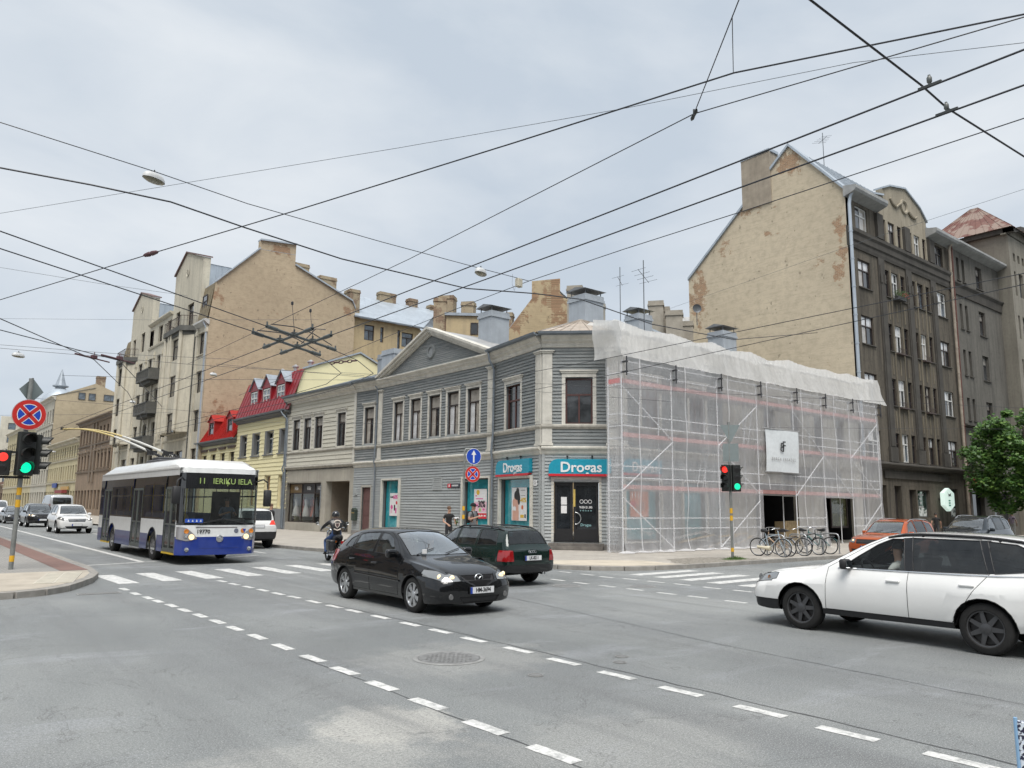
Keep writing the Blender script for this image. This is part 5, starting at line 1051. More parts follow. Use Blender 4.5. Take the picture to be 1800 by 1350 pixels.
q = MB(); q.box(1, 3.2, .3, .34, .3, 3.4); q.build('shop_front', GD, d2); q = MB(); q.box(5, 8.5, .3, .34, .8, 3.4); q.build('shop_front', GD, d2); q = MB(); q.box(10.9, 13.9, -.7, -.66, .3, 3.2); q.build('tower_door', GD, d2)
mold(d2, I4, .1, 9.9, [(.05,21.9),(-.6,22.1),(-.75,22.2),(-.75,22.35),(.05,22.5)], mat('eave_pale', (.33,.335,.33), .7)); mold(d2, I4, 0, 9.9, [(.05,18.3),(-.1,18.3),(-.15,18.9),(-.3,19.1),(-.3,19.2),(.05,19.3)], SOOTT, 'belt_cornice'); mold(d2, I4, 0, 9.9, [(.05,4.55),(-.3,4.65),(-.5,4.78),(-.5,4.86),(.05,4.95)], SOOTT, 'ledge'); mold(d2, I4, .1, 6, [(.05,8.1),(-.4,8.2),(-.4,8.3),(.05,8.4)], SOOTT, 'ledge')
mb = MB(); pc_ = [(9.5,25.0),(10.4,25.1),(11.6,25.5),(13.0,25.7),(14.5,25.5),(15.7,25.1),(16.6,25.0)]
for a, b in zip(pc_[:-1], pc_[1:]): mb.prism([(a[0],a[1]-.0),(b[0],b[1]),(b[0],b[1]+.4),(a[0],a[1]+.4)], -1.5, -.8, 'y')
mb.box(9.5, 9.9, -1.5, 5.6, 25.0, 25.4); o = mb.build('tower_cornice', SOOTT, d2); mb = MB(); mb.prism([(p[0],p[1]) for p in pc_]+[(16.6,24.9),(9.5,24.9)], -1.0, -.6, 'y'); o = mb.build('tower_pediment', SOG2, d2); fixn(o.data)
RUST = mat('roof_rust', (.20,.075,.055), .75, metal=.1, var=.35, scale=.9); RUST2 = mat('roof_rust_pale', (.29,.19,.15), .75, var=.3, scale=1.4)
def rust_roof():
    s = N('roof_rust_patched'); co = s.pos(); n1 = s.noise(co, .8, 5, .6, .4); n2 = s.noise(s.pos(True,(1,1,3)), 1.6, 4, .6)
    s.set(col=s.mix(s.ramp(n1, [(.45, 0), (.52, 1)]), s.ramp(n2, [(.3, (.115,.05,.042)), (.7, (.17,.08,.062))]), (.235,.175,.145)), rough=.75); _m['roof_rust_patched'] = s.m; return s.m
RR = rust_roof()
A_, B_, C2, D_ = (9.3,-1.6,25.4), (16.8,-1.6,25.4), (16.8,6,25.4), (9.3,6,25.4); seam_roof(d2, I4, [A_, B_, (13.6,2.0,28.9), (12.6,2.0,28.9)], RR, .7); seam_roof(d2, I4, [D_, A_, (12.6,2.0,28.9), (12.6,2.6,28.9)], RR, .7); seam_roof(d2, I4, [B_, C2, (13.6,2.6,28.9), (13.6,2.0,28.9)], RR, .7)
mb = MB(); mb.poly([(0,.2,22.4),(9.9,.2,22.4),(9.9,5,25.5),(0,5,25.5)]); mb.build('roof', RR, d2)
mb = MB(); wall_mesh(mb, 16.2, 40, .1, 21, [], .2); mb.build('wall', SOG, d2); seam_roof(d2, I4, [(16.2,-.3,21),(40,-.3,21),(40,4,26),(16.2,4,26)], RR, .8)
q = MB(); q.box(.8, 1.9, -.75, -.15, 3.75, 4.35); rs = q.build('red_blue_sign', flat('sign_red', (.45,.04,.04), .5), d2); q = MB(); q.box(1.95, 2.9, -.7, -.2, 3.8, 4.2); q.build('sign_blue', flat('sign_blue_b', (.03,.08,.35), .5), rs)
q = MB(); q.box(.4, 3.6, -.6, -.05, 3.45, 3.6); q.build('awning', flat('awning_white', (.55,.55,.53), .7), d2)

# ---- scaffold
sc_ = empty('scaffold', (23.25, 21.6, .125), 0, 'grey tube scaffold with pale red toe boards behind the white netting', 'scaffold')
GALV = flat('galvanised_tube', (.74,.75,.76), .45); TOE = mat('toe_board_red', (.50,.27,.25), .7, var=.15, scale=3); DECK = mat('scaffold_deck', (.36,.36,.35), .6, var=.2, scale=4)
XS = [0, 3.15, 6.4, 9.55, 12.75, 15.55, 18.45, 21.65]
for i, x in enumerate(XS):
    for y in (0, .75):
        q = MB(); q.cyl((x,y,0), (x,y,7.75 if y == 0 else 7.6), .026, n=8); q.cyl((x,y,0), (x,y,.03), .07, n=8); q.build('standard', GALV, sc_)
    for z in (2.48, 4.6, 6.82):
        q = MB(); q.cyl((x,0,z), (x,.75,z), .024, n=6); q.build('transom', GALV, sc_)
    q = MB(); q.cyl((x,-.3,7.15), (x,-.3,7.95), .03, n=8); q.box(x-.05, x+.05, -.34, 0, 7.28, 7.34); q.box(x-.05, x+.05, -.34, 0, 7.7, 7.76); q.build('clamp_post', flat('black_steel', (.04,.04,.045), .5), sc_)
for i in range(7):
    a, b = XS[i], XS[i+1]
    for k, z in enumerate((2.48, 4.6, 6.82)):
        q = MB(); q.box(a+.04, b-.04, .03, .36, z, z+.05); q.build('deck_plank', DECK, sc_); q = MB(); q.box(a+.04, b-.04, .39, .72, z, z+.05); q.build('deck_plank', DECK, sc_)
        q = MB(); q.box(a+.03, b-.03, -.01, .015, z+.06, z+.24); q.build('toe_board', TOE, sc_)
        for zz in (.52, .98): q = MB(); q.cyl((a,0,z+zz), (b,0,z+zz), .021, n=6); q.build('guard_rail', GALV, sc_)
    for zz in (.95, 1.38):
        if i in (3, 5): continue
        q = MB(); q.cyl((a,0,zz), (b,0,zz), .021, n=6); q.build('guard_rail', GALV, sc_)
for (i, lv, up_) in ((0,0,0),(0,1,1),(0,2,0),(2,0,1),(2,1,0),(2,2,1),(4,1,1),(4,2,0),(6,0,1),(6,1,0),(6,2,1),(5,1,0)):
    z0 = (.1, 2.5, 4.65)[lv]; z1 = z0+2.1; q = MB(); q.cyl((XS[i],-.03,z0 if up_ else z1), (XS[i+1],-.03,z1 if up_ else z0), .024, n=6); q.build('brace', GALV, sc_)
for z in (1.0, 1.4, 3.0, 3.5, 5.1, 5.6, 7.3): q = MB(); q.cyl((0,0,z), (0,.75,z), .02, n=6); q.build('end_rail', GALV, sc_)
q = MB(); q.box(-.03, -.01, .05, .7, 6.88, 7.08); q.build('end_board', flat('end_board_red', (.60,.06,.05), .6), sc_)
for (x, z) in ((9.0,4.65),(5.4,2.5)):                                       # ladders
    q = MB()
    for s_ in (0, .4):
        q.cyl((x+s_,.5,z), (x+s_+.6,.5,z+2.2), .02, n=6)
    for k in range(7): t = (k+.5)/7; q.cyl((x+.6*t,.5,z+2.2*t), (x+.4+.6*t,.5,z+2.2*t), .014, n=5)
    q.build('ladder', GALV, sc_)
random.seed(9)
for k in range(9):                                                          # stacked spare boards and sacks at the foot
    x = random.uniform(4.5, 9); q = MB(Matrix.Translation((x,.5,.15+.06*k)) @ Matrix.Rotation(random.uniform(-.25,.25),4,'Y') @ RZ(random.uniform(-.1,.1))); q.box(-1.2,1.2,-.1,.1,0,.05); q.build('spare_board', CRW if k % 2 else DECK, sc_)
# ---- netting
def net_mat(name, c, a0, a1, sc=1.0):
    s = N(name); co = s.pos(); n1 = s.noise(s.pos(True, (1,1,.35)), 1.1*sc, 5, .6, .6); n2 = s.noise(s.pos(True, (3.5,3.5,.5)), 1.6, 4, .7)
    d = s.n('ShaderNodeBsdfDiffuse'); d.inputs[0].default_value = (*c, 1); t = s.n('ShaderNodeBsdfTranslucent'); t.inputs[0].default_value = (*c, 1)
    a = s.n('ShaderNodeMixShader'); a.inputs[0].default_value = .45; s.l(d.outputs[0], a.inputs[1]); s.l(t.outputs[0], a.inputs[2])
    tr = s.n('ShaderNodeBsdfTransparent'); m = s.n('ShaderNodeMixShader'); f = s.math('ADD', s.ramp(n1, [(.3, a0), (.7, a1)]), s.math('MULTIPLY', s.ramp(n2, [(.55, 0), (.75, 1)]), .08))
    if True:
        w1 = s.noise(s.pos(True, (1,1,.25)), 4.0, 4, .6, 1.2); bp = s.n('ShaderNodeBump'); bp.inputs['Strength'].default_value = .55; bp.inputs['Distance'].default_value = .12; s.l(w1, bp.inputs['Height']); s.l(bp.outputs[0], d.inputs['Normal']); s.l(bp.outputs[0], t.inputs['Normal'])
    s.l(f, m.inputs[0]); s.l(tr.outputs[0], m.inputs[1]); s.l(a.outputs[0], m.inputs[2]); s.l(m.outputs[0], s.o.inputs[0]); _m[name] = s.m; return s.m
NET = net_mat('debris_net', (.88,.88,.90), .34, .47); TARP = net_mat('white_tarp', (.80,.795,.775), .64, .88); SEAM = net_mat('net_seam', (.85,.85,.86), .75, .9)
nt_ = empty('scaffold_net', (23.2, 21.5, .125), 0, 'translucent white debris netting hung over the scaffold with a gathered tarp top', 'netting')
XE = [x for x in XS]; NX = 110
def nety(x, z):                                                              # soft billow between the standards, wrinkles at the foot
    b = 0
    for i in range(7):
        if XS[i] <= x <= XS[i+1]: t = (x-XS[i])/(XS[i+1]-XS[i]); b = math.sin(PI*t)
    return -.02-.10*b*(.6+.4*math.sin(z*2.1+x))-.022*math.sin(x*9+z*1.5)-.015*math.sin(x*21-z*2.5)-(.10*math.sin(x*5)*max(0, .9-z)+.28*max(0, .5-z)**1.5)
cols_ = []
def netcol(x0, x1, z0, z1, nx, nz):
    q = MB(); q.grid(lambda u, v: (x0+(x1-x0)*u, nety(x0+(x1-x0)*u, z0+(z1-z0)*v), z0+(z1-z0)*v), nx, nz); return q
for (x0, x1, z0) in ((0, 9.7, .02), (9.7, 12.8, 2.72), (12.8, 15.5, .02), (15.5, 18.35, 2.42), (18.35, 21.75, .02)):
    netcol(x0, x1, z0, 8.0, max(6, int((x1-x0)*5)), 36).build('net_sheet', NET, nt_, smooth=179)
q = MB(); q.grid(lambda u, v: (-.03-.03*math.sin(v*9), u*.95-.05, .02+7.98*v), 6, 24); q.build('net_end', NET, nt_, smooth=179)
for x in (.95, 3.95, 7.1, 10.25, 13.4, 16.6, 19.4):                          # overlapped seams that read as white bands
    q = MB(); zb = 2.75 if 9.7 < x < 12.8 else (2.45 if 15.5 < x < 18.4 else .1); q.grid(lambda u, v: (x+(.16*(1-.45*v) if v > .93 else .07)*(u-.5)+.03*math.sin(v*7+x), nety(x, zb+(8-zb)*v)-.02, zb+(8-zb)*v), 2, 30); q.build('net_seam', SEAM, nt_, smooth=179)
q = MB(); q.grid(lambda u, v: (-.4+12*u if u < .84 else 9.7, -.05-.45*v*(.6+.4*math.sin(u*60))-.05*math.sin(u*37), .012+.07*abs(math.sin(u*41))*(1-v)+.04*math.sin(u*90)*v*(1-v)+.02), 90, 5); q.build('net_skirt', SEAM, nt_, smooth=179)
pk = [(-.15,9.45),(.1,9.62),(2.1,9.42),(3.85,9.55),(5.4,9.38),(6.75,9.58),(8.2,9.36),(9.9,9.54),(11.3,9.28),(12.1,9.40),(13.3,9.56),(15.2,9.40),(17.0,9.50),(18.2,9.42),(19.4,9.56),(21.0,9.44),(22.75,9.58)]
def pkf(x):
    for a, b in zip(pk[:-1], pk[1:]):
        if a[0] <= x <= b[0]:
            t = (x-a[0])/(b[0]-a[0]); t = t**.75 if a[1] < b[1] else 1-(1-t)**.75; return a[1]+(b[1]-a[1])*(t*t*.4+t*.6 if a[1] < b[1] else 1-((1-t)**2*.4+(1-t)*.6))
    return pk[-1][1]
def tarp(u, v):
    x = -.1+22.8*u; zt = pkf(x); z = 7.95+.015*math.sin(x*3)+(zt-7.95)*v; dist = min(abs(x-p[0]) for p in pk[1::2] if p)
    fold = .05*math.sin(x*11+z*4)*(1-v)+.06*math.sin(x*17-z*6)*v; sag = .22*math.sin(PI*v)*(1-math.exp(-dist*1.2))
    return (x*(1 if x < 21 else 1+.012*v), -.10+sag*.35+fold*.45+.55*v, z)
q = MB(); q.grid(tarp, 190, 18); q.build('tarp_top', TARP, nt_, smooth=179)
q = MB(); q.grid(lambda u, v: (-.1+22.8*u, (.45+v*1.5), pkf(-.1+22.8*u)-.02+.12*v*(1-u)*1.2-.1*math.sin(PI*v)+.03*math.sin(u*120)), 120, 4); q.build('tarp_fold', TARP, nt_, smooth=179)
q = MB(); q.grid(lambda u, v: (-.12-.05*math.sin(v*8+u*3)-.1*v, -.1+1.6*u, 7.95+(1.45+.35*u)*v), 6, 10); q.build('tarp_end', TARP, nt_, smooth=179)
# banner on the scaffold
bn = empty('banner', (34.48, 21.36, 0), 0, 'white banner with black BF monogram tied to the scaffold', 'banner')
q = MB(); q.grid(lambda u, v: (-1.44+2.88*u+(.06*v), -.03-.03*math.sin(PI*u)*math.sin(PI*v)-.02*math.sin(u*5+v*4), 3.74+2.06*v), 12, 10); q.build('sheet', flat('banner_white', (.66,.69,.70), .6), bn, smooth=179)
for z in (3.72, 5.82): q = MB(); q.cyl((-1.55,-.02,z), (1.6,-.02,z), .028, n=6); q.build('batten', flat('batten_grey', (.3,.3,.3), .5), bn)
lettering('F', .66, BLACKP, bn, .09, -.095, 5.0); o = lettering('B', .66, BLACKP, bn, -.07, -.095, 4.93); o.matrix_basis = T((-.08,-.095,4.93)) @ FACE @ Matrix.Diagonal((-1,1,1,1)); lettering('B E R G A   F A S A D E S', .21, flat('print_grey', (.35,.35,.35), .5), bn, .02, -.095, 4.35, sx=.93)

# ---- unseen houses behind the viewer, added for shade and reflections in paint and glass
def behind(name, x, y, a, L, zt, label, wm):
    h = empty(name, (x, y, 0), a, label, 'building', 'unseen added houses behind the viewer'); n = int(L/3.2); ops = [(1+k*3.2, 2.4+k*3.2, c, c+2) for k in range(n) for c in (1.2, 5, 8.6, 12.2)]
    wall(h, I4, 0, L, .1, zt, ops, wm, .2); q = MB()
    for o in ops: q.poly([(o[0],.18,o[2]),(o[1],.18,o[2]),(o[1],.18,o[3]),(o[0],.18,o[3])])
    tag(q.build('panes', GD, h), kind='stuff'); q = MB(); q.box(-.3, L+.3, -.5, 8, zt, zt+.5); q.build('roof', SOOT, h)
behind('unseen_street_house', -4, 30, PI/2, 66, 16, 'unseen brown house row added on the left street side behind the signal', BRN)
behind('unseen_corner_house', 62, -14, PI, 120, 13, 'unseen grey house row added behind the viewer on the cross street', SOG2)

# ================================================================== VEHICLES
from mathutils.bvhtree import BVHTree
RUB = mat('tyre_rubber', (.02,.0195,.019), .85, var=.25, scale=8, world=False, bump=.2, bscale=60); PLAST = mat('black_plastic', (.025,.025,.027), .55, var=.2, scale=5, world=False); SEAMB = flat('panel_gap', (.006,.006,.006), .8); CHROME = flat('chrome', (.75,.76,.77), .12, metal=1.0); SILV = flat('alloy_silver', (.52,.53,.54), .3, metal=.8); REFL = flat('lamp_reflector', (.62,.63,.64), .18, metal=.85); LENS = thin_glass('lamp_lens', (.93,.95,.95), 1.0, .03); WARM = emit('headlamp_glow', (1.0,.66,.30), .42, (.8,.7,.5)); COOLW = emit('headlamp_white', (1.0,.93,.8), .30, (.8,.8,.8)); TAILR = flat('tail_lamp_red', (.27,.006,.008), .15, coat=1.0); TAILON = emit('tail_lamp_lit', (1.0,.06,.03), .35, (.4,.02,.02)); AMB = flat('lamp_amber', (.65,.22,.02), .2, coat=.8); INTD = flat('cabin_black', (.018,.018,.02), .7); INTG = flat('cabin_grey', (.10,.105,.11), .8); PLATEW = flat('plate_white', (.68,.69,.70), .45); PLATEB = flat('plate_blue', (.02,.06,.35), .45)
TINT = thin_glass('car_glass', (.42,.47,.46), 2.2, .05); WSG = thin_glass('car_windscreen', (.50,.56,.55), 3.6, .10); PRIV = thin_glass('car_glass_privacy', (.10,.115,.12), 1.3, .05)
HLAMP = flat('headlamp_glass', (.24,.25,.255), .12, metal=.35, coat=1.0)
def inpoly(p, poly):
    x, y = p; s = False; j = len(poly)-1
    for i in range(len(poly)):
        xi, yi = poly[i]; xj, yj = poly[j]
        if (yi > y) != (yj > y) and x < (xj-xi)*(y-yi)/(yj-yi)+xi: s = not s
        j = i
    return s
def cut(bm, poly, axis, filt):
    a, b = {'side': (0, 2), 'front': (1, 2), 'top': (0, 1)}[axis]
    if sum(poly[i-1][0]*poly[i][1]-poly[i][0]*poly[i-1][1] for i in range(len(poly))) < 0: poly = poly[::-1]
    a0, a1 = min(p[0] for p in poly), max(p[0] for p in poly); b0, b1 = min(p[1] for p in poly), max(p[1] for p in poly)
    cand = []
    for f in bm.faces:
        A = [v.co[a] for v in f.verts]; B = [v.co[b] for v in f.verts]
        if max(A) < a0 or min(A) > a1 or max(B) < b0 or min(B) > b1 or not filt(f): continue
        cand.append(f)
    for i in range(len(poly)):
        if not cand: break
        p, q = poly[i-1], poly[i]; n3 = [0, 0, 0]; n3[a] = q[1]-p[1]; n3[b] = -(q[0]-p[0]); co = [0, 0, 0]; co[a] = p[0]; co[b] = p[1]
        ed = {e for f in cand for e in f.edges}; vs_ = {v for f in cand for v in f.verts}
        r = bmesh.ops.bisect_plane(bm, geom=list(cand)+list(ed)+list(vs_), dist=1e-5, plane_co=co, plane_no=Vector(n3).normalized())
        cand = [g for g in r['geom'] if isinstance(g, bmesh.types.BMFace) and g.is_valid]
    out = []
    for f in cand:
        c = f.calc_center_median()
        if inpoly((c[a], c[b]), poly): out.append(f)
    return out
def faces_mb(faces, off=0.0):
    m = MB(); idx = {}
    for f in faces:
        r = []
        for v in f.verts:
            if v not in idx: idx[v] = len(m.v); m.v.append(tuple(v.co-v.normal*off))
            r.append(idx[v])
        m.f.append(tuple(r))
    return m
def boundary(faces):
    s = set(faces); return [(e.verts[0].co.copy(), e.verts[1].co.copy()) for e in {e for f in faces for e in f.edges} if sum(1 for l in e.link_faces if l in s) == 1]
def edge_tubes(mb, edges, r, n=4):
    for a, b in edges: mb.cyl(a, b, r, n=n, cap=False)
_wh = {}
def wheel_meshes(r, w, rr, sp, rim_m, style='spoke', sw=.055):
    k = (r, w, rr, sp, rim_m.name, style, sw)
    if k in _wh: return _wh[k]
    t = MB(); t.lathe([(rr,-w/2+.02),(rr+.015,-w/2),(r-.035,-w/2+.004),(r-.012,-w/2+.018),(r,-w/2+.04),(r,w/2-.04),(r-.012,w/2-.018),(r-.035,w/2-.004),(rr+.015,w/2),(rr,w/2-.02)], 36, 'y')
    td = t.data('tyre', RUB, 40); q = MB()
    q.lathe([(rr+.004,w/2-.014),(rr*.955,w/2-.018),(rr*.93,w/2-.05),(rr*.90,-w/2+.03)], 36, 'y'); yo = w/2-.03
    for i in range(sp):
        a = 2*PI*i/sp; M_ = Matrix.Rotation(a, 4, 'Y')
        if style == 'cover': prof = [(-sw*.55,.05),(sw*.55,.05),(sw*1.25,rr*.93),(-sw*1.25,rr*.93)]
        else: prof = [(-sw*.75,.04),(sw*.75,.04),(sw*.5,rr*.94),(-sw*.5,rr*.94)]
        q.M = M_; V = [(x, yo, z) for x, z in prof]+[(x*.8, yo-.03, z) for x, z in prof]; V[2] = (V[2][0], yo-.004, V[2][2]); V[3] = (V[3][0], yo-.004, V[3][2]); q.mesh(V, [(0,1,2,3),(0,4,5,1),(1,5,6,2),(2,6,7,3),(3,7,4,0)]); q.M = None
    q.lathe([(.075,yo-.03),(.07,yo+.006),(.05,yo+.012),(.001,yo+.014)], 20, 'y')
    rd = q.data('rim', rim_m, 35)
    d = MB(); d.lathe([(rr*.91,-w/2+.04),(rr*.9,w/2-.085),(.001,w/2-.085)], 24, 'y'); dd = d.data('brake', flat('brake_dark', (.03,.028,.027), .6), 35)
    _wh[k] = (td, rd, dd); return _wh[k]
def rrect(cx, cy, w, h, r, n=3):
    p = []
    for sx, sy, a0 in ((1,1,0),(-1,1,90),(-1,-1,180),(1,-1,270)):
        for k in range(n+1): a = math.radians(a0+90*k/n); p.append((cx+sx*(w/2-r)+r*math.cos(a), cy+sy*(h/2-r)+r*math.sin(a)))
    return p
def mirror_poly(p): return [(-a, b) for a, b in p]
def car(name, loc, heading, sp, label, group='cars in the street'):
    """body lofted from cross sections; local x runs from the front bumper to the back, y across, z up"""
    root = empty(name, (loc[0], loc[1], 0), heading+PI, label, sp.get('cat', 'car'), group)
    F = {k: pch(sp[k]) for k in ('zt','zb','yb','yr','rd','yw','zw','zs')}; L = sp['L']; den = sp.get('den', .1)
    xs = [0,.012,.03,.06,.10,.15,.21,.28]; x = .28
    while x+den < L-.28: x += den; xs.append(x)
    xs += [L-.28,L-.21,L-.15,L-.10,L-.06,L-.03,L-.012,L]
    def sect(x):
        zs, yw, zw, zb, yb, zt, rd = (F[k](x) for k in ('zs','yw','zw','zb','yb','zt','rd')); yr = min(F['yr'](x), yb-.005); zr = max(zt-rd, zb+.004)
        fl = sp.get('flare', .012)*sum(math.exp(-((x-w)/(sp['ra']*1.08))**4) for w in sp['wx']); h = zw-zs; P = [(0,zs),(yw*.80,zs),(yw*.935+fl,zs+.025),(yw*.975+fl,zs+.18*h+.03),(yw*.995+fl,zs+.55*h),(yw+fl*.75,zw),(yb+(yw-yb)*.72,zw+(zb-zw)*.45),(yb+(yw-yb)*.25,zw+(zb-zw)*.82),(yb,zb)]
        for t in (.33, .67): P.append((yb+(yr-yb)*t+.018*math.sin(PI*t)*(1 if zr-zb > .1 else 0), zb+(zr-zb)*t))
        P += [(yr,zr),(yr*.94,zr+(zt-zr)*.42),(yr*.82,zr+(zt-zr)*.70),(yr*.5,zr+(zt-zr)*.93),(0,zt)]
        return P
    bm = bmesh.new(); rings = []
    for x in xs:
        P = sect(x); rings.append([bm.verts.new((x, y, z)) for y, z in P]+[bm.verts.new((x, -y, z)) for y, z in P[-2:0:-1]])
    n = len(rings[0])
    for A, B in zip(rings[:-1], rings[1:]):
        for k in range(n): bm.faces.new((A[k], A[(k+1) % n], B[(k+1) % n], B[k]))
    np_ = (n+2)//2
    for ring, sgn, bul in ((rings[0], -1, sp.get('fb', .10)), (rings[-1], 1, sp.get('rb', .06))):
        rows = []; m_ = 10; zlo, zhi = ring[0].co.z, ring[np_-1].co.z
        for i in range(1, np_-1):
            a, b = ring[i], ring[n-i]; row = [b]
            for j in range(1, m_):
                s_ = -1+2*j/m_; v = ring[0].co; tz = (a.co.z-zlo)/(zhi-zlo); row.append(bm.verts.new((v.x+sgn*bul*(1-s_*s_)*(.35+.65*math.sin(PI*min(1,max(0,tz*.85+.1)))), a.co.y*s_, a.co.z)))
            row.append(a); rows.append(row)
        bm.faces.new([ring[0]]+rows[0])
        for r0, r1 in zip(rows[:-1], rows[1:]):
            for j in range(m_): bm.faces.new((r0[j], r0[j+1], r1[j+1], r1[j]))
        bm.faces.new(rows[-1]+[ring[np_-1]])
    bmesh.ops.recalc_face_normals(bm, faces=bm.faces); bm.normal_update()
    bv = BVHTree.FromBMesh(bm)
    def hit(o, d):
        r = bv.ray_cast(Vector(o), Vector(d)); return r[0], r[1]
    paint_m = sp['paint']; W2 = max(v for _, v in sp['yw']); seams = MB(); trims = MB()
    # wheel arches
    for wx in sp['wx']:
        pl = [(wx+sp['ra']*math.cos(2*PI*k/22), sp['r']+sp['ra']*math.sin(2*PI*k/22)) for k in range(22)]
        fs = cut(bm, pl, 'side', lambda f: abs(f.calc_center_median().y) > .42)
        ed = [e for e in boundary(fs) if abs(e[0].y) > W2*.8 and abs(e[1].y) > W2*.8]
        edge_tubes(seams, ed, .018 if sp.get('clad') else .007, 5)
        bmesh.ops.delete(bm, geom=fs, context='FACES')
    def part(pname, poly, axis, filt, m, off=0.0, seam=.0, trim=0.0, smooth=30, keep=False):
        fs = cut(bm, poly, axis, filt)
        if not fs: return None, []
        bm.normal_update(); ed = boundary(fs)
        if seam: edge_tubes(seams, ed, seam)
        if trim: edge_tubes(trims, ed, trim, 5)
        mb = faces_mb(fs, off); o = mb.build(pname, m, root, smooth=smooth); sh = faces_mb(fs, off+.05) if keep else None
        bmesh.ops.delete(bm, geom=fs, context='FACES')
        return o, sh
    def sidef(s): return lambda f: f.calc_center_median().y*s > .2 and abs(f.normal.y) > .25
    for pn, pl, gm in sp['wins']:
        for s in (1, -1): part('side_window', pl, 'side', sidef(s), gm, .004, 0, sp.get('wtrim', .007))
    ws = sp['ws']; part('windscreen', ws, 'top', lambda f: f.normal.z > .12 and f.calc_center_median().z > F['zb'](ws[0][0])+.0, sp.get('wsm', WSG), .004, .008)
    if 'rw' in sp: part('rear_window', sp['rw'][1], sp['rw'][0], lambda f: f.calc_center_median().x > L*.7 and f.normal.x > .1, sp.get('rwm', PRIV), .004, .008)
    for pl in sp.get('head', ()):
        for s in (1, -1):
            o, sh = part('headlight', pl if s > 0 else mirror_poly(pl), 'front', lambda f: f.calc_center_median().x < sp.get('hx', .8) and f.normal.z < .93, sp.get('lensm', HLAMP), -.002, .006, 0, 40, True)
            if o:
                o.name = 'headlight'
                for (hy, hz, hr, hm) in sp.get('bulbs', ()):
                    p, nn = hit((-2, hy*s, hz), (1, 0, 0))
                    if p: q = MB(); q.lathe([(hr,.016),(hr*.7,.004),(.001,0)], 14, 'x', (p.x-.014, p.y, p.z)); q.build('bulb', hm, o)
    for pl, m, ax in sp.get('patch', ()):
        part('grille' if m is not TAILR else 'lamp', pl, ax, (lambda f: f.calc_center_median().x < .6) if ax == 'front' else (lambda f: True), m, .01, .004)
    for pl, m in sp.get('tail', ()):
        for s in (1, -1): part('tail_light', pl if s > 0 else mirror_poly(pl), 'front', lambda f: f.calc_center_median().x > L-sp.get('tx', .5) and f.calc_center_median().y*s > 0, m, 0, .006)
    for pl, m in sp.get('rpatch', ()): part('rear_panel', pl, 'front', lambda f: f.calc_center_median().x > L-.5, m, .0, .004)
    for pl, m in sp.get('spatch', ()):
        for s in (1, -1): part('sill_cladding', pl, 'side', sidef(s), m, -.006, .003)
    for pl in sp.get('pil', ()):
        for s in (1, -1): part('window_pillar', pl, 'side', sidef(s), BLK, -.001, .003)
    for pl in sp.get('doors', ()):
        for s in (1, -1): part('door', pl, 'side', sidef(s), paint_m, 0, .0045)
    me = bpy.data.meshes.new('body'); bm.to_mesh(me); bm.free(); me.materials.append(paint_m); me.shade_smooth(); me.set_sharp_from_angle(angle=math.radians(34)); link('body', me, root)
    seams.build('panel_gaps', SEAMB, root)
    if trims.v: trims.build('window_seals', sp.get('trimm', PLAST), root, smooth=60)
    # wheel wells and wheels
    td, rd_, dd = wheel_meshes(*sp['wheel'])
    for wx in sp['wx']:
        q = MB(); k = 14
        for s in (1, -1):
            A = [(wx+sp['ra']*1.01*math.cos(PI*j/k-.25+.5*j/k*0), s*(W2-.03), sp['r']+sp['ra']*1.01*math.sin(PI*j/k)) for j in range(k+1)]; B = [(p[0], s*.5, p[2]) for p in A]
            q.mesh(A+B, [(j, j+1, k+2+j, k+1+j) for j in range(k)]+[tuple(range(k+1, 2*k+2))])
        q.build('wheel_well', INTD, root)
        for s in (1, -1):
            w = link('wheel', td, root, T((wx, s*(W2-sp['wheel'][1]/2-.015), sp['r'])) @ RZ(0 if s > 0 else PI) @ Matrix.Rotation(random.uniform(0, 1), 4, 'Y'))
            link('rim', rd_, w); link('brake_disc', dd, w)
    # cabin: floor, dashboard, seats, wheel
    xc, zc = sp['cowl']; q = MB(); q.box(xc-.05, xc+.42, -W2*.78, W2*.78, zc-.30, zc-.03); q.build('dashboard', INTD, root)
    for x0, n2 in sp.get('seats', ((xc+1.0, 2), (xc+1.95, 3))):
        for y in ((-.37, .37) if n2 == 2 else (-.42, 0, .42)):
            q = MB(); q.rbox(x0-.45, x0+.05, y-.23, y+.23, zc-.55, zc-.35, .06); q.build('seat', INTG, root, smooth=50)
            q = MB(T((x0, y, zc-.38)) @ Matrix.Rotation(.28, 4, 'Y')); q.rbox(-.05, .09, -.23, .23, 0, .58, .05); q.rbox(-.03, .07, -.12, .12, .60, .78, .04); q.build('seat_back', INTG, root, smooth=50)
    q = MB(T((xc+.50, sp.get('drv', -1)*.37, zc-.06)) @ Matrix.Rotation(-.45, 4, 'Y')); q.tube([(0, .185*math.cos(2*PI*k/20), .185*math.sin(2*PI*k/20)) for k in range(20)], .016, 6, True); q.box(-.01, .02, -.17, .17, -.025, .025); q.build('steering_wheel', INTD, root, smooth=60)
    # mirrors
    mx_, mz = sp['mir']
    for s in (1, -1):
        p, _ = hit((mx_, s*2, mz), (0, -s, 0)); y = p.y if p else s*W2*.9
        q = MB(T((mx_, y+s*.11, mz+.045))); q.rbox(-.07, .05, -.105, .105, -.075, .075, .045, 3); q.build('wing_mirror', sp.get('mirm', paint_m), root, smooth=60); q = MB(); q.cyl((mx_, y-.01*s, mz), (mx_, y+s*.06, mz+.02), .022, n=6); q.build('mirror_stalk', PLAST, root)
        q = MB(T((mx_+.052, y+s*.11, mz+.045))); q.box(0, .004, -.085, .085, -.055, .055); q.build('mirror_glass', flat('mirror_glass', (.5,.52,.54), .05, metal=1), root)
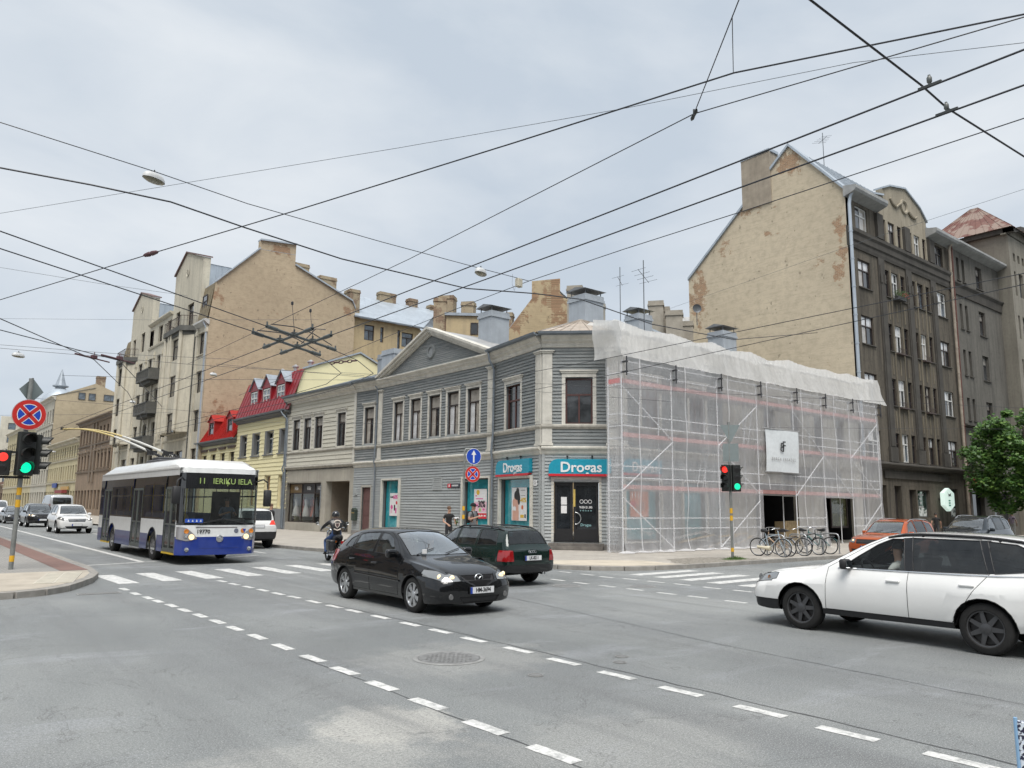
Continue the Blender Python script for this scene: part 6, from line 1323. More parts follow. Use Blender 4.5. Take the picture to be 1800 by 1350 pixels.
    # door handles
    for hx_, hz in sp.get('hand', ()):
        for s in (1, -1):
            p, _ = hit((hx_, s*2, hz), (0, -s, 0))
            if p: q = MB(); q.rbox(hx_-.10, hx_+.10, p.y-.012 if s > 0 else p.y-.028, p.y+.028 if s > 0 else p.y+.012, hz-.017, hz+.017, .012, 2); q.build('door_handle', sp.get('handm', paint_m), root, smooth=60)
    # wipers
    for y0, y1 in sp.get('wip', ((.05, .55), (-.55, -.1))):
        P_ = []
        for t in (0, .5, 1):
            y = y0+(y1-y0)*t; p, _ = hit((xc-.05+.18*abs(y-y1)/max(.1, abs(y1-y0))+.02, y, 3), (0, 0, -1)); 
            if p: P_.append((p.x, p.y, p.z+.018))
        if len(P_) == 3: q = MB(); q.tube(P_, .009, 4); q.build('wiper', PLAST, root)
    # number plates
    def plate(front, z, txt, txt2='', w=.52):
        p, _ = hit((-2, 0, z), (1, 0, 0)) if front else hit((L+2, 0, z), (-1, 0, 0))
        if not p: return
        a = -PI/2 if front else PI/2; M_ = T((p.x+(-.018 if front else .018), 0, z)) @ RZ(a)
        q = MB(); q.box(-w/2, w/2, -.008, .008, -.056, .056); o = q.build('number_plate', PLATEW, root, M_); q = MB(); q.box(-w/2, -w/2+.045, -.0095, .0, -.0555, .0555); q.build('country_band', PLATEB, o)
        q = MB(); q.box(-w/2-.012, w/2+.012, -.004, .010, -.068, .066); q.build('plate_holder', PLAST, o)
        if txt: lettering(txt, .105, BLACKP, o, .02, -.0105, 0, depth=.001, bold=.003, sx=.82)
    if 'plate' in sp:
        for a in sp['plate']: plate(*a)
    if sp.get('rails'):
        x0, x1, hh = sp['rails']
        for s in (1, -1):
            P_ = []
            for k in range(9):
                x = x0+(x1-x0)*k/8; p, _ = hit((x, s*F['yr'](x)*.97, 3), (0, 0, -1)); P_.append((x, s*F['yr'](x)*.97, (p.z if p else F['zt'](x))+(hh if 0 < k < 8 else .005)))
            q = MB(); q.tube(P_, .02, 6)
            for k in (2, 6): q.cyl(P_[k], (P_[k][0], P_[k][1], P_[k][2]-hh-.02), .02, n=6)
            q.build('roof_rail', sp.get('railm', PLAST), root, smooth=60)
    return root, hit, F
def ring_badge(root, p, r, kind, d=-1):
    q = MB(); q.tube([(p[0]+d*.016, p[1]+r*math.cos(2*PI*k/24), p[2]+r*.8*math.sin(2*PI*k/24)) for k in range(24)], r*.13, 6, True)
    if kind == 'wing':
        q.tube([(p[0]+d*.018, p[1]-r*.85, p[2]+r*.3), (p[0]+d*.018, p[1]-r*.4, p[2]+r*.25), (p[0]+d*.018, p[1], p[2]-r*.25), (p[0]+d*.018, p[1]+r*.4, p[2]+r*.25), (p[0]+d*.018, p[1]+r*.85, p[2]+r*.3)], r*.12, 6)
    if kind == 'bar': q.box(p[0]+d*.022, p[0]+d*.01, p[1]-r*1.1, p[1]+r*1.1, p[2]-r*.14, p[2]+r*.14)
    q.build('badge', CHROME, root, smooth=60)

# ---- black hatchback
BLK = paint('paint_black', (.005,.0055,.0065), 0, .25, flake=.2)
hatch = dict(L=4.415, wx=(.87,3.51), r=.316, ra=.355, wheel=(.316,.205,.21,7,SILV,'cover',.042), paint=BLK, den=.085,
 zt=[(0,.62),(.05,.675),(.12,.725),(.35,.82),(.7,.895),(1.08,.955),(1.2,.985),(1.35,1.06),(2.0,1.385),(2.25,1.445),(2.7,1.465),(3.2,1.45),(3.7,1.395),(3.95,1.335),(4.22,1.03),(4.36,.95),(4.415,.82)],
 zb=[(0,.60),(.1,.69),(.4,.78),(.9,.86),(1.3,.905),(2,.945),(3,.985),(3.7,1.02),(4.15,.995),(4.36,.91),(4.415,.79)],
 yb=[(0,.56),(.3,.68),(.9,.76),(1.4,.785),(2.2,.80),(3.2,.79),(3.9,.745),(4.3,.69),(4.415,.62)], yr=[(0,.50),(.3,.60),(1.1,.69),(1.25,.72),(2.05,.575),(2.6,.575),(3.4,.56),(3.95,.535),(4.25,.60),(4.415,.55)],
 rd=[(0,.03),(1.0,.055),(1.25,.05),(1.6,.06),(2.05,.07),(3.8,.07),(4.0,.06),(4.25,.03),(4.415,.03)], yw=[(0,.64),(.06,.75),(.18,.825),(.45,.868),(1,.876),(3.3,.8775),(3.9,.866),(4.2,.825),(4.35,.76),(4.415,.67)],
 zw=[(0,.48),(.5,.60),(1,.66),(3,.72),(4,.72),(4.415,.6)], zs=[(0,.21),(.4,.17),(1,.18),(3.4,.2),(4,.24),(4.415,.32)],
 wins=[('f', [(1.60,.965),(2.42,.995),(2.42,1.372),(2.2,1.362),(1.98,1.27)], TINT), ('r', [(2.50,1.0),(3.32,1.03),(3.30,1.31),(3.0,1.355),(2.50,1.374)], TINT), ('q', [(3.40,1.035),(3.74,1.06),(3.64,1.22),(3.39,1.295)], PRIV)],
 ws=[(1.25,-.66),(1.19,0),(1.25,.66),(2.02,.515),(2.08,0),(2.02,-.515)], rw=('top', [(3.98,-.48),(4.24,-.56),(4.24,.56),(3.98,.48)]), doors=[[(1.38,.27),(2.46,.27),(2.46,1.395),(2.15,1.385),(1.85,1.25),(1.36,.93)], [(2.46,.27),(3.12,.27),(3.40,.66),(3.40,1.335),(2.46,1.395)]],
 head=[[(.40,.60),(.70,.585),(.885,.68),(.88,.79),(.62,.755),(.43,.685)]], bulbs=((.55,.65,.055,WARM),(.72,.67,.045,WARM)), hx=.58,
 patch=[([(-.37,.69),(-.33,.60),(-.12,.50),(.12,.50),(.33,.60),(.37,.69)], INTD, 'front'), ([(-.44,.33),(-.36,.225),(.36,.225),(.44,.33)], INTD, 'front')],
 tail=[([(.55,.72),(.85,.72),(.85,.98),(.62,.98)], TAILR)], cowl=(1.25,.98), mir=(1.62,.965), hand=((2.28,.80),(3.2,.83)), mirm=BLK, plate=((True,.44,'HM-3694'),))
r_, hit_, _ = car('hatchback', (8.58, 11.50), -PI/2, hatch, 'black hatchback turning in the middle of the junction with headlamps lit')
p, _ = hit_((-2, 0, .64), (1, 0, 0)); ring_badge(r_, p, .085, 'wing')
q = MB()
for k in range(9):
    for j in range(-7, 8):
        y, z = j*.045+(k % 2)*.022, .52+k*.02; lim = .12+(.37-.12)*max(0, (z-.5))/.19
        if abs(y) < lim-.02: p, _ = hit_((-2, y, z), (1, 0, 0)); q.box(p.x-.006, p.x+.006, y-.016, y+.016, z-.004, z+.004)
q.build('grille_mesh', PLAST, r_)
GV = MB(); P_ = [(-.38,.70),(-.33,.595),(-.12,.49),(.12,.49),(.33,.595),(.38,.70)]; pts = []
for y, z in P_:
    p, _ = hit_((-2, y, z), (1, 0, 0)); pts.append((p.x-.004, y, z))
GV.tube(pts, .011, 6); GV.build('grille_frame', BLK, r_)
for s in (1, -1):
    p, _ = hit_((-2, s*.60, .335), (1, 0, 0)); q = MB(); q.lathe([(.05,.0),(.046,-.008),(.03,-.01),(.001,-.004)], 18, 'x', (p.x-.002, p.y, p.z)); q.build('fog_lamp', flat('fog_glass', (.22,.22,.22), .15, metal=.5), r_, smooth=50)
    pts = []
    for x in (1.3, 1.9, 2.6, 3.05): p, _ = hit_((x, s*2, .50+.02*x), (0, -s, 0)); pts.append((p.x, p.y+.008*s, p.z))
    q = MB(); q.tube(pts, .016, 6); q.build('rub_strip', BLK, r_, smooth=60)
q = MB(); q.rbox(1.205, 1.225, .34, .44, 1.01, 1.09, .005); q.build('windscreen_sticker', WHITE, r_)

# ---- white estate in the right foreground
WHT = paint('paint_white', (.76,.76,.745), 0, .25, dust=.30, dustc=(.36,.31,.24), flake=.02); BLKRIM = flat('rim_black', (.085,.085,.088), .3, metal=.6)
estate = dict(L=4.775, wx=(.97,3.715), r=.345, ra=.40, wheel=(.345,.225,.235,7,BLKRIM,'spoke',.05), paint=WHT, den=.085,
 zt=[(0,.70),(.05,.765),(.14,.83),(.4,.92),(.8,.985),(1.15,1.03),(1.3,1.06),(1.45,1.13),(2.15,1.50),(2.4,1.575),(2.9,1.61),(3.6,1.60),(4.2,1.545),(4.42,1.49),(4.62,1.20),(4.72,1.05),(4.775,.90)],
 zb=[(0,.67),(.1,.78),(.4,.86),(.9,.945),(1.4,.985),(2,1.01),(3,1.03),(4,1.07),(4.5,1.1),(4.7,1.0),(4.775,.87)],
 yb=[(0,.58),(.3,.70),(.9,.79),(1.5,.82),(2.2,.83),(3.2,.83),(4,.80),(4.5,.75),(4.775,.68)], yr=[(0,.52),(.3,.62),(1.2,.72),(1.35,.75),(2.2,.62),(2.8,.62),(3.6,.62),(4.3,.59),(4.6,.66),(4.775,.62)],
 rd=[(0,.03),(1.1,.055),(1.4,.05),(1.8,.06),(2.3,.075),(4.2,.08),(4.45,.06),(4.62,.03),(4.775,.03)], yw=[(0,.66),(.06,.78),(.18,.86),(.45,.90),(1,.91),(3.5,.91),(4.2,.895),(4.55,.85),(4.7,.79),(4.775,.70)],
 zw=[(0,.56),(.5,.68),(1,.74),(3,.80),(4,.82),(4.775,.7)], zs=[(0,.27),(.3,.24),(.6,.26),(1,.27),(3.4,.28),(4,.30),(4.775,.40)],
 wins=[('f', [(1.68,1.03),(2.66,1.045),(2.60,1.50),(2.42,1.495),(2.2,1.40),(1.9,1.20)], thin_glass('window_half_open', (.80,.83,.82), .5, .02)), ('r', [(2.78,1.05),(3.78,1.075),(3.64,1.515),(2.72,1.52)], PRIV), ('q', [(3.86,1.08),(4.46,1.15),(4.36,1.36),(4.1,1.475),(3.74,1.51)], PRIV)],
 ws=[(1.40,-.70),(1.33,0),(1.40,.70),(2.2,.56),(2.26,0),(2.2,-.56)], rw=('top', [(4.45,-.55),(4.66,-.62),(4.66,.62),(4.45,.55)]), doors=[[(1.42,.38),(2.70,.38),(2.72,1.54),(2.4,1.53),(2.05,1.38),(1.45,1.02)], [(2.70,.38),(3.30,.38),(3.62,.86),(3.80,1.08),(3.66,1.53),(2.72,1.54)]],
 head=[[(.46,.70),(.74,.665),(.905,.76),(.90,.88),(.64,.86),(.47,.80)]], bulbs=((.65,.76,.06,REFL),(.8,.78,.04,AMB)), hx=.5, spatch=[([(1.35,.10),(3.35,.10),(3.35,.375),(1.35,.375)], PLAST)],
 patch=[([(-.40,.80),(-.38,.64),(.38,.64),(.40,.80)], INTD, 'front'), ([(-.95,.44),(-.95,.2),(.95,.2),(.95,.44)], PLAST, 'front')], tail=[([(.5,.92),(.9,.92),(.9,1.12),(.55,1.12)], TAILR)], cowl=(1.4,1.04), mir=(1.80,1.045), hand=((2.50,.885),(3.52,.905)), mirm=PLAST, flare=.03, pil=[[(2.64,1.04),(2.80,1.05),(2.74,1.525),(2.585,1.51)], [(3.74,1.075),(3.90,1.085),(3.78,1.52),(3.60,1.52)]], rails=(2.35,4.4,.028), wtrim=.008, plate=((False,.75,''),), drv=1)
estate['drv'] = -1
r_, hit_, _ = car('estate_car', (12.78, 8.12), PI/2, estate, 'large white estate car with black wheels driving in from the right edge')
for s in (1, -1):
    pts = []
    for x in (1.62, 2.2, 2.8, 3.4, 3.9, 4.4): p, _ = hit_((x, s*2, 1.018+.012*(x-1.6)+.03*max(0, x-3.8)), (0, -s, 0)); pts.append((p.x, p.y+.006*s, p.z))
    q = MB(); q.tube(pts, .010, 6); q.build('belt_strip', CHROME, r_, smooth=60)
# ---- dark green estate seen from behind
GRN = paint('paint_dark_green', (.006,.018,.015), .2, .25, flake=.2)
avant = dict(L=4.48, wx=(.90,3.52), r=.315, ra=.35, wheel=(.315,.205,.21,6,SILV,'spoke',.05), paint=GRN, den=.1,
 zt=[(0,.60),(.06,.68),(.3,.80),(.7,.88),(1.15,.94),(1.3,.99),(1.95,1.34),(2.2,1.41),(2.8,1.435),(3.5,1.425),(3.95,1.39),(4.15,1.33),(4.37,1.0),(4.43,.93),(4.48,.88)],
 zb=[(0,.58),(.1,.68),(.9,.86),(1.5,.91),(3,.94),(4,.945),(4.35,.94),(4.48,.85)], yb=[(0,.56),(.3,.68),(.9,.75),(1.6,.77),(3,.775),(4,.755),(4.4,.70),(4.48,.66)], yr=[(0,.5),(1.1,.68),(1.25,.7),(2,.57),(2.8,.57),(3.6,.565),(4.1,.54),(4.36,.62),(4.48,.6)],
 rd=[(0,.03),(1.2,.05),(1.9,.06),(3.9,.07),(4.15,.05),(4.37,.02),(4.48,.03)], yw=[(0,.62),(.06,.74),(.18,.81),(.45,.85),(1,.866),(3.5,.866),(4.1,.85),(4.35,.81),(4.44,.77),(4.48,.72)], zw=[(0,.5),(1,.64),(3,.68),(4.48,.66)], zs=[(0,.22),(.4,.18),(3.6,.2),(4.1,.26),(4.48,.33)],
 wins=[('f', [(1.55,.945),(2.30,.955),(2.30,1.345),(2.1,1.34),(1.9,1.24)], TINT), ('r', [(2.38,.955),(3.18,.965),(3.18,1.35),(2.38,1.35)], TINT), ('q', [(3.26,.965),(4.02,.985),(3.92,1.24),(3.8,1.325),(3.26,1.35)], PRIV)],
 ws=[(1.25,-.65),(1.2,0),(1.25,.65),(1.98,.5),(1.98,-.5)], rw=('top', [(4.15,-.48),(4.36,-.60),(4.36,.60),(4.15,.48)]), doors=[[(1.35,.27),(2.34,.27),(2.34,1.37),(2.0,1.35),(1.7,1.2),(1.35,.9)], [(2.34,.27),(3.05,.27),(3.28,.66),(3.24,1.37),(2.34,1.37)]],
 tail=[([(.56,.60),(.88,.60),(.88,.865),(.66,.875),(.58,.86)], TAILR)], tx=.32, rpatch=[([(-.9,.52),(-.9,.30),(.9,.30),(.9,.52)], BLK)], cowl=(1.25,.96), mir=(1.62,.95), hand=((2.2,.80),(3.08,.80)), rails=(2.2,4.05,.045), plate=((False,.68,'LK-8211'),))
r_, hit_, _ = car('estate_car', (12.62, 19.25), PI/2, avant, 'dark green estate car seen from behind beside the black hatchback')
for k in range(4):
    p, _ = hit_((7, -.09+k*.06, .83), (-1, 0, 0)); q = MB(); q.tube([(p.x+.008, p.y+.038*math.cos(2*PI*j/16), p.z+.03*math.sin(2*PI*j/16)) for j in range(16)], .006, 5, True); q.build('badge_ring', CHROME, r_)
q = MB(); q.tube([(4.30,.0,1.06),(4.24,.22,1.12),(4.21,.36,1.14)], .013, 5); q.build('rear_wiper', PLAST, r_)
for s in (.36, .44): q = MB(); q.cyl((4.4, s, .30), (4.52, s, .30), .03, n=10); q.build('tailpipe', CHROME, r_)
# ---- white sport utility behind the trolleybus
suvp = dict(L=4.82, wx=(.93,3.85), r=.385, ra=.43, wheel=(.385,.255,.25,5,SILV,'spoke',.07), paint=paint('paint_white_b', (.66,.66,.65), 0, .25, flake=.02), den=.12, clad=True,
 zt=[(0,.82),(.06,.92),(.3,1.0),(.8,1.06),(1.2,1.1),(1.4,1.17),(2.0,1.6),(2.3,1.69),(3,1.74),(4.1,1.72),(4.5,1.64),(4.70,1.2),(4.78,1.1),(4.82,1.0)], zb=[(0,.8),(.1,.9),(.9,1.03),(1.5,1.08),(3,1.12),(4.4,1.16),(4.7,1.12),(4.82,.98)], yb=[(0,.62),(.3,.78),(.9,.84),(1.6,.87),(3.5,.87),(4.4,.82),(4.82,.72)], yr=[(0,.56),(1.2,.76),(1.35,.78),(2.1,.68),(3.5,.68),(4.4,.64),(4.7,.72),(4.82,.66)],
 rd=[(0,.03),(1.3,.05),(2.2,.07),(4.3,.08),(4.6,.05),(4.82,.03)], yw=[(0,.72),(.06,.84),(.2,.91),(.5,.95),(1,.97),(3.9,.97),(4.4,.94),(4.7,.88),(4.78,.83),(4.82,.78)], zw=[(0,.6),(1,.8),(4.82,.85)], zs=[(0,.32),(.4,.28),(4,.30),(4.82,.42)],
 wins=[('f', [(1.75,1.12),(2.6,1.14),(2.6,1.64),(2.35,1.62),(2.1,1.5)], TINT), ('r', [(2.68,1.14),(3.6,1.16),(3.6,1.65),(2.68,1.65)], PRIV), ('q', [(3.68,1.17),(4.42,1.19),(4.32,1.55),(3.68,1.64)], PRIV)],
 ws=[(1.4,-.72),(1.33,0),(1.4,.72),(2.08,.6),(2.08,-.6)], rw=('front', rrect(0, 1.40, 1.28, .40, .08)), doors=[], tail=[([(.50,1.02),(1.0,1.02),(1.0,1.2),(.62,1.2)], TAILON)], tx=.6, rpatch=[([(-1,.72),(-1,.3),(1,.3),(1,.72)], PLAST)], cowl=(1.4,1.1), mir=(1.85,1.1), plate=((False,.95,''),), rwm=PRIV)
car('sport_utility', (12.75, 37.7), PI/2, suvp, 'white sport utility with red tail lamp half hidden behind the trolleybus')
# ---- oncoming white crossover, black sport utility, dark saloon
def scaled(sp, L=None, **kw):
    d = dict(sp); d.update(kw); return d
xover = scaled(suvp, paint=paint('paint_white_c', (.68,.68,.67), 0, .25, flake=.02), clad=False, rpatch=[], tail=[], plate=((True,.52,''),), head=[[(.50,.82),(.72,.76),(.955,.86),(.955,1.0),(.62,.92)]], bulbs=((.62,.84,.06,COOLW),(.8,.88,.05,COOLW)), patch=[([(-.5,.88),(-.42,.70),(.42,.70),(.5,.88)], flat('grille_dark_chrome', (.16,.165,.17), .3, metal=.7), 'front'), ([(-.62,.44),(-.52,.32),(.52,.32),(.62,.44)], INTD, 'front')], wheel=(.385,.235,.26,10,SILV,'spoke',.04))
r_, hit_, _ = car('crossover', (9.45, 53.0), -PI/2, xover, 'oncoming white crossover with v shaped grille behind the trolleybus')
p, _ = hit_((-2, 0, .80), (1, 0, 0)); ring_badge(r_, p, .075, 'bar')
bsuv = scaled(xover, paint=paint('paint_black_b', (.012,.012,.014), 0, .25), bulbs=((.66,.86,.06,WARM),(.82,.88,.05,WARM)), patch=[([(-.30,.86),(-.28,.72),(-.03,.72),(-.03,.86)], INTD, 'front'), ([(.30,.86),(.28,.72),(.03,.72),(.03,.86)], INTD, 'front'), ([(-.5,.44),(-.45,.32),(.45,.32),(.5,.44)], INTD, 'front')], plate=((True,.55,''),))
car('sport_utility', (9.6, 66.5), -PI/2, bsuv, 'black oncoming sport utility with one orange lamp behind the white crossover')
saloon = scaled(hatch, paint=paint('paint_grey_dark', (.05,.052,.056), .4, .25), plate=((True,.44,''),), bulbs=((.55,.65,.055,REFL),))
car('saloon_car', (9.3, 77.5), -PI/2, saloon, 'dark grey oncoming car behind the left signal post')
van = dict(L=4.9, wx=(.9,3.9), r=.33, ra=.37, wheel=(.33,.205,.22,6,SILV,'spoke',.06), paint=paint('paint_van_white', (.62,.63,.64), 0, .3, flake=.02), den=.15, cat='van',
 zt=[(0,.85),(.05,.95),(.3,1.12),(.6,1.22),(.75,1.32),(1.5,1.82),(1.8,1.93),(2.5,1.96),(4.7,1.93),(4.82,1.85),(4.9,1.6)], zb=[(0,.8),(.1,.9),(.7,1.05),(1.5,1.12),(3,1.15),(4.9,1.15)], yb=[(0,.65),(.3,.8),(.9,.87),(3,.9),(4.7,.88),(4.9,.84)], yr=[(0,.6),(.6,.76),(1.6,.76),(3,.78),(4.7,.78),(4.9,.76)], rd=[(0,.03),(.7,.05),(1.6,.08),(4.7,.09),(4.9,.05)], yw=[(0,.74),(.06,.86),(.2,.92),(.5,.94),(1,.95),(4.6,.95),(4.8,.93),(4.9,.88)], zw=[(0,.6),(1,.8),(4.9,.85)], zs=[(0,.3),(.4,.22),(4,.24),(4.9,.35)],
 wins=[('f', [(1.25,1.18),(2.2,1.2),(2.2,1.75),(1.85,1.74),(1.5,1.55)], TINT)], ws=[(.72,-.72),(.68,0),(.72,.72),(1.5,.62),(1.5,-.62)], rw=('front', rrect(0, 1.5, 1.3, .45, .08)), doors=[[(1.1,.35),(2.28,.35),(2.28,1.82),(1.8,1.8),(1.1,1.1)]], head=[[(.55,.9),(.9,.78),(.95,1.02),(.8,1.08)]], bulbs=((.72,.92,.07,COOLW),), patch=[([(-.5,.82),(-.45,.62),(.45,.62),(.5,.82)], INTD, 'front')], tail=[([(.78,.8),(.95,.8),(.95,1.3),(.80,1.3)], TAILR)], cowl=(.75,1.28), mir=(1.2,1.15), seats=((1.9, 2),), plate=((True,.5,''),))
car('van', (9.1, 88.5), -PI/2, van, 'small white oncoming van at the far left of the queue')
van2 = scaled(van, L=4.9, paint=paint('paint_van_silver', (.42,.44,.46), .2, .35), plate=((False,.6,''),))
v2, _, _ = car('van', (12.6, 84.0), PI/2, van2, 'tall pale grey van driving away behind the white crossover'); v2.scale = (1.2, 1.08, 1.28)
# ---- cars waiting at the right hand signal
dust = scaled(suvp, paint=paint('paint_orange', (.42,.085,.02), .2, .3), rpatch=[], tail=[], head=[[(.50,.88),(.55,.74),(.955,.80),(.955,.98),(.7,.96)]], bulbs=((.62,.84,.045,WARM),), patch=[([(-.48,.90),(-.46,.72),(.46,.72),(.48,.90)], INTD, 'front'), ([(-.7,.5),(-.6,.32),(.6,.32),(.7,.5)], PLAST, 'front')], plate=((True,.58,''),), rails=(2.25,4.4,.06), railm=SILV, doors=[[(1.5,.4),(2.64,.4),(2.64,1.67),(2.2,1.6),(1.55,1.1)], [(2.64,.4),(3.3,.4),(3.62,.9),(3.64,1.68),(2.64,1.67)]])
d_, _, _ = car('sport_utility', (29.5, 14.8), PI, dust, 'orange sport utility waiting behind the white estate car'); d_.scale = (.9, .94, .92)
dks = scaled(suvp, paint=paint('paint_dark_blue', (.02,.026,.032), .3, .28), rpatch=[], tail=[], head=[[(.55,.86),(.6,.74),(.95,.82),(.95,.96),(.7,.94)]], bulbs=((.72,.84,.06,COOLW),), patch=[([(-.45,.88),(-.42,.72),(.42,.72),(.45,.88)], INTD, 'front')], plate=(), rails=(2.2,4.4,.07), railm=SILV)
car('sport_utility', (36.6, 14.6), PI, dks, 'dark sport utility with silver roof rails waiting at the right edge')

# ---- trolleybus
tb = empty('trolleybus', (8.6, 25.35, 0), PI/2, 'white and blue trolleybus with raised yellow trolley poles at the zebra crossing', 'trolleybus')
BW = flat('bus_white', (.74,.75,.74), .3, coat=.8); BB = flat('bus_blue', (.012,.035,.23), .3, coat=.8); BBS = flat('bus_blue_faded', (.045,.06,.17), .4, coat=.5); BDK = flat('bus_black_glazing', (.015,.016,.018), .15, coat=1.0); DOORC = flat('bus_door_frame', (.085,.095,.09), .5); BG = thin_glass('bus_glass', (.50,.55,.54), 1.1, .05); BWS = thin_glass('bus_windscreen', (.80,.87,.85), 1.2, .06); LED = emit('led_display', (.40,.55,.16), .28); YELS = flat('step_yellow', (.60,.40,.02), .5)
LB_ = 11.3; HW = 1.26
def fx(y, z=0): 
    a = abs(y); t = max(0, (a-.98)/.28); return .10*(y/1.26)**2+.24*(1-math.sqrt(max(0, 1-min(1, t)**2)))+.10*max(0, (z-1.2)/1.6)**1.4
def front(name, y0, y1, z0, z1, m, out=0.0, ny=16, nz=3, parent=tb): q = MB(); q.grid(lambda u, v: (fx(y0+(y1-y0)*u, z0+(z1-z0)*v)-out, y0+(y1-y0)*u, z0+(z1-z0)*v), ny, nz); return q.build(name, m, parent, smooth=40)
XF = fx(1.26)
def sidep(name, s, x0, x1, z0, z1, m, out=0.0, parent=tb): q = MB(); y = s*(HW+out); q.poly([(x0,y,z0),(x1,y,z0),(x1,y,z1),(x0,y,z1)]); return q.build(name, m, parent)
front('front_bumper', -1.26, 1.26, .30, .86, BB); front('front_panel', -1.26, 1.26, .86, 1.22, BW); q = front('windscreen_border', -1.26, 1.26, 1.22, 2.86, BDK, .0); 
ws_ = front('windscreen', -1.12, 1.12, 1.28, 2.36, BWS, .012, 16, 6)
# hollow border: rebuild as frame so the cabin shows through the glass
bpy.data.objects.remove(q); front('windscreen_border', -1.26, 1.26, 1.22, 1.29, BDK); front('windscreen_border', -1.26, -1.12, 1.29, 2.36, BDK, ny=4); front('windscreen_border', 1.12, 1.26, 1.29, 2.36, BDK, ny=4); front('display_panel', -1.26, 1.26, 2.36, 2.86, BDK); front('front_brow', -1.26, 1.26, 2.86, 3.02, BW)
dsp = empty('x', (0, 0, 0)); bpy.data.objects.remove(dsp)
o = lettering('11   IERI\u0136U IELA', .26, LED, tb, 0, 0, 0, name='destination_text', depth=.003, sx=.95); o.matrix_basis = T((fx(.3, 2.6)-.03, -.10, 2.60)) @ RZ(-PI/2) @ Matrix.Rotation(PI/2-.09, 4, 'X')
o = lettering('19770', .17, BLACKP, tb, 0, 0, 0, name='fleet_number', depth=.002, bold=.004); o.matrix_basis = T((fx(.55,1)-.022, .52, 1.02)) @ RZ(-PI/2) @ FACE
for y, m_ in ((-.52, flat('crest_grey', (.15,.16,.2), .5)), (-.74, flat('logo_orange', (.6,.2,.03), .5))): q = MB(); q.lathe([(.075,0),(.07,-.006),(.001,-.006)], 14, 'x', (fx(y)-.004, y, 1.04)); q.build('emblem', m_, tb)
q = MB(); q.poly([(fx(-.79)-.014,-.72,1.10),(fx(-.72)-.014,-.84,1.10),(fx(-.72)-.014,-.79,.98)]); q.build('emblem', flat('logo_blue', (.03,.05,.3), .5), tb)
q = MB(); q.tube([(-.012, .10*math.cos(2*PI*k/22), .80+.10*math.sin(2*PI*k/22)) for k in range(22)], .012, 6, True); q.lathe([(.085,0),(.001,-.02)], 18, 'x', (-.002, 0, .80)); q.tube([(-.02,-.05,.78),(-.024,.0,.82),(-.02,.06,.83)], .014, 5); q.build('badge', SILV, tb, smooth=50)
q = front('bumper_groove', -.6, .6, .50, .505, PLAST, .006); front('grille_slot', -.55, .75, 1.13, 1.165, flat('slot_grey', (.20,.19,.19), .6), .004)
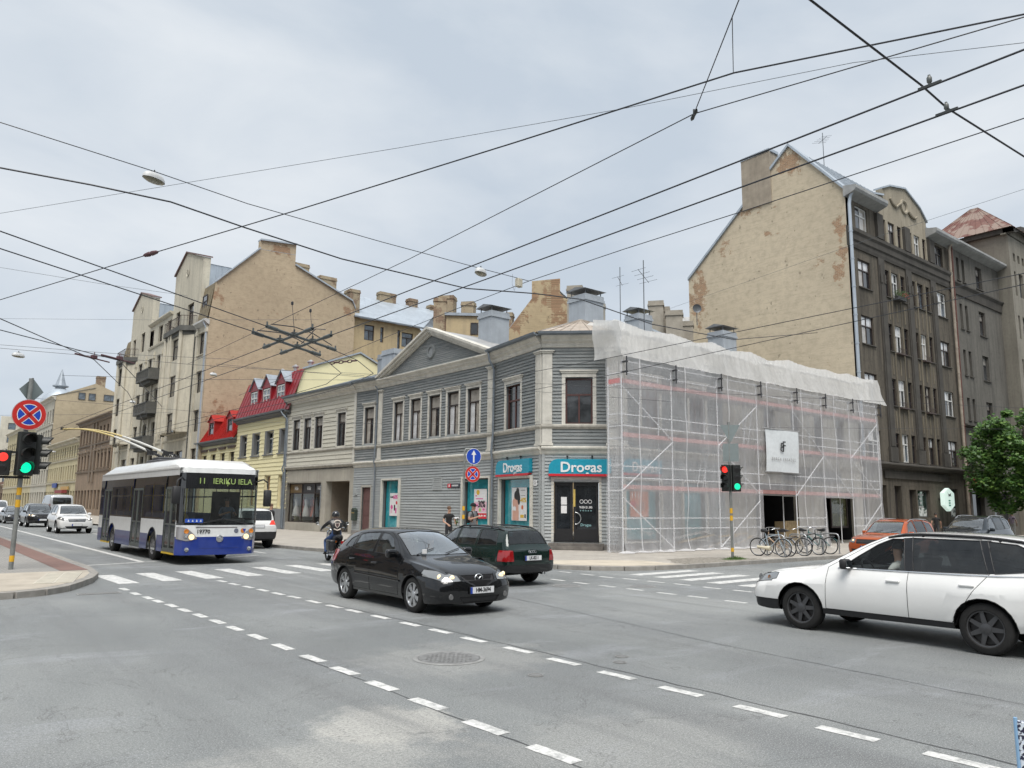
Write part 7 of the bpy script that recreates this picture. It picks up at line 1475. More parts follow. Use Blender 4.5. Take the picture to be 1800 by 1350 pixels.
for s in (1, -1):                                                             # lamp clusters
    zl, zh = pch([(.70,.80),(.98,.735),(1.258,.80)]), pch([(.70,.83),(.82,.97),(1.08,1.15),(1.258,1.17)]); q = MB(); q.grid(lambda u, v: (fx(.70+.558*u)-.012, s*(.70+.558*u), zl(.70+.558*u)+(zh(.70+.558*u)-zl(.70+.558*u))*v), 12, 5); hl = q.build('headlight', flat('lamp_housing', (.42,.41,.42), .25, metal=.5), tb)
    for y, z, r, m_ in ((1.02,1.03,.065,AMB),(1.02,.90,.065,REFL),(.86,.855,.075,WARM)): q = MB(); q.lathe([(r*1.15,.0),(r*1.1,-.02),(r,-.022),(r*.6,-.008),(.001,-.004)], 18, 'x', (fx(y,z)-.016, s*y, z)); q.build('lamp', m_, hl, smooth=50)
    q = MB(); q.lathe([(.07,0),(.065,-.02),(.001,-.015)], 14, 'x', (fx(.95)-.005, s*.98, .47)); q.build('fog_lamp', REFL, tb)
    # side walls
    dr = ((.42,1.75),(4.55,5.95),(9.35,10.65)) if s > 0 else ()
    segs_ = [XF]+[v for d in dr for v in d]+[LB_]
    for k in range(0, len(segs_), 2):
        x0, x1 = segs_[k], segs_[k+1]
        if x1-x0 < .05: continue
        arch = [w for w in (3.0, 8.85) if x0 < w < x1]
        cutx = [x0]+[v for w in arch for v in (w-.56, w+.56)]+[x1]
        for j in range(0, len(cutx), 2): sidep('side_skirt', s, cutx[j], cutx[j+1], .34, .86, BBS if s > 0 else BB)
        for w in arch:                                                        # arch panel above the wheel
            q = MB(); n_ = 12; A_ = [(w-.56*math.cos(PI*k2/n_), .52+.56*math.sin(PI*k2/n_)) for k2 in range(n_+1)]; q.poly([(x, s*HW, z) for x, z in A_]+[(w+.56, s*HW, 1.10), (w-.56, s*HW, 1.10)]); q.build('arch_panel', BW, tb)
            q = MB(); q.tube([(w-.56, s*HW, .34)]+[(x, s*HW, z) for x, z in A_]+[(w+.56, s*HW, .34)], .02, 5); q.build('arch_lip', PLAST, tb)
        for j in range(0, len(cutx), 2): sidep('side_panel', s, cutx[j], cutx[j+1], .86, 1.10, BW)
        sidep('side_panel', s, x0, x1, 1.10, 1.36, BW); sidep('window_band', s, x0, x1, 1.36, 1.42, BDK); sidep('window_band', s, x0, x1, 2.50, 2.78, BDK)
        n_ = max(1, round((x1-x0)/1.35)); w_ = (x1-x0)/n_
        for k2 in range(n_):
            a, b = x0+k2*w_, x0+(k2+1)*w_; sidep('window_post', s, a, a+.05, 1.42, 2.50, BDK); sidep('window_post', s, b-.05, b, 1.42, 2.50, BDK); sidep('side_window', s, a+.05, b-.05, 1.42, 2.12, BG, -.004); sidep('hopper_window', s, a+.05, b-.05, 2.17, 2.50, BG, -.004); sidep('window_rail', s, a+.05, b-.05, 2.12, 2.17, BDK)
    sidep('cant_panel', s, XF, LB_, 2.78, 3.02, BW)
    for a, b in dr:
        d = MB(); d.box(a, b, HW-.05, HW-.03, 2.42, 2.78); do = d.build('door', BDK, tb)
        for x0, x1 in ((a+.03, (a+b)/2-.01), ((a+b)/2+.01, b-.03)):
            q = MB(); t = .065; q.box(x0, x0+t, HW-.05, HW-.01, .36, 2.42); q.box(x1-t, x1, HW-.05, HW-.01, .36, 2.42); q.box(x0+t, x1-t, HW-.05, HW-.01, .36, .48); q.box(x0+t, x1-t, HW-.05, HW-.01, 2.34, 2.42); q.box(x0+t, x1-t, HW-.05, HW-.01, 1.20, 1.25); q.build('leaf', DOORC, do)
            q = MB(); q.poly([(x0+t,HW-.03,.48),(x1-t,HW-.03,.48),(x1-t,HW-.03,2.34),(x0+t,HW-.03,2.34)]); q.build('pane', BG, do)
        q = MB(); q.box(a+.02, b-.02, HW-.07, HW+.01, .30, .35); q.build('step_edge', YELS if a < 1 or a > 9 else SILV, do)
sidep('back_wall', 1, LB_-.02, LB_, .35, 2.9, BW, -.02); q = MB(); q.poly([(LB_,-HW,.4),(LB_,HW,.4),(LB_,HW,3.0),(LB_,-HW,3.0)]); q.build('rear_panel', BB, tb)
q = MB(); q.grid(lambda u, v: (LB_-.02-.1*math.sin(PI*u), HW-.0+.0*u, .4+2.6*u), 2, 2); bpy.data.meshes.remove(q.data('tmp'))
# roof fairing with sloped sides, gear on the roof
q = MB(); R_ = []
for x, k, zt in ((.55,.93,3.0),(.62,.90,3.16),(1.0,.86,3.32),(1.7,.86,3.36),(1.9,.86,3.36),(9.9,.86,3.36),(10.8,.88,3.22),(LB_-.05,.96,3.02)): R_.append([(x,-HW*.985,3.0),(x,-HW*.965,3.02+(zt-3.0)*.35),(x,-HW*k,zt-.05),(x,-HW*k*.86,zt),(x,HW*k*.86,zt),(x,HW*k,zt-.05),(x,HW*.965,3.02+(zt-3.0)*.35),(x,HW*.985,3.0)])
pts = sum(R_, []); F_ = [(j*8+k, (j+1)*8+k, (j+1)*8+k+1, j*8+k+1) for j in range(len(R_)-1) for k in range(7)]+[tuple(range(7,-1,-1)), tuple(range((len(R_)-1)*8, len(R_)*8))]
q.mesh(pts, F_); o = q.build('roof_fairing', BW, tb, smooth=30); fixn(o.data)
q = MB(); q.grid(lambda u, v: (fx(-1.26+2.52*u, 3.0)*(1-v)+.65*v, (-1.26+2.52*u), 3.02+.0*v), 12, 1); q.build('roof_edge', BW, tb); q = MB(); q.poly([(.3,-HW,3.021),(LB_,-HW,3.021),(LB_,HW,3.021),(.3,HW,3.021)]); q.build('roof', BW, tb)
for s in (1, -1): q = MB(); q.box(.35, LB_-.1, s*HW-.03 if s > 0 else -HW-.02, s*HW+.02 if s > 0 else -HW+.03, 2.985, 3.03); q.build('rain_gutter', BW, tb)
q = MB(); q.rbox(5.5, 7.3, -.6, .6, 3.36, 3.52, .1); q.rbox(5.9, 6.9, -.5, .5, 3.52, 3.62, .08); q.build('pole_base', flat('base_dark', (.06,.06,.065), .6), tb)
q = MB()
for k in range(6): q.tube([(6.0+.15*k, -.3+.1*k, 3.6), (6.2+.12*k, -.32+.12*k, 3.78), (6.5+.1*k, -.3+.1*k, 3.62)], .018, 5)
q.build('cables', RUB, tb)
PY = flat('trolley_pole_yellow', (.62,.50,.22), .45); PW = flat('trolley_pole_white', (.60,.60,.57), .45)
for s in (1, -1):
    ex, ey, ez = ((14.9, 2.4, 5.15), (17.6, 1.85, 5.35))[s < 0]; pts = [(6.5+t*(ex-6.5), s*.28+(ey-s*.28)*t, 3.66+(ez-3.66)*math.sin(t*PI/2)) for t in [k/14 for k in range(15)]]
    q = MB(); q.tube(pts[:7], [.05-.02*k/14 for k in range(7)], 8); tp = q.build('trolley_pole', PW, tb, smooth=60); q = MB(); q.tube(pts[6:], [.05-.02*k/14 for k in range(6, 15)], 8); q.build('pole_tip', PY, tp, smooth=60)
    q = MB(); q.box(pts[-1][0]-.12, pts[-1][0]+.10, pts[-1][1]-.05, pts[-1][1]+.05, pts[-1][2]-.02, pts[-1][2]+.09); q.build('current_shoe', PLAST, tp); q = MB(); q.tube([(6.1, s*.3, 3.62), (6.9, s*.34+.1, 3.80), (7.6, s*.30+.25, 3.98)], .045, 6); q.box(6.9, 7.3, s*.3+.0, s*.3+.28, 3.74, 3.9); q.build('spring_cradle', PLAST, tp)
# mirrors, wipers, wheels
for s, x, z in ((1, -.12, 2.18), (-1, -.05, 2.12)):
    q = MB(T((x, s*1.46, z))); q.rbox(-.09, .09, -.12, .12, -.30, .24, .06); q.build('wing_mirror', PLAST, tb, smooth=60); q = MB(); q.tube([(.20, s*1.15, 2.62), (-.05, s*1.3, 2.70), (x, s*1.45, 2.60), (x, s*1.46, 2.40)], .025, 6); q.build('mirror_arm', PLAST, tb, smooth=60)
for y0, y1 in ((.75, -.1), (-.9, -.05)): q = MB(); P_ = [(fx(y,1.3)-.05, y, z) for y, z in ((y0,1.24),((y0+y1)/2,1.34),(y1,1.42))]; q.tube(P_, .014, 5); q.build('wiper', PLAST, tb)
td, rd_, dd = wheel_meshes(.48, .28, .29, 8, flat('wheel_grey', (.20,.20,.205), .5, metal=.4), 'spoke', .07)
for wx in (3.0, 8.85):
    for s in (1, -1): w = link('wheel', td, tb, T((wx, s*1.08, .48)) @ RZ(0 if s > 0 else PI)); link('rim', rd_, w); link('hub', dd, w)
    q = MB(); q.box(wx-.58, wx+.58, -.8, .8, .35, 1.1); q.build('wheel_box', INTD, tb)
q = MB(); q.box(.35, LB_-.05, -1.2, 1.2, .34, .40); q.build('floor', flat('bus_lining', (.42,.43,.42), .6), tb); q = MB(); q.box(.2, .75, -1.15, 1.15, .5, 1.26); q.rbox(.5, .8, -1.0, -.3, 1.1, 1.4, .08); q.build('dashboard', INTD, tb)
q = MB(); q.poly([(.3,-1.22,2.9),(.3,1.22,2.9),(LB_,1.22,2.9),(LB_,-1.22,2.9)]); q.build('ceiling', flat('bus_lining', (.42,.43,.42), .6), tb); q = MB(); q.box(1.75, 1.8, -1.2, -.25, .4, 2.3); q.build('cab_partition', INTD, tb)
SEATB = flat('bus_seat_blue', (.05,.06,.13), .8)
for k in range(9):
    for y in (-.85, .85):
        if y > 0 and any(a-.4 < 2.2+k*.95 < b+.4 for a, b in ((.42,1.75),(4.55,5.95),(9.35,10.65))): continue
        q = MB(T((2.3+k*.95, y, .4))); q.rbox(-.22, .22, -.3, .3, .35, .5, .05); q.rbox(.16, .26, -.3, .3, .45, 1.15, .04); q.build('seat', SEATB, tb, smooth=50)
for x in (1.9, 4.5, 6.0, 9.3): q = MB(); q.cyl((x, .55, .4), (x, .55, 2.8), .018, n=6); q.build('grab_pole', YELS, tb)
q = front('windscreen_sticker', .55, 1.08, 1.30, 1.42, flat('sticker_blue', (.02,.08,.42), .5), .014, 6, 1); 
for k in range(4): q = MB(); y = .62+k*.12; q.poly([(fx(y,1.36)-.018, y+.03, 1.33),(fx(y,1.36)-.018, y-.03, 1.33),(fx(y,1.36)-.018, y, 1.40)]); q.build('sticker_symbol', WHITE, tb)

# ================================================================== PEOPLE
SKIN = flat('skin', (.46,.27,.19), .55); HAIRB = flat('hair_brown', (.10,.055,.03), .7); HAIRD = flat('hair_dark', (.02,.016,.014), .7); TSB = flat('cloth_black', (.012,.012,.013), .85); TSG = flat('cloth_grey', (.20,.21,.22), .85); JEAN = flat('cloth_denim', (.035,.07,.17), .85); TROU = flat('cloth_dark', (.03,.03,.035), .85); SHOE = flat('shoe_dark', (.02,.02,.02), .6); PALEC = flat('cloth_pale', (.5,.5,.48), .85)
def skin_person(name, M, J, E_, mats, label, scale=1.0, cat='person', group=None, hair=None):
    """J: name -> (xyz, radius); E_: (a, b, material). One continuous skinned body."""
    names = list(J); me = bpy.data.meshes.new('body'); me.from_pydata([J[k][0] for k in names], [(names.index(a), names.index(b)) for a, b, _ in E_], [])
    o = bpy.data.objects.new('t', me); COL.objects.link(o); sm = o.modifiers.new('s', 'SKIN'); sm.use_smooth_shade = True; ss = o.modifiers.new('u', 'SUBSURF'); ss.levels = 1; ss.render_levels = 1
    for i, k in enumerate(names):
        r = J[k][1]; me.skin_vertices[0].data[i].radius = r if isinstance(r, tuple) else (r, r); me.skin_vertices[0].data[i].use_root = (k == 'pelvis')
    dg_ = bpy.context.evaluated_depsgraph_get(); out = bpy.data.meshes.new_from_object(o.evaluated_get(dg_)); bpy.data.objects.remove(o)
    ml = []
    for _, _, m in E_:
        if m not in ml: ml.append(m)
    out.materials.clear()
    for m in ml: out.materials.append(m)
    sg = [(Vector(J[a][0]), Vector(J[b][0]), ml.index(m)) for a, b, m in E_]
    for p in out.polygons:
        c = p.center; best = 9
        for a, b, i in sg:
            d = b-a; t = max(0, min(1, (c-a).dot(d)/d.length_squared)); e = (a+d*t-c).length
            if e < best: best = e; p.material_index = i
    root = bpy.data.objects.new(name, None); COL.objects.link(root); root.matrix_world = M @ Matrix.Scale(scale, 4); tag(root, label, cat, group)
    link('body', out, root)
    if hair:
        h, hm = hair; hb = MB(); hc = Vector(J['head'][0])+Vector((0, .012, .045))
        hb.grid(lambda u, v: tuple(hc+Vector((.092*math.cos(2*PI*u)*math.cos(v*PI/2*.98-.12), .112*math.sin(2*PI*u)*math.cos(v*PI/2*.98-.12)+.012, .115*math.sin(v*PI/2*.98-.12)+h))), 16, 6); hb.build('hair', hm, root, smooth=179)
    fm = MB(); hc = Vector(J['head'][0]); 
    fm.mesh([tuple(hc+Vector(v)) for v in ((-.014,-.085,.03),(.014,-.085,.03),(.018,-.10,-.012),(-.018,-.10,-.012),(0,-.118,-.006))], [(0,1,4),(1,2,4),(2,3,4),(3,0,4)]); fm.build('nose', SKIN, root)
    em = MB()
    for s in (-1, 1): em.lathe([(.013,0),(.008,-.006),(.001,-.008)], 8, 'y', (hc.x+s*.034, hc.y-.088, hc.z+.03))
    em.build('eyes', HAIRD, root); mm = MB(); mm.box(hc.x-.025, hc.x+.025, hc.y-.092, hc.y-.085, hc.z-.052, hc.z-.043); mm.build('mouth', flat('lips', (.32,.12,.10), .6), root)
    return root
def hand(J, E_, side, w, d, m):
    """palm and five fingers beyond the wrist w along direction d"""
    w = Vector(w); d = Vector(d).normalized(); u = d.orthogonal().normalized(); v = d.cross(u); p = f'{side}_'
    J[p+'palm'] = (tuple(w+d*.075), (.038, .02)); E_.append((p+'wrist', p+'palm', m))
    for k, (o_, l) in enumerate(((-.03,.07),(-.01,.085),(.01,.08),(.03,.06))):
        J[f'{p}f{k}a'] = (tuple(w+d*.10+u*o_), .009); J[f'{p}f{k}b'] = (tuple(w+d*(.10+l*.8)+u*o_*1.1+v*.03), .0075); E_.append((p+'palm', f'{p}f{k}a', m)); E_.append((f'{p}f{k}a', f'{p}f{k}b', m))
    J[p+'t'] = (tuple(w+d*.08+u*.055+v*.015), .009); E_.append((p+'palm', p+'t', m))
def standing(shirt, sleeve, trouser, arms, legs=((.10,0,0),(-.10,0,0)), shoe=SHOE):
    J = {'pelvis': ((0,0,.95), (.15,.11)), 'waist': ((0,0,1.10), (.14,.10)), 'chest': ((0,-.01,1.32), (.165,.115)), 'neck': ((0,.0,1.49), .058), 'jaw': ((0,-.02,1.57), .066), 'head': ((0,-.012,1.645), (.078,.093)), 'crown': ((0,.0,1.715), .066)}
    E_ = [('pelvis','waist',shirt),('waist','chest',shirt),('chest','neck',shirt),('neck','jaw',SKIN),('jaw','head',SKIN),('head','crown',SKIN)]
    for s, nm, (e, w) in ((1,'l',arms[0]),(-1,'r',arms[1])):
        J[nm+'_sh'] = ((s*.185,.0,1.42), .065); J[nm+'_mid'] = (tuple(Vector((s*.185,0,1.42)).lerp(Vector(e), .6)), .05); J[nm+'_el'] = (e, .042); J[nm+'_wrist'] = (w, .028)
        E_ += [('chest',nm+'_sh',shirt),(nm+'_sh',nm+'_mid',shirt),(nm+'_mid',nm+'_el',sleeve),(nm+'_el',nm+'_wrist',sleeve)]; hand(J, E_, nm, w, Vector(w)-Vector(e), SKIN)
    for s, nm, (sx, ky, ay) in ((1,'L',legs[0]),(-1,'R',legs[1])):
        J[nm+'hip'] = ((s*.095,.0,.88), .085); J[nm+'kn'] = ((s*.105,-.02+ky,.50), .058); J[nm+'cal'] = ((s*.105,ky*.6+ay*.4,.34), .055); J[nm+'an'] = ((s*.105,.03+ay,.09), .04); J[nm+'toe'] = ((s*.115,-.14+ay,.04), .036)
        E_ += [('pelvis',nm+'hip',trouser),(nm+'hip',nm+'kn',trouser),(nm+'kn',nm+'cal',trouser),(nm+'cal',nm+'an',trouser),(nm+'an',nm+'toe',shoe)]
    return J, E_
def pm(x, y, a, z=.125): return T((x, y, z)) @ RZ(a)
J, E_ = standing(TSB, SKIN, TROU, (((.27,-.06,1.16),(.16,-.28,1.12)),((-.27,-.02,1.16),(-.18,-.24,1.05))))
p1 = skin_person('person', pm(18.55, 27.0, -.15), J, E_, None, 'person in a black t shirt holding white flowers by the grey timber wall', .99, group='people on the pavement', hair=(.0, HAIRB))
fw = empty('flower_bunch', (0,0,0), 0, 'bunch of white flowers held by the person in black', 'flowers'); fw.matrix_world = pm(18.55, 27.0, -.15) @ T((.16,-.36,1.14)); q = MB(); random.seed(2)
for k in range(14): a = random.uniform(0,6.3); r = random.uniform(0,.09); q.lathe([(.035,.0),(.045,.03),(.001,.05)], 7, 'z', (r*math.cos(a), r*math.sin(a), .10+random.uniform(0,.06)))
q.build('blooms', WHITE, fw, smooth=60); q = MB(); [q.cyl((0,0,-.18), (random.uniform(-.07,.07), random.uniform(-.07,.07), .10), .006, n=4) for k in range(9)]; [q.poly([(random.uniform(-.08,.08), random.uniform(-.08,.08), random.uniform(-.1,.05)) for _ in range(3)]) for k in range(14)]; q.build('stems', GR, fw)
J, E_ = standing(TSG, SKIN, TROU, (((.27,.05,1.15),(.25,.0,.88)),((-.26,-.02,1.18),(-.06,-.26,1.28))))
p2 = skin_person('person', pm(18.25, 24.9, .25), J, E_, None, 'person in a grey vest and black cap with a backpack beside the sign post', 1.07, group='people on the pavement', hair=(-.005, HAIRD))
q = MB(); hc = Vector(J['head'][0]); q.lathe([(.105,.03),(.106,.07),(.085,.115),(.04,.135),(.001,.138)], 18, 'z', (hc.x, hc.y+.008, hc.z)); q.prism([(-.07,-.09),(.07,-.09),(.055,-.20),(-.055,-.20)], hc.z+.035, hc.z+.048, 'z'); q.build('cap', TSB, p2, smooth=50)
q = MB(); q.rbox(-.15, .15, .10, .26, 1.05, 1.48, .06); q.tube([(.12,.1,1.46),(.13,-.06,1.47),(.13,-.13,1.33),(.13,-.08,1.15),(.13,.1,1.08)], .022, 5); q.tube([(-.12,.1,1.46),(-.13,-.06,1.47),(-.13,-.13,1.33),(-.13,-.08,1.15),(-.13,.1,1.08)], .022, 5); q.build('backpack', TSB, p2, smooth=50)
J, E_ = standing(TSB, SKIN, TROU, (((.26,.08,1.16),(.27,.0,.92)),((-.26,-.1,1.17),(-.25,-.22,.95))), ((.1,-.16,-.10),(-.1,.10,.22)))
skin_person('person', pm(51.5, 21.4, 1.9), J, E_, None, 'person in black walking past the dark shop front', .95, group='people on the pavement', hair=(.0, HAIRD))
J, E_ = standing(flat('cloth_lilac', (.40,.33,.42), .85), SKIN, PALEC, (((.26,.05,1.16),(.27,.0,.92)),((-.26,-.05,1.17),(-.25,-.1,.92))))
skin_person('person', pm(66, 22.0, 1.2), J, E_, None, 'distant person in pale lilac under the street tree', 1.0, group='people on the pavement', hair=(.0, HAIRB))
J, E_ = standing(TROU, TROU, TROU, (((.26,.05,1.16),(.27,.0,.92)),((-.26,-.05,1.17),(-.25,-.1,.92))))
skin_person('person', pm(15.3, 37.9, .4), J, E_, None, 'dark clothed person on the pavement just beyond the white sport utility', 1.0, group='people on the pavement', hair=(.0, HAIRB))
# seated drivers
def seated(shirt, arms):
    J = {'pelvis': ((0,0,.10), (.16,.13)), 'waist': ((0,.02,.28), (.15,.11)), 'chest': ((0,.04,.50), (.17,.12)), 'neck': ((0,.03,.66), .058), 'jaw': ((0,0,.735), .066), 'head': ((0,.005,.81), (.078,.093)), 'crown': ((0,.015,.88), .066)}
    E_ = [('pelvis','waist',shirt),('waist','chest',shirt),('chest','neck',shirt),('neck','jaw',SKIN),('jaw','head',SKIN),('head','crown',SKIN)]
    for s, nm, (e, w) in ((1,'l',arms[0]),(-1,'r',arms[1])):
        J[nm+'_sh'] = ((s*.185,.03,.60), .062); J[nm+'_el'] = (e, .045); J[nm+'_wrist'] = (w, .03); E_ += [('chest',nm+'_sh',shirt),(nm+'_sh',nm+'_el',shirt),(nm+'_el',nm+'_wrist',SKIN)]; hand(J, E_, nm, w, Vector(w)-Vector(e), SKIN)
    for s, nm in ((1,'L'),(-1,'R')):
        J[nm+'hip'] = ((s*.10,-.06,.09), .085); J[nm+'kn'] = ((s*.13,-.45,.16), .062); J[nm+'an'] = ((s*.13,-.62,-.22), .042); J[nm+'toe'] = ((s*.13,-.76,-.25), .036); E_ += [('pelvis',nm+'hip',TROU),(nm+'hip',nm+'kn',TROU),(nm+'kn',nm+'an',TROU),(nm+'an',nm+'toe',SHOE)]
    return J, E_
ST = (((.27,-.10,.36),(.14,-.34,.44)),((-.27,-.10,.36),(-.14,-.34,.44)))
J, E_ = seated(PALEC, ST); skin_person('person', T((12.78-.37, 8.12-2.36, .50)) @ RZ(PI), J, E_, None, 'driver in a pale shirt seen through the white estate car window', 1.0, group='people in vehicles', hair=(.0, HAIRD))
J, E_ = seated(flat('cloth_check_blue', (.14,.17,.22), .85), ST); skin_person('person', T((8.6+.62, 25.35+1.30, 1.15)), J, E_, None, 'trolleybus driver in a grey blue shirt behind the windscreen', 1.0, group='people in vehicles', hair=(.0, HAIRD))
J, E_ = seated(flat('cloth_sand', (.32,.28,.22), .85), ST); skin_person('person', T((8.6-.5, 25.35+2.6, .92)), J, E_, None, 'grey haired passenger in a sand coat near the front of the trolleybus', 1.0, group='people in vehicles', hair=(.0, flat('hair_grey', (.4,.4,.38), .7)))
J, E_ = seated(TSG, ST); skin_person('person', T((8.58+.37, 11.50+2.18, .42)), J, E_, None, 'driver at the wheel of the black hatchback', .95, group='people in vehicles', hair=(.0, HAIRD))

# ---- motorcycle and rider (heading away, +y); local frame: x to the right, y forward
mc = empty('motorcycle', (12.15, 24.45, 0), -.22, 'black cruiser motorcycle with leather saddlebags ridden away beside the hatchback', 'motorcycle')
LEA = flat('leather_black', (.014,.014,.015), .35); MBK = flat('moto_black', (.01,.01,.011), .2, coat=1)
for y, nm in ((.82, 'front'), (-.78, 'rear')):
    q = MB(); q.lathe([(.23,-.05),(.25,-.065),(.30,-.06),(.325,-.03),(.325,.03),(.30,.06),(.25,.065),(.23,.05)], 28, 'x', (0, y, .325)); w = q.build('wheel', RUB, mc, smooth=50); q = MB(); q.lathe([(.235,-.04),(.215,-.03),(.215,.03),(.235,.04)], 28, 'x', (0, y, .325)); q.lathe([(.05,-.06),(.05,.06)], 12, 'x', (0, y, .325), True)
    for k in range(14): a = 2*PI*k/14; q.cyl((.03*(-1)**k, y+.05*math.cos(a), .325+.05*math.sin(a)), (0, y+.22*math.cos(a+.2), .325+.22*math.sin(a+.2)), .005, n=4)
    q.build('rim', CHROME, w, smooth=50)
    q = MB(); q.grid(lambda u, v: ((u-.5)*.17, y+.36*math.cos(.2+v*2.4 if nm == 'rear' else .4+v*2.2)*(-1 if nm == 'rear' else -1)*-1, .33+.36*math.sin(.2+v*2.4 if nm == 'rear' else .4+v*2.2)), 4, 10); q.build('mudguard', MBK, mc, smooth=60)
q = MB(); q.rbox(-.13, .13, -.18, .25, .30, .55, .06); [q.box(-.16, .16, -.10+.06*k, -.07+.06*k, .50, .70) for k in range(5)]; q.lathe([(.13,-.2),(.15,-.17),(.15,.17),(.13,.2)], 16, 'x', (0, .02, .38), True); q.build('engine', flat('engine_steel', (.30,.30,.31), .3, metal=.8), mc, smooth=40)
q = MB(); q.tube([(0,.52,.93),(0,.35,.92),(0,.1,.90),(0,-.05,.84)], [.08,.15,.16,.09], 12); q.build('fuel_tank', MBK, mc, smooth=60); q = MB(); q.tube([(0,-.05,.80),(0,-.25,.76),(0,-.45,.78),(0,-.72,.84),(0,-.8,.84)], [.10,.15,.15,.10,.05], 10); q.build('seat', LEA, mc, smooth=60)
for s in (1, -1):
    q = MB(); q.rbox(s*.30-.10, s*.30+.10, -.95, -.40, .42, .74, .07); q.rbox(s*.30-.11, s*.30+.11, -.97, -.38, .66, .77, .08); sb = q.build('saddlebag', LEA, mc, smooth=60)
    for yy in (-.8, -.55): q = MB(); q.box(s*.405-.008, s*.405+.008, yy-.02, yy+.02, .50, .70); q.build('strap', flat('buckle', (.3,.3,.3), .3, metal=.8), sb)
    q = MB(); q.tube([(s*.16,.1,.35),(s*.2,-.2,.27),(s*.2,-.6,.27),(s*.2,-1.0,.30)], [.03,.035,.045,.045], 10); q.build('exhaust', CHROME, mc, smooth=60); q = MB(); q.tube([(s*.10,.62,1.0),(s*.10,.74,.6),(s*.10,.82,.33)], .028, 8); q.build('fork', CHROME, mc, smooth=60)
    q = MB(); q.tube([(0,.5,1.08),(s*.2,.48,1.14),(s*.40,.30,1.12)], .014, 6); q.build('handlebar', CHROME, mc, smooth=60); q = MB(); q.cyl((s*.38,.34,1.13), (s*.50,.42,1.26), .007, n=5); q.lathe([(.055,0),(.05,.02),(.001,.025)], 14, 'y', (s*.52, .42, 1.28)); q.build('mirror', CHROME, mc, smooth=60); q = MB(); q.cyl((s*.18,.12,.28), (s*.34,.12,.28), .02, n=6); q.build('footpeg', RUB, mc); q = MB(); q.lathe([(.04,-.03),(.035,.03),(.001,.035)], 12, 'y', (s*.2, -.92, .72)); q.build('indicator', AMB, mc)
q = MB(); q.lathe([(.09,-.06),(.095,.05),(.08,.09),(.001,.1)], 18, 'y', (0, .74, .98)); q.build('headlamp', CHROME, mc, smooth=60); q = MB(); q.box(-.07, .07, -1.14, -1.10, .66, .74); q.build('tail_lamp', TAILR, mc); q = MB(); q.box(-.10, .10, -1.15, -1.13, .48, .60); q.build('number_plate', PLATEW, mc); q = MB(); q.tube([(0,.6,.98),(0,.2,.68),(0,-.3,.62),(0,-.78,.33)], .025, 6); q.tube([(0,.55,.9),(0,.35,.3),(0,-.2,.25),(0,-.5,.5)], .025, 6); q.build('frame', MBK, mc)
J = {'pelvis': ((0,-.20,.92), (.16,.13)), 'waist': ((0,-.20,1.08), (.16,.12)), 'chest': ((0,-.12,1.30), (.19,.14)), 'neck': ((0,-.04,1.47), .06), 'jaw': ((0,.02,1.54), .066), 'head': ((0,.02,1.61), (.08,.095)), 'crown': ((0,.01,1.68), .066)}
E_ = [('pelvis','waist',LEA),('waist','chest',LEA),('chest','neck',LEA),('neck','jaw',SKIN),('jaw','head',SKIN),('head','crown',SKIN)]
for s, nm in ((1,'r'),(-1,'l')):
    J[nm+'_sh'] = ((s*.21,-.08,1.40), .08); J[nm+'_el'] = ((s*.40,.08,1.22), .058); J[nm+'_wrist'] = ((s*.42,.26,1.13), .035); E_ += [('chest',nm+'_sh',LEA),(nm+'_sh',nm+'_el',LEA),(nm+'_el',nm+'_wrist',LEA)]; hand(J, E_, nm, J[nm+'_wrist'][0], (0,.3,-.1), LEA)
    J[nm+'hip'] = ((s*.13,-.12,.88), .10); J[nm+'kn'] = ((s*.27,.26,.74), .068); J[nm+'an'] = ((s*.27,.10,.36), .05); J[nm+'toe'] = ((s*.29,.28,.28), .042); E_ += [('pelvis',nm+'hip',JEAN),(nm+'hip',nm+'kn',JEAN),(nm+'kn',nm+'an',JEAN),(nm+'an',nm+'toe',SHOE)]
rd2 = skin_person('person', T((12.15, 24.45, 0)) @ RZ(-.22), J, E_, None, 'motorcyclist in black leather vest with white back patch, jeans and helmet', .96, group='people in vehicles')
for nm in ('nose', 'eyes', 'mouth'):
    for c in list(rd2.children):
        if c.name.startswith(nm): bpy.data.objects.remove(c)
q = MB(); q.lathe([(.128,-.03),(.135,.03),(.125,.09),(.09,.14),(.04,.16),(.001,.165)], 20, 'z', (0,.015,1.60)); q.build('helmet', flat('helmet_black', (.012,.012,.014), .12, coat=1), rd2, smooth=60); q = MB(); q.tube([(-.13,.0,1.45),(-.06,-.09,1.48),(.06,-.09,1.48),(.13,0,1.45)], .05, 6); q.build('hood', flat('hood_brown_cloth', (.06,.045,.042), .9), rd2, smooth=60)
def backp(z, x): return -.12-.145-(1.30-z)*.05*0-.075*max(0, 1.25-z)+ .10*x*x*8*.3
PATCH = flat('patch_cream', (.55,.48,.42), .8)
q = MB(); q.tube([(.11*math.cos(PI*k/10), backp(1.42,.11*math.cos(PI*k/10))-.012, 1.36+.08*math.sin(PI*k/10)) for k in range(11)], .028, 5); q.build('patch_rocker', PATCH, rd2); q = MB(); q.poly([(x, backp(1.27,x)-.022, z) for x, z in ((-.085,1.36),(.085,1.36),(.085,1.26),(0,1.17),(-.085,1.26))]); q.build('patch_shield', PATCH, rd2); q = MB(); q.poly([(x, backp(1.27,x)-.026, z) for x, z in ((-.05,1.34),(.05,1.34),(.05,1.27),(0,1.20),(-.05,1.27))]); q.build('patch_motif', flat('patch_dark', (.10,.06,.06), .8), rd2); q = MB(); q.tube([(-.12,backp(1.13,.12)-.012,1.15),(0,backp(1.1,0)-.018,1.10),(.12,backp(1.13,.12)-.012,1.15)], .025, 5); q.build('patch_rocker', PATCH, rd2)

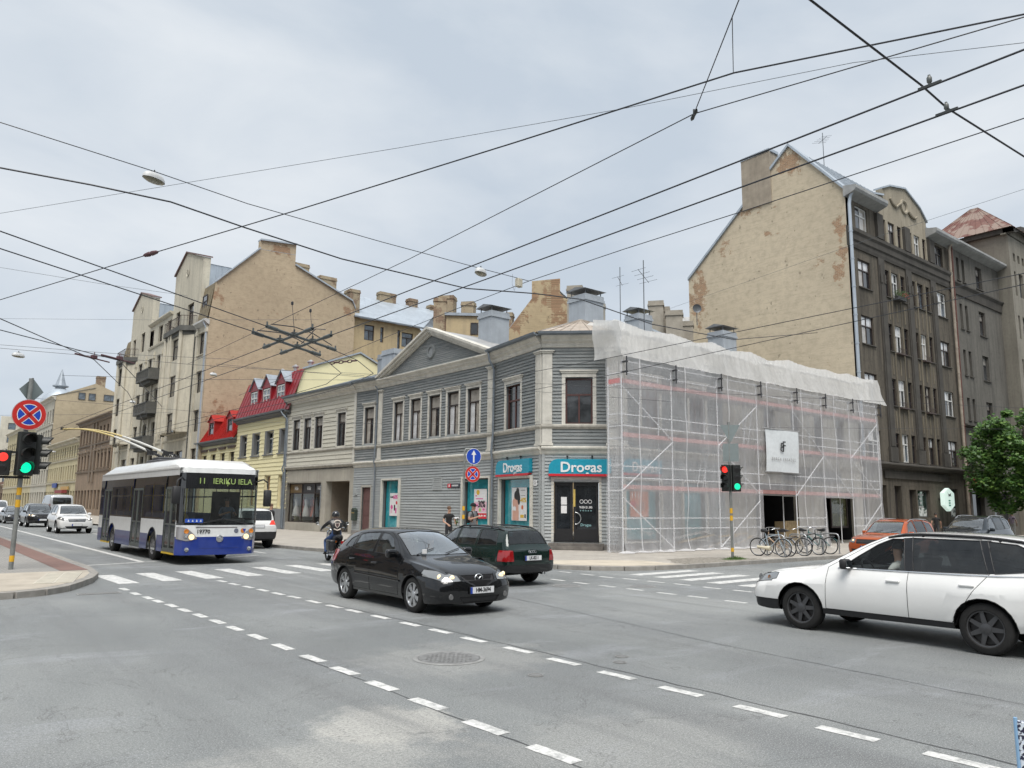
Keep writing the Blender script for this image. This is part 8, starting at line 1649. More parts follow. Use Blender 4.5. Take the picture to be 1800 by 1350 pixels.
# ================================================================== SIGNALS AND SIGNS
SIGB = flat('signal_black', (.014,.016,.015), .5); GALVP = mat('pole_galvanised', (.25,.26,.25), .55, metal=.4, var=.25, scale=5); SGREEN = emit('lamp_green', (.0,.62,.30), .75); SRED = emit('lamp_red', (.85,.03,.02), .75); DARKL = flat('lamp_off', (.02,.02,.02), .25); SBACK = flat('sign_back_grey', (.21,.245,.245), .5, metal=.2); SBLUE = flat('sign_blue_face', (.012,.06,.42), .4); SRED_ = flat('sign_red_face', (.52,.025,.02), .4); YBAND = flat('band_yellow', (.68,.38,.02), .5)
def signal_head(root, M, n, lit=None, litm=None, w=.30, ph=.30, man=None, name='signal_head'):
    """n lamps stacked; front faces local -y"""
    h = n*ph+.06; q = MB(); q.rbox(-w/2, w/2, -.12, .12, 0, h, .03); hd = q.build(name, SIGB, root, M, smooth=40)
    for i in range(n):
        z = .03+ph*(i+.5); r = ph*.38
        q = MB(); q.lathe([(r,-.122),(r*.6,-.130),(.001,-.133)], 18, 'y', (0,0,z)); q.build('lens', litm if i == lit else DARKL, hd)
        if not man:
            q = MB(); nseg = 14
            A = [(r*1.12*math.cos(-.35+(PI+.7)*k/nseg), -.12, z+r*1.12*math.sin(-.35+(PI+.7)*k/nseg)) for k in range(nseg+1)]; B = [(a[0], -.12-.26*(.55+.45*max(0, (a[2]-z)/r)), a[2]) for a in A]
            q.mesh(A+B, [(k, k+1, nseg+2+k, nseg+1+k) for k in range(nseg)]); q.build('visor', SIGB, hd, smooth=60)
        if man and i == lit:                                                   # walking or standing figure
            q = MB(); z0 = z-.10
            q.lathe([(.025,-.135),(.001,-.136)], 10, 'y', (0,0,z+.085)); q.prism([(-.03,z-.02),(.03,z-.02),(.035,z+.055),(-.035,z+.055)], -.136, -.134, 'y')
            q.prism([(-.03,z-.02),(.0,z-.02),(-.03,z-.11),(-.06,z-.11)] if man == 'walk' else [(-.03,z-.02),(-.003,z-.02),(-.003,z-.11),(-.03,z-.11)], -.136, -.134, 'y'); q.prism([(.0,z-.02),(.03,z-.02),(.065,z-.11),(.035,z-.11)] if man == 'walk' else [(.003,z-.02),(.03,z-.02),(.03,z-.11),(.003,z-.11)], -.136, -.134, 'y'); q.build('figure', litm, hd)
    return hd
def noparking(root, M, R_):
    q = MB(); q.lathe([(R_,0),(R_,.012)], 36, 'y'); q.lathe([(R_,.012),(.001,.012)], 36, 'y'); s = q.build('no_stopping_sign', SBACK, root, M)
    q = MB(); q.lathe([(R_,-.001),(R_*.70,-.001)], 40, 'y'); q.build('red_ring', SRED_, s); q = MB(); q.lathe([(R_*.69,-.0005),(.001,-.0005)], 40, 'y'); q.build('blue_field', SBLUE, s)
    for sg in (1, -1):
        q = MB(Matrix.Rotation(sg*PI/4, 4, 'Y')); q.box(-R_*.11, R_*.11, -.004, -.002-.0005*sg, -R_*.74, R_*.74); q.build('red_bar', SRED_, s)
        for e in (-1, 1): q = MB(Matrix.Rotation(sg*PI/4, 4, 'Y')); q.box(e*R_*.14-R_*.02, e*R_*.14+R_*.02, -.0018, -.0012, -R_*.66, R_*.66); q.build('white_edge', WHITE, s)
    q = MB(); q.lathe([(R_*.705,-.0022),(R_*.66,-.0022)], 40, 'y'); q.build('white_ring', WHITE, s); q = MB(); q.lathe([(R_*1.0,-.0022),(R_*.965,-.0022)], 40, 'y'); q.build('white_rim', flat('rim_pale', (.5,.3,.3), .5), s)
    return s
tl = empty('traffic_light', (2.93, 24.55, .125), 0, 'left traffic light post with lit green lamp, red pedestrian figure and round sign', 'traffic light', 'traffic lights')
q = MB(); q.cyl((0,0,0), (0,0,5.1), .057, n=14); q.build('post', GALVP, tl, smooth=50)
for z0, z1 in ((.20,.36),(1.62,1.82),(1.94,2.14)): q = MB(); q.cyl((0,0,z0), (0,0,z1), .060, n=14); q.build('yellow_band', YBAND, tl, smooth=50)
VD = .08
signal_head(tl, T((.02,-.20,2.45)) @ RZ(.22), 3, 0, SGREEN, .40, .37); signal_head(tl, T((.30,.05,2.5)) @ RZ(PI/2-.25), 3, None, None, .34, .34); signal_head(tl, T((-.48,-.12,2.45)) @ RZ(.05), 2, 1, SRED, .38, .30, 'stand', 'pedestrian_signal')
q = MB(); q.box(-.5, .2, -.1, .1, 2.38, 2.44); q.box(-.5, .2, -.1, .1, 3.05, 3.10); q.build('bracket', SIGB, tl)
noparking(tl, T((.03,-.08,4.10)) @ RZ(.12), .415)
q = MB(Matrix.Rotation(PI/4, 4, 'Y')); q.box(-.25, .25, -.012, .0, -.25, .25); q.build('diamond_sign_back', SBACK, tl, T((.04,.12,4.78)) @ RZ(.5)); q = MB(); q.box(-.02, .02, -.02, .01, -.45, .35); q.build('sign_strut', GALVP, tl, T((.04,.09,4.78)) @ RZ(.5))
tr_ = empty('traffic_light', (24.0, 17.0, .125), 0, 'right traffic light post with red lamp, green walking figure and sign backs', 'traffic light', 'traffic lights')
q = MB(); q.cyl((0,0,0), (0,0,4.95), .05, n=14); q.build('post', GALVP, tr_, smooth=50)
for z0, z1 in ((.28,.42),(1.38,1.56),(1.64,1.82)): q = MB(); q.cyl((0,0,z0), (0,0,z1), .054, n=14); q.build('yellow_band', YBAND, tr_, smooth=50)
CA = math.atan2(-24.0, 17.0)*0+math.atan2(24.0, 17.0)
signal_head(tr_, T((-.15,.06,2.42)) @ RZ(-1.25), 3, 2, SRED, .30, .30); signal_head(tr_, T((.17,-.12,2.42)) @ RZ(-.55), 3, 0, SGREEN, .30, .30, 'walk', 'pedestrian_signal'); signal_head(tr_, T((.30,.10,2.42)) @ RZ(.9), 3, None, None, .28, .30)
q = MB(); q.prism([(-.34,.62),(.34,.62),(.34,.58),(.03,0),(-.03,0),(-.34,.58)], -.008, .008, 'y'); q.build('give_way_sign_back', SBACK, tr_, T((.0,-.06,4.22)) @ RZ(-.90)); q = MB(); q.box(-.28, .28, -.008, .008, 0, .66); q.build('plate_back', SBACK, tr_, T((0,-.06,3.5)) @ RZ(-.90))
sp2 = empty('sign_post', (17.35, 24.3, .125), -.25, 'grey post with blue ahead arrow sign above round no stopping sign', 'sign post')
q = MB(); q.tube([(0,0,0),(0,0,3.85),(.04,0,3.95),(.28,0,3.97),(.33,0,3.97)], .036, 10); q.build('post', GALVP, sp2, smooth=60); q = MB(); q.cyl((0,0,2.72), (.33,0,2.72), .02, n=6); q.cyl((.33,0,2.7), (.33,0,4.0), .018, n=6); q.build('bracket', GALVP, sp2)
for z0, z1 in ((1.30,1.46),(1.62,1.78)): q = MB(); q.cyl((0,0,z0), (0,0,z1), .05, n=12); q.build('yellow_band', YBAND, sp2)
q = MB(); q.lathe([(.31,0),(.31,.012)], 36, 'y'); q.lathe([(.31,.012),(.001,.012)], 36, 'y'); ar = q.build('ahead_sign', SBACK, sp2, T((.36,-.05,3.68))); q = MB(); q.lathe([(.31,-.001),(.001,-.001)], 36, 'y'); q.build('blue_face', SBLUE, ar); q = MB(); q.prism([(-.03,-.24),(.03,-.24),(.03,.06),(.10,.06),(0,.24),(-.10,.06),(-.03,.06)], -.005, -.002, 'y'); q.build('arrow', WHITE, ar); q = MB(); q.lathe([(.31,-.0015),(.295,-.0015)], 36, 'y'); q.build('white_rim', WHITE, ar)
noparking(sp2, T((.33,-.05,3.0)), .31)

# ================================================================== BICYCLES AND RACKS
RACKM = flat('rack_steel', (.40,.41,.42), .35, metal=.7)
def bike(loc, a, lean, fm, label, guard=None, step=False, basket=False):
    b = empty('bicycle', (loc[0], loc[1], .125), 0, label, 'bicycle', 'bicycles at the racks'); b.matrix_world = T((loc[0], loc[1], .125)) @ RZ(a) @ Matrix.Rotation(lean, 4, 'X')
    for x, nm in ((-.52, 'rear'), (.53, 'front')):
        q = MB(); q.tube([(x+.335*math.cos(2*PI*k/32), 0, .345+.335*math.sin(2*PI*k/32)) for k in range(32)], .018, 6, True); w = q.build('wheel', RUB, b, smooth=60)
        q = MB(); q.tube([(x+.312*math.cos(2*PI*k/32), 0, .345+.312*math.sin(2*PI*k/32)) for k in range(32)], .010, 5, True)
        q.cyl((x,-.04,.345), (x,.04,.345), .02, n=8); [q.cyl((x, .03*(-1)**k, .345), (x+.31*math.cos(2*PI*k/18), 0, .345+.31*math.sin(2*PI*k/18)), .0022, n=3, cap=False) for k in range(18)]; q.build('rim', SILV, w, smooth=60)
        q = MB(); q.grid(lambda u, v: (x+.365*math.cos(.3+v*2.3), (u-.5)*.05, .345+.365*math.sin(.3+v*2.3)), 2, 12); q.build('mudguard', fm if not step else SILV, b, smooth=60)
    st, hd, bb, ra = (-.17,0,.88), (.36,0,.92), (-.05,0,.30), (-.52,0,.345); sl_ = (-.14,0,.72)
    q = MB(); q.cyl(bb, st, .016); q.cyl((.385,0,.72), bb, .018); q.cyl((.37,0,.86) if not step else (.39,0,.66), sl_ if not step else (-.07,0,.42), .016)
    for s in (.05, -.05): q.cyl(bb, (ra[0], s, ra[2]), .010); q.cyl(sl_, (ra[0], s, ra[2]), .009); q.cyl((.42,s*.8,.60), (.53,s*.8,.345), .011)
    q.cyl((.355,0,.98), (.42,0,.60), .018); q.build('frame', fm, b, smooth=60)
    q = MB(); q.tube([(-.32,0,.985),(-.22,0,.975),(-.08,0,.965),(.0,0,.96)], [.07,.07,.035,.018], 8); q.cyl((-.17,0,.86), (-.19,0,.97), .012); q.build('saddle', LEA, b, smooth=60)
    q = MB(); q.cyl((.35,0,.97), (.33,0,1.08), .013); q.tube([(.22,.28,1.04),(.33,.24,1.07),(.36,.08,1.09),(.36,-.08,1.09),(.33,-.24,1.07),(.22,-.28,1.04)], .012, 6); q.build('handlebar', CHROME, b, smooth=60)
    q = MB(); q.lathe([(.095,-.03),(.095,-.025),(.07,-.025)], 20, 'y', (-.05,0,.30)); q.cyl((-.05,-.05,.30), (.05,-.07,.17), .010); q.box(.0, .10, -.13, -.06, .155, .18); q.cyl((-.05,.05,.30), (-.15,.07,.43), .010); q.box(-.20, -.10, .06, .13, .42, .445); q.build('crank', SILV, b, smooth=50)
    q = MB(); q.cyl((-.05,-.03,.395), (-.52,-.03,.39), .005, n=4); q.cyl((-.05,-.03,.205), (-.52,-.03,.30), .005, n=4); q.build('chain', PLAST, b)
    if guard: q = MB(); q.tube([(-.52,-.045,.36),(-.25,-.045,.34),(.03,-.045,.31)], [.05,.055,.10], 8); q.build('chain_guard', guard, b, smooth=60)
    q = MB(); q.box(-.72, -.30, -.06, .06, .73, .745); q.cyl((-.6,.05,.73), (-.52,.05,.36), .006, n=4); q.cyl((-.6,-.05,.73), (-.52,-.05,.36), .006, n=4); q.build('carrier', SILV, b)
    if basket: q = MB(); q.tube([(.5,.16,.82),(.74,.16,.82),(.74,-.16,.82),(.5,-.16,.82)], .008, 4, True); q.tube([(.5,.16,1.02),(.76,.18,1.02),(.76,-.18,1.02),(.5,-.16,1.02)], .008, 4, True); [q.cyl((.5+.08*k,.16,.82), (.5+.086*k,.17,1.02), .004, n=3) for k in range(4)]; [q.cyl((.5+.08*k,-.16,.82), (.5+.086*k,-.17,1.02), .004, n=3) for k in range(4)]; q.build('basket', PLAST, b)
    return b
bike((26.95,17.35), -PI/2+.08, .06, flat('bike_pale_blue', (.38,.46,.52), .3), 'pale city bicycle with cream chain guard nearest the signal post', flat('guard_cream', (.6,.55,.42), .4))
bike((27.7,17.5), PI/2-.1, -.08, flat('bike_peach', (.55,.38,.25), .3), 'peach framed bicycle second in the row of parked bicycles', step=True)
bike((28.45,17.4), -PI/2+.15, .08, flat('bike_beige', (.48,.42,.33), .3), 'beige bicycle in the middle of the parked row', step=True)
bike((29.7,17.45), -PI/2-.05, -.06, flat('bike_dark', (.03,.035,.035), .3), 'dark bicycle with a front basket fourth in the parked row', basket=True)
bike((30.6,17.5), PI/2+.1, .05, flat('bike_teal', (.03,.14,.14), .3), 'teal bicycle at the far end of the parked row')
for i, x in enumerate((27.3, 28.9, 30.15, 31.4)):
    r = empty('cycle_rack', (x, 17.35, .125), 0, ['hoop rack between the pale bicycle and the peach bicycle','hoop rack next to the beige bicycle','hoop rack between the dark and the teal bicycles','empty hoop rack at the far end of the bicycle row'][i], 'cycle rack', 'steel cycle racks'); q = MB(); q.tube([(0,-.38,0),(0,-.38,.68),(0,-.34,.78),(0,-.25,.82),(0,.25,.82),(0,.34,.78),(0,.38,.68),(0,.38,0)], .028, 8); q.build('hoop', RACKM, r, smooth=60)
    for s in (-.38, .38): q = MB(); q.cyl((0,s,0), (0,s,.012), .07, n=12); q.build('foot_plate', RACKM, r)

# ================================================================== STREET TREE
def tree(x, y, H_, R_, label, seed=1, n=5200):
    random.seed(seed); t = empty('street_tree', (x, y, .125), 0, label, 'tree')
    BARK = mat('bark', (.075,.06,.048), .9, var=.35, scale=6, bump=.5, bscale=20); q = MB(); q.tube([(0,0,0),(.03,.02,1.2),(-.02,.03,2.4),(.02,0,4.0),(.0,0,H_*.8)], [.17,.14,.13,.10,.04], 10)
    tips = []
    for k in range(26):
        z0 = random.uniform(2.1, H_*.72); a = random.uniform(0, 2*PI); l = R_*random.uniform(.55,1.0)*(1-.35*max(0, (z0-3)/(H_-3))); e = (l*math.cos(a), l*math.sin(a), z0+l*random.uniform(.15,.7)); m_ = (e[0]*.5, e[1]*.5, z0+(e[2]-z0)*.65); q.tube([(0,0,z0), m_, e], [.05,.035,.012], 5); tips += [m_, e, tuple((Vector(m_)+Vector(e))/2)]
    q.build('trunk', BARK, t, smooth=60)
    def leafm():
        s = N('leaf_green'); r = s.n('ShaderNodeNewGeometry').outputs['Random Per Island']; c = s.ramp(r, [(0, (.03,.085,.016)), (.55, (.065,.15,.03)), (1, (.15,.25,.05))])
        d = s.n('ShaderNodeBsdfTranslucent'); d.inputs[0].default_value = (.09,.17,.03,1); s.set(col=c, rough=.5); m = s.n('ShaderNodeMixShader'); m.inputs[0].default_value = .25; s.l(s.b.outputs[0], m.inputs[1]); s.l(d.outputs[0], m.inputs[2]); s.l(m.outputs[0], s.o.inputs[0]); return s.m
    q = MB(); cl = []
    for k in range(115):
        a, b = random.uniform(0, 2*PI), random.uniform(-1, 1); r = R_*random.uniform(.55,1.0); c = math.sqrt(1-b*b); cl.append((r*c*math.cos(a), r*c*math.sin(a), H_*.56+b*H_*.40*random.uniform(.7,1.02), random.uniform(.35,.75)))
    cl += [(p[0], p[1], p[2], .55) for p in tips]
    for cx, cy, cz, cr in cl:
        for j in range(n//len(cl)):
            v = Vector((random.gauss(0,1), random.gauss(0,1), random.gauss(0,.8))).normalized()*cr*random.random()**.4; s_ = random.uniform(.09,.17); u = Vector((random.gauss(0,1), random.gauss(0,1), random.gauss(0,.5))).normalized()*s_; w = u.orthogonal().normalized()*s_*.62; c = Vector((cx, cy, cz))+v
            q.mesh([c-u, c-u*.1+w, c+u, c-u*.1-w], [(0,1,2,3)])
    q.build('crown', leafm(), t)
    return t
tree(57.9, 18.2, 9.2, 3.6, 'leafy green street tree at the right edge in front of the dark houses', 3, 22000)
tree(64, 18.3, 8.0, 3.2, 'second green street tree further along the right pavement', 5, 5000)

# ================================================================== OVERHEAD WIRES
CABLE = flat('cable_black', (.022,.024,.03), .5); THINW = flat('wire_grey', (.09,.10,.11), .5); INS = flat('insulator_dark', (.045,.05,.05), .5); RUSTI = flat('insulator_rust', (.09,.04,.045), .6)
def at(px, py, z):                                                             # where a sight line meets the height z
    a, b = (px-900)/1360.05, -(py-675)/1360.05; d = Vector(RX)*a+Vector(UP)*b-Vector(BK); t = (z-1.92)/d.z; return Vector((0, 0, 1.92))+d*t
def wire(name, pts, r, label, sag=0, m=None, cat='wire', group='overhead wires'):
    P = [Vector(p) for p in pts]
    if len(P) == 2 and sag: P = [P[0].lerp(P[1], t/14)-Vector((0, 0, sag*4*(t/14)*(1-t/14))) for t in range(15)]
    q = MB(); q.tube(P, r, 5); return tag(q.build(name, m or CABLE, None, smooth=60), label, cat, group)
for i, x in enumerate((6.82, 7.42)): wire('contact_wire', [(x, y, 5.62) for y in (-15, 2, 8, 13, 18, 24, 31, 40, 60, 90, 130)], .010, ['trolley contact wire of the street pair that passes nearer the viewer at top right','trolley contact wire of the street pair that passes lower at the right edge'][i])
A1 = [(-9, 7.2, 5.62), (-3, 10.4, 5.62), (.9, 12.5, 5.62), (6.1, 15.75, 5.62), (7.8, 16.75, 5.62), (9.3, 17.9, 5.62), (10.6, 19.4, 5.62), (11.2, 22, 5.62), (11.35, 27, 5.62), (11.4, 60, 5.62), (11.4, 120, 5.62)]; A2 = [(-9, 8.0, 5.62), (-3, 11.3, 5.62), (1.0, 13.4, 5.62), (6.0, 16.4, 5.62), (7.6, 17.5, 5.62), (8.8, 18.6, 5.62), (9.9, 20.0, 5.62), (10.5, 22.2, 5.62), (10.7, 27, 5.62), (10.75, 60, 5.62), (10.75, 120, 5.62)]
wire('contact_wire', A1, .010, 'upper curving trolley wire entering from the left edge above the round sign'); wire('contact_wire', A2, .010, 'lower curving trolley wire entering from the left edge above the round sign')
# crossing frame where the two pairs meet
cx = empty('wire_crossing', (7.1, 16.7, 5.62), 0, 'dark insulated trolley wire crossing frame hanging before the blank brick gable', 'wire crossing')
BAR = flat('crossing_bar', (.10,.115,.115), .5, metal=.2); D1 = Vector((.50, .866*.62, 0)).normalized(); D1 = Vector((1.7, 1.02, 0)).normalized(); D2 = Vector((0, 1, 0)); nod = []
def ix(A, x):
    for a, b in zip(A[:-1], A[1:]):
        if a[0] <= x <= b[0]: t = (x-a[0])/(b[0]-a[0]); return Vector((x-7.1, a[1]+(b[1]-a[1])*t-16.7, 0))
for A in (A1, A2):
    for x in (6.82, 7.42):
        p = ix(A, x); nod.append(p); q = MB(T(p)); q.rbox(-.07, .07, -.07, .07, -.03, .07, .02); q.cyl((0,0,.05), (0,0,.14), .02, n=6); q.build('hub', INS, cx)
for k, (a, b, d) in enumerate(((0,1,D1),(2,3,D1))):
    for p, s in ((nod[a], -1), (nod[b], 1)):
        q = MB(); e = p+d*s*.95; q.cyl(p+d*s*.07, e, .032, n=8); q.cyl(p+d*s*.62, e, .046, n=8); q.cyl(e, e+Vector((0,0,.10)), .02, n=5); q.build('insulator_bar', BAR, cx, smooth=50)
    q = MB(); q.cyl(nod[a], nod[b], .03, n=6); q.build('cross_bar', BAR, cx); q = MB(); q.tube([nod[a]-d*.8+Vector((0,0,.08)), nod[a]+Vector((0,0,.2)), nod[b]+Vector((0,0,.2)), nod[b]+d*.8+Vector((0,0,.08))], .012, 5); q.build('jumper', CABLE, cx)
for a, b in ((0,2),(1,3)):
    for p, s in ((nod[a], -1), (nod[b], 1)):
        q = MB(); e = p+D2*s*.95; q.cyl(p+D2*s*.07, e, .032, n=8); q.cyl(p+D2*s*.62, e, .046, n=8); q.cyl(e, e+Vector((0,0,.10)), .02, n=5); q.build('insulator_bar', BAR, cx, smooth=50)
    q = MB(); q.cyl(nod[a], nod[b], .03, n=6); q.build('cross_bar', BAR, cx)
q = MB(); q.tube([nod[3]+Vector((.1,0,.1)), nod[3]+Vector((.4,-.1,.5)), nod[3]+Vector((.62,-.2,.5))], .012, 5); q.build('loose_lead', CABLE, cx)
for p in (nod[0], nod[1]): q = MB(); q.cyl(p+Vector((0,0,.1)), p+Vector((0,.2,.75)), .006, n=4); q.lathe([(.0,-.05),(.03,-.03),(.03,.03),(.0,.05)], 6, 'z', tuple(p+Vector((0,.2,.78)))); q.build('hanger', CABLE, cx)
# chain spreader further along the curve
ch = empty('chain_spreader', (9.6, 18.9, 5.62), 0, 'brown chain link spreader between the two curving trolley wires', 'spreader'); 
P0, P1 = Vector((9.3-9.6, 17.95-18.9, 0)), Vector((8.95-9.6, 18.75-18.9, 0))
for k in range(6): t = (k+.5)/6; c = P0.lerp(P1, t); q = MB(T(c) @ Matrix.Rotation(PI/2*(k % 2), 4, (P1-P0).normalized()) @ RZ(math.atan2((P1-P0).y, (P1-P0).x))); q.tube([(.085*math.cos(2*PI*j/12), .035*math.sin(2*PI*j/12), 0) for j in range(12)], .014, 5, True); q.build('link', RUSTI, ch, smooth=60)
# two wire switches on the left
for k, (px, py, lb) in enumerate(((165, 630, 'dark red wire switch left of the tall cream house'), (210, 632, 'dark red wire switch right of the other one before the cream house'))):
    s_ = empty('wire_switch', at(px, py, 5.65), .45, lb, 'wire switch', 'trolley wire switches'); s_.scale = (.6, .6, .6); q = MB(); q.cyl((-.9,0,.05), (.1,0,0), .04, n=6); q.cyl((.05,0,0), (.7,-.1,-.06), .03, n=6); q.build('runner', RUSTI, s_); q = MB(); q.rbox(-.12, .12, -.09, .09, -.02, .14, .03); q.cyl((.0,0,.1), (.05,.05,.3), .02, n=5); q.build('clamp', RUSTI, s_)
wire('contact_wire', [at(0, 560, 5.62), at(165, 632, 5.62), at(225, 690, 5.62), at(262, 760, 5.62)], .011, 'trolley wire through the left wire switch'); wire('contact_wire', [at(0, 580, 5.62), at(210, 634, 5.62), at(285, 715, 5.62)], .011, 'trolley wire through the right wire switch')
# span wires, feeders
wire('span_wire', [at(1200, -172, 5.82), at(1425, 0, 5.78), at(1620, 150, 5.72), at(1665, 190, 5.72), at(1800, 275, 5.76), at(2000, 392, 5.85)], .010, 'thick span wire crossing the top right corner')
for i, x in enumerate((6.82, 7.42)):
    h_ = empty('wire_hanger', (x, (2.62, 2.72)[i], 5.63), 0, ['upper wire hanger clamp on the top right span wire','lower wire hanger clamp on the top right span wire'][i], 'hanger', 'wire hangers'); q = MB(); q.rbox(-.012, .012, -.10, .10, -.014, .014, .006); q.build('ear', INS, h_); q = MB(); q.cyl((0,0,.0), (0,0,.10), .012, n=6); q.lathe([(.012,.02),(.022,.035),(.022,.075),(.012,.09)], 10, 'z', (0,0,0)); q.build('insulator', flat('porcelain_grey', (.12,.13,.125), .4), h_, smooth=50)
wire('feeder_cable', [at(0, 527, 7.2), at(265, 446, 7.2), at(520, 370, 7.2), at(900, 252, 7.2), at(1290, 128, 7.2), at(1800, 25, 7.2), at(2100, -30, 7.2)], .011, 'thick cable rising from the left edge to the top right corner')
p = at(265, 446, 7.2); s_ = empty('line_insulator', p, math.atan2(-15, 5), 'spindle insulator on the thick cable above the cream towers', 'insulator'); q = MB(); q.lathe([(.01,-.28),(.04,-.2),(.055,-.05),(.015,0),(.055,.05),(.04,.2),(.01,.28)], 10, 'x'); q.build('body', RUSTI, s_, smooth=50)
q = MB(); 
wire('feeder_cable', [at(-60, 285, 8.2), at(0, 295, 8.1), at(160, 325, 8), at(300, 355, 8), at(430, 400, 8), at(600, 455, 8), at(820, 507, 8), at(940, 516, 8), at(1020, 526, 8.3), at(1146, 570, 8.6), at(1290, 597, 9.5), (45.9, 25.5, 13.2)], .018, 'thick dark bundled cable sagging across the street from the left edge')
wire('lamp_span_wire', [at(-60, 200, 7.6), at(0, 215, 7.5), at(270, 301, 7.5), at(435, 358, 7.5), at(670, 425, 7.5), at(845, 472, 7.5), at(930, 494, 7.5)], .008, 'thin span wire carrying the pendant street lamps')
wire('feeder_cable', [at(1900, 175, 8), at(1800, 208, 8), at(1310, 370, 8), at(1100, 437, 8), at(930, 494, 8), at(835, 530, 8), at(660, 600, 8), at(600, 625, 8), at(420, 695, 8)], .010, 'twisted cable running from the right edge down past the roof chimneys')
wire('span_wire', [at(1330, -80, 6.6), at(1287, 30, 6.6), at(1220, 200, 6.6)], .006, 'steep thin wire dropping from the top edge to a clamp'); wire('span_wire', [at(2000, -28, 6.6), at(1800, 30, 6.6), at(1500, 118, 6.6), at(1220, 200, 6.6), at(720, 455, 6.6), at(600, 512, 6.6), at(330, 640, 6.6)], .007, 'thin wire from the top right through the clamp to the pale roof')
wire('drop_wire', [at(1287, 30, 6.6), at(1289, 128, 7.0)], .005, 'short vertical drop wire near the top edge')
p = at(1220, 202, 6.6); s_ = empty('wire_clamp', p, .9, 'small dark clamp where two thin wires meet at upper right', 'clamp'); q = MB(); q.lathe([(.01,-.13),(.025,-.08),(.02,0),(.025,.08),(.01,.13)], 8, 'x'); q.cyl((0,0,0), (0,0,.07), .015, n=5); q.build('body', INS, s_)
wire('telephone_wire', [at(-40, 380, 13), at(0, 375, 13), at(700, 260, 13), at(1100, 190, 13), at(1500, 110, 13), at(1800, 75, 13)], .008, 'faint thin wire climbing across the whole sky', m=THINW)
wire('telephone_wire', [at(1900, 300, 12), at(1500, 430, 12), at(1170, 545, 12)], .006, 'faint wire sloping in front of the tan gable', m=THINW)
for i, (a, b) in enumerate((((1900,460),(690,698)), ((1900,478),(760,720)))): wire('service_cable', [at(*a, 7), at(*a, 7).lerp(at(*b, 7), .5)-Vector((0,0,.12)), at(*b, 7)], .010, ['upper of two service cables crossing before the netting tarp','lower of two service cables crossing before the netting tarp'][i])
for i, (a, b, z) in enumerate((((600,655),(1900,722),6.3), ((380,640),(1180,706),6.3), ((420,742),(1900,755),5.9), ((0,612),(640,660),6.0), ((60,700),(660,745),5.9), ((0,606),(420,632),6.6), ((110,660),(640,668),6.2), ((0,470),(330,520),14), ((0,560),(560,562),16), ((0,730),(300,725),9))):
    wire('span_wire' if z < 9 else 'telephone_wire', [at(*a, z), at(*a, z).lerp(at(*b, z), .5)-Vector((0,0,.06)), at(*b, z)], .006 if z < 9 else .010, ['span wire crossing the grey pediment and the netting','span wire crossing the grey upper windows','lowest span wire crossing the upper storey and the banner','span wire above the trolleybus poles at the left','span wire across the yellow house windows','span wire just under the left wire switches','span wire in front of the tall cream house and brick gable','faint wire in the sky left of the twin towers','faint level wire behind the twin towers','faint wire behind the left round sign'][i], m=CABLE if z < 9 else THINW)
# pendant lamps on the spans
LAMPW = flat('lamp_shell', (.52,.53,.53), .45); LAMPG = flat('lamp_bowl', (.22,.20,.13), .3, coat=.8)
for i, (px, py, z, k, lb) in enumerate(((270,318,7.25,.6,'large pendant street lamp hanging in the open sky at upper left'),(845,482,7.25,.62,'pendant street lamp above the corner house roof'),(32,627,7.0,.65,'pendant street lamp at the left edge of the sky'),(375,660,7.0,.5,'pendant street lamp before the brick gable'),(233,708,7.0,.5,'pendant street lamp before the tall cream house'),(95,795,7.0,.6,'pendant street lamp far down the street'))):
    l = empty('pendant_lamp', at(px, py, z), .5, lb, 'street lamp', 'pendant street lamps'); l.scale = (k, k, k); q = MB(); q.grid(lambda u, v: (.36*math.cos(2*PI*u)*math.cos(v*PI/2)**.5, .19*math.sin(2*PI*u)*math.cos(v*PI/2)**.5, .02+.20*math.sin(v*PI/2)), 20, 6); q.build('shell', LAMPW, l, smooth=60)
    q = MB(); q.grid(lambda u, v: (.34*math.cos(2*PI*u)*math.cos(v*PI/2), .175*math.sin(2*PI*u)*math.cos(v*PI/2), .015-.07*math.sin(v*PI/2)), 20, 4); q.build('bowl', LAMPG, l, smooth=60); q = MB(); q.cyl((0,0,.2), (0,0,.32), .02, n=6); q.box(-.12, .12, -.03, .03, .20, .24); q.build('bracket', INS, l)
p = at(912, 497, 7.4); s_ = empty('junction_box', p, .3, 'small cream junction box on the lamp span wire', 'box'); q = MB(); q.rbox(-.09, .09, -.06, .06, -.11, .10, .02); q.build('case', flat('box_cream', (.5,.46,.36), .5), s_); q = MB(); q.tube([(-.1,0,-.05),(-.2,0,-.25),(-.3,0,-.1),(-.28,0,.15)], .004, 4); q.build('lead', THINW, s_)
# aerials
def aerial(x, y, z0, h, label, n=4, w=.9, a=.4):
    t = empty('roof_aerial', (x, y, z0), a, label, 'aerial', 'roof aerials'); q = MB(); q.cyl((0,0,0), (0,0,h), .025, n=6); q.build('mast', THINW, t); q = MB(); q.cyl((-w,0,h*.82), (w,0,h*.82), .014, n=4)
    for k in range(n): x_ = -w*.9+1.8*w*k/(n-1); l = .38+.04*k; q.cyl((x_,-l,h*.82+.1), (x_,l,h*.82-.05), .010, n=4)
    q.build('boom', THINW, t)
aerial(30.9, 27.0, 10.2, 5.0, 'tall television aerial on the corner house roof', 4, 1.3, .5); aerial(35.5, 33.0, 12, 5.2, 'lower television aerial beside the grey brick stack', 2, 1.0, .6); aerial(50.5, 26.9, 26.0, 3.0, 'television aerial on the tan gable roof', 5, .6, 1.0)
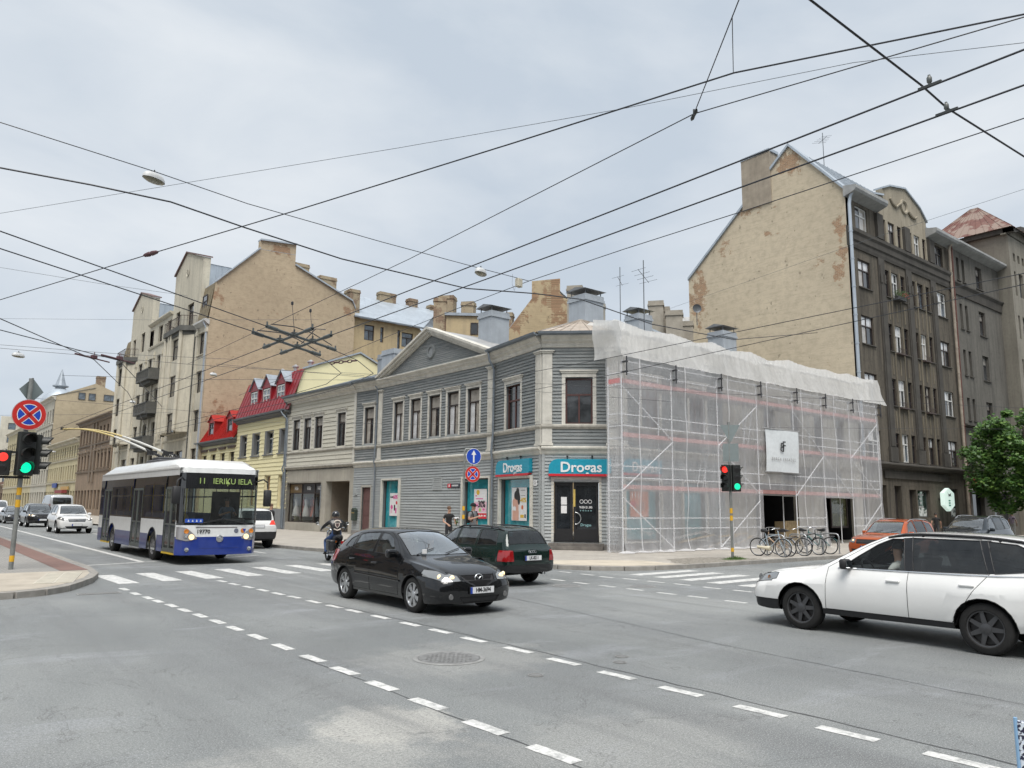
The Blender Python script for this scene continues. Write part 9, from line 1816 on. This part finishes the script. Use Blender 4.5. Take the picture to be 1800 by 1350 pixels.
# little roofs and stacks between the corner house and the tan gable
rr = empty('attic_house', (38.5, 33.5, 0), -.95, 'small cream attic gable with round hole behind the netting', 'house'); q = MB(); q.prism([(-1.6,0),(-1.6,12.9),(0,13.7),(1.6,12.9),(1.6,0)], 0, 4, 'y'); o = q.build('wall', YW, rr); fixn(o.data)
for s in (1, -1): q = MB(); q.prism([(0,13.72),(s*1.8,12.82),(s*1.8,12.96),(0,13.86)], -.2, 4.2, 'y'); o = q.build('roof', ZINC_L, rr); fixn(o.data)
q = MB(); q.lathe([(.22,-.01),(.001,-.012)], 12, 'y', (.4,0,12.7)); q.build('vent_hole', DARKIN, rr)
rs2 = empty('pale_roof_house', (44.5, 37.5, 0), -.9, 'pale seamed roof beside the edge of the tan gable', 'house'); seam_roof(rs2, I4, [(-2,0,13.6),(3,0,13.6),(3,3.5,17),(-2,3.5,17)], ROOFG, .5); q = MB(); q.box(-2, 3, .1, 3.4, 0, 13.55); q.build('wall', YW, rs2)
for i, (x, y, z0, z1, w, lb) in enumerate(((34.6,36.2,9,16.4,1.0,'grey brick stack behind the middle tin chimney'),(40.8,34.0,9,15.6,1.0,'pale stack right of the tall aerial'),(43.0,33.8,9,14.9,1.1,'short brick stack left of the tan gable'))): c_ = empty('chimney_stack', (x, y, z0), -.9, lb, 'chimney', 'brick stacks'); chimney(c_, I4, 0, 0, 0, z1-z0, w, w*.8, mat('stack_grey_tan', (.33,.30,.25), .85, var=.2, scale=2), hood=False, name='stack')
def ray_at(px, py, dep):
    d = Vector(RX)*((px-900)/1360.05)-Vector(UP)*((py-675)/1360.05)-Vector(BK); return Vector((0, 0, 1.92))+d*dep
for px, py, dep, w, lb in ((787,522,76,1.5,'tall tan brick stack left of the first tin chimney'),(824,532,74,1.2,'brick stack just left of the first tin chimney'),(893,551,66,.9,'brown brick stack right of the first tin chimney'),(1010,505,56,.9,'slim stack between the ochre gable and the second tin chimney'),(1153,531,53,1.0,'pale stack right of the third tin chimney'),(1185,548,52,1.1,'short tan stack nearest the tan gable')):
    p = ray_at(px, py, dep); c_ = empty('chimney_stack', (p.x, p.y, p.z-4.5), -.9, lb, 'chimney', 'brick stacks'); chimney(c_, I4, 0, 0, 0, 4.5, w, w*.8, BRK if 'brick' in lb else mat('stack_grey_tan', (.33,.30,.25), .85, var=.2, scale=2), hood=False, name='stack')
dsh = empty('satellite_dish', (43.6, 33.2, 15.3), -.6, 'small satellite dish by the short brick stack', 'dish'); q = MB(); q.lathe([(.001,.06),(.2,.03),(.32,-.04)], 18, 'y', (0,0,.6)); q.build('dish', THINW, dsh); q = MB(); q.cyl((0,.05,-.6), (0,.05,.6), .03, n=6); q.build('mast', THINW, dsh)
# patterned bollard sleeve at the right edge
bp = empty('patterned_panel', (5.745, 1.976, 0), -.75, 'black and white speckled panel with blue rim cut by the lower right edge', 'panel')
def speck():
    s = N('speckle_print'); n_ = s.noise(s.pos(False), 42, 2, .5); s.set(col=s.ramp(n_, [(.47, (.02,.02,.05)), (.52, (.62,.68,.75))]), rough=.6); return s.m
q = MB(); q.rbox(-.02, .32, -.02, .02, .02, .62, .012); q.build('panel', speck(), bp); q = MB(); q.cyl((-.022,-.0,.0), (-.022,0,.64), .012, n=8); q.build('blue_rim', flat('rim_blue', (.25,.42,.62), .5), bp)
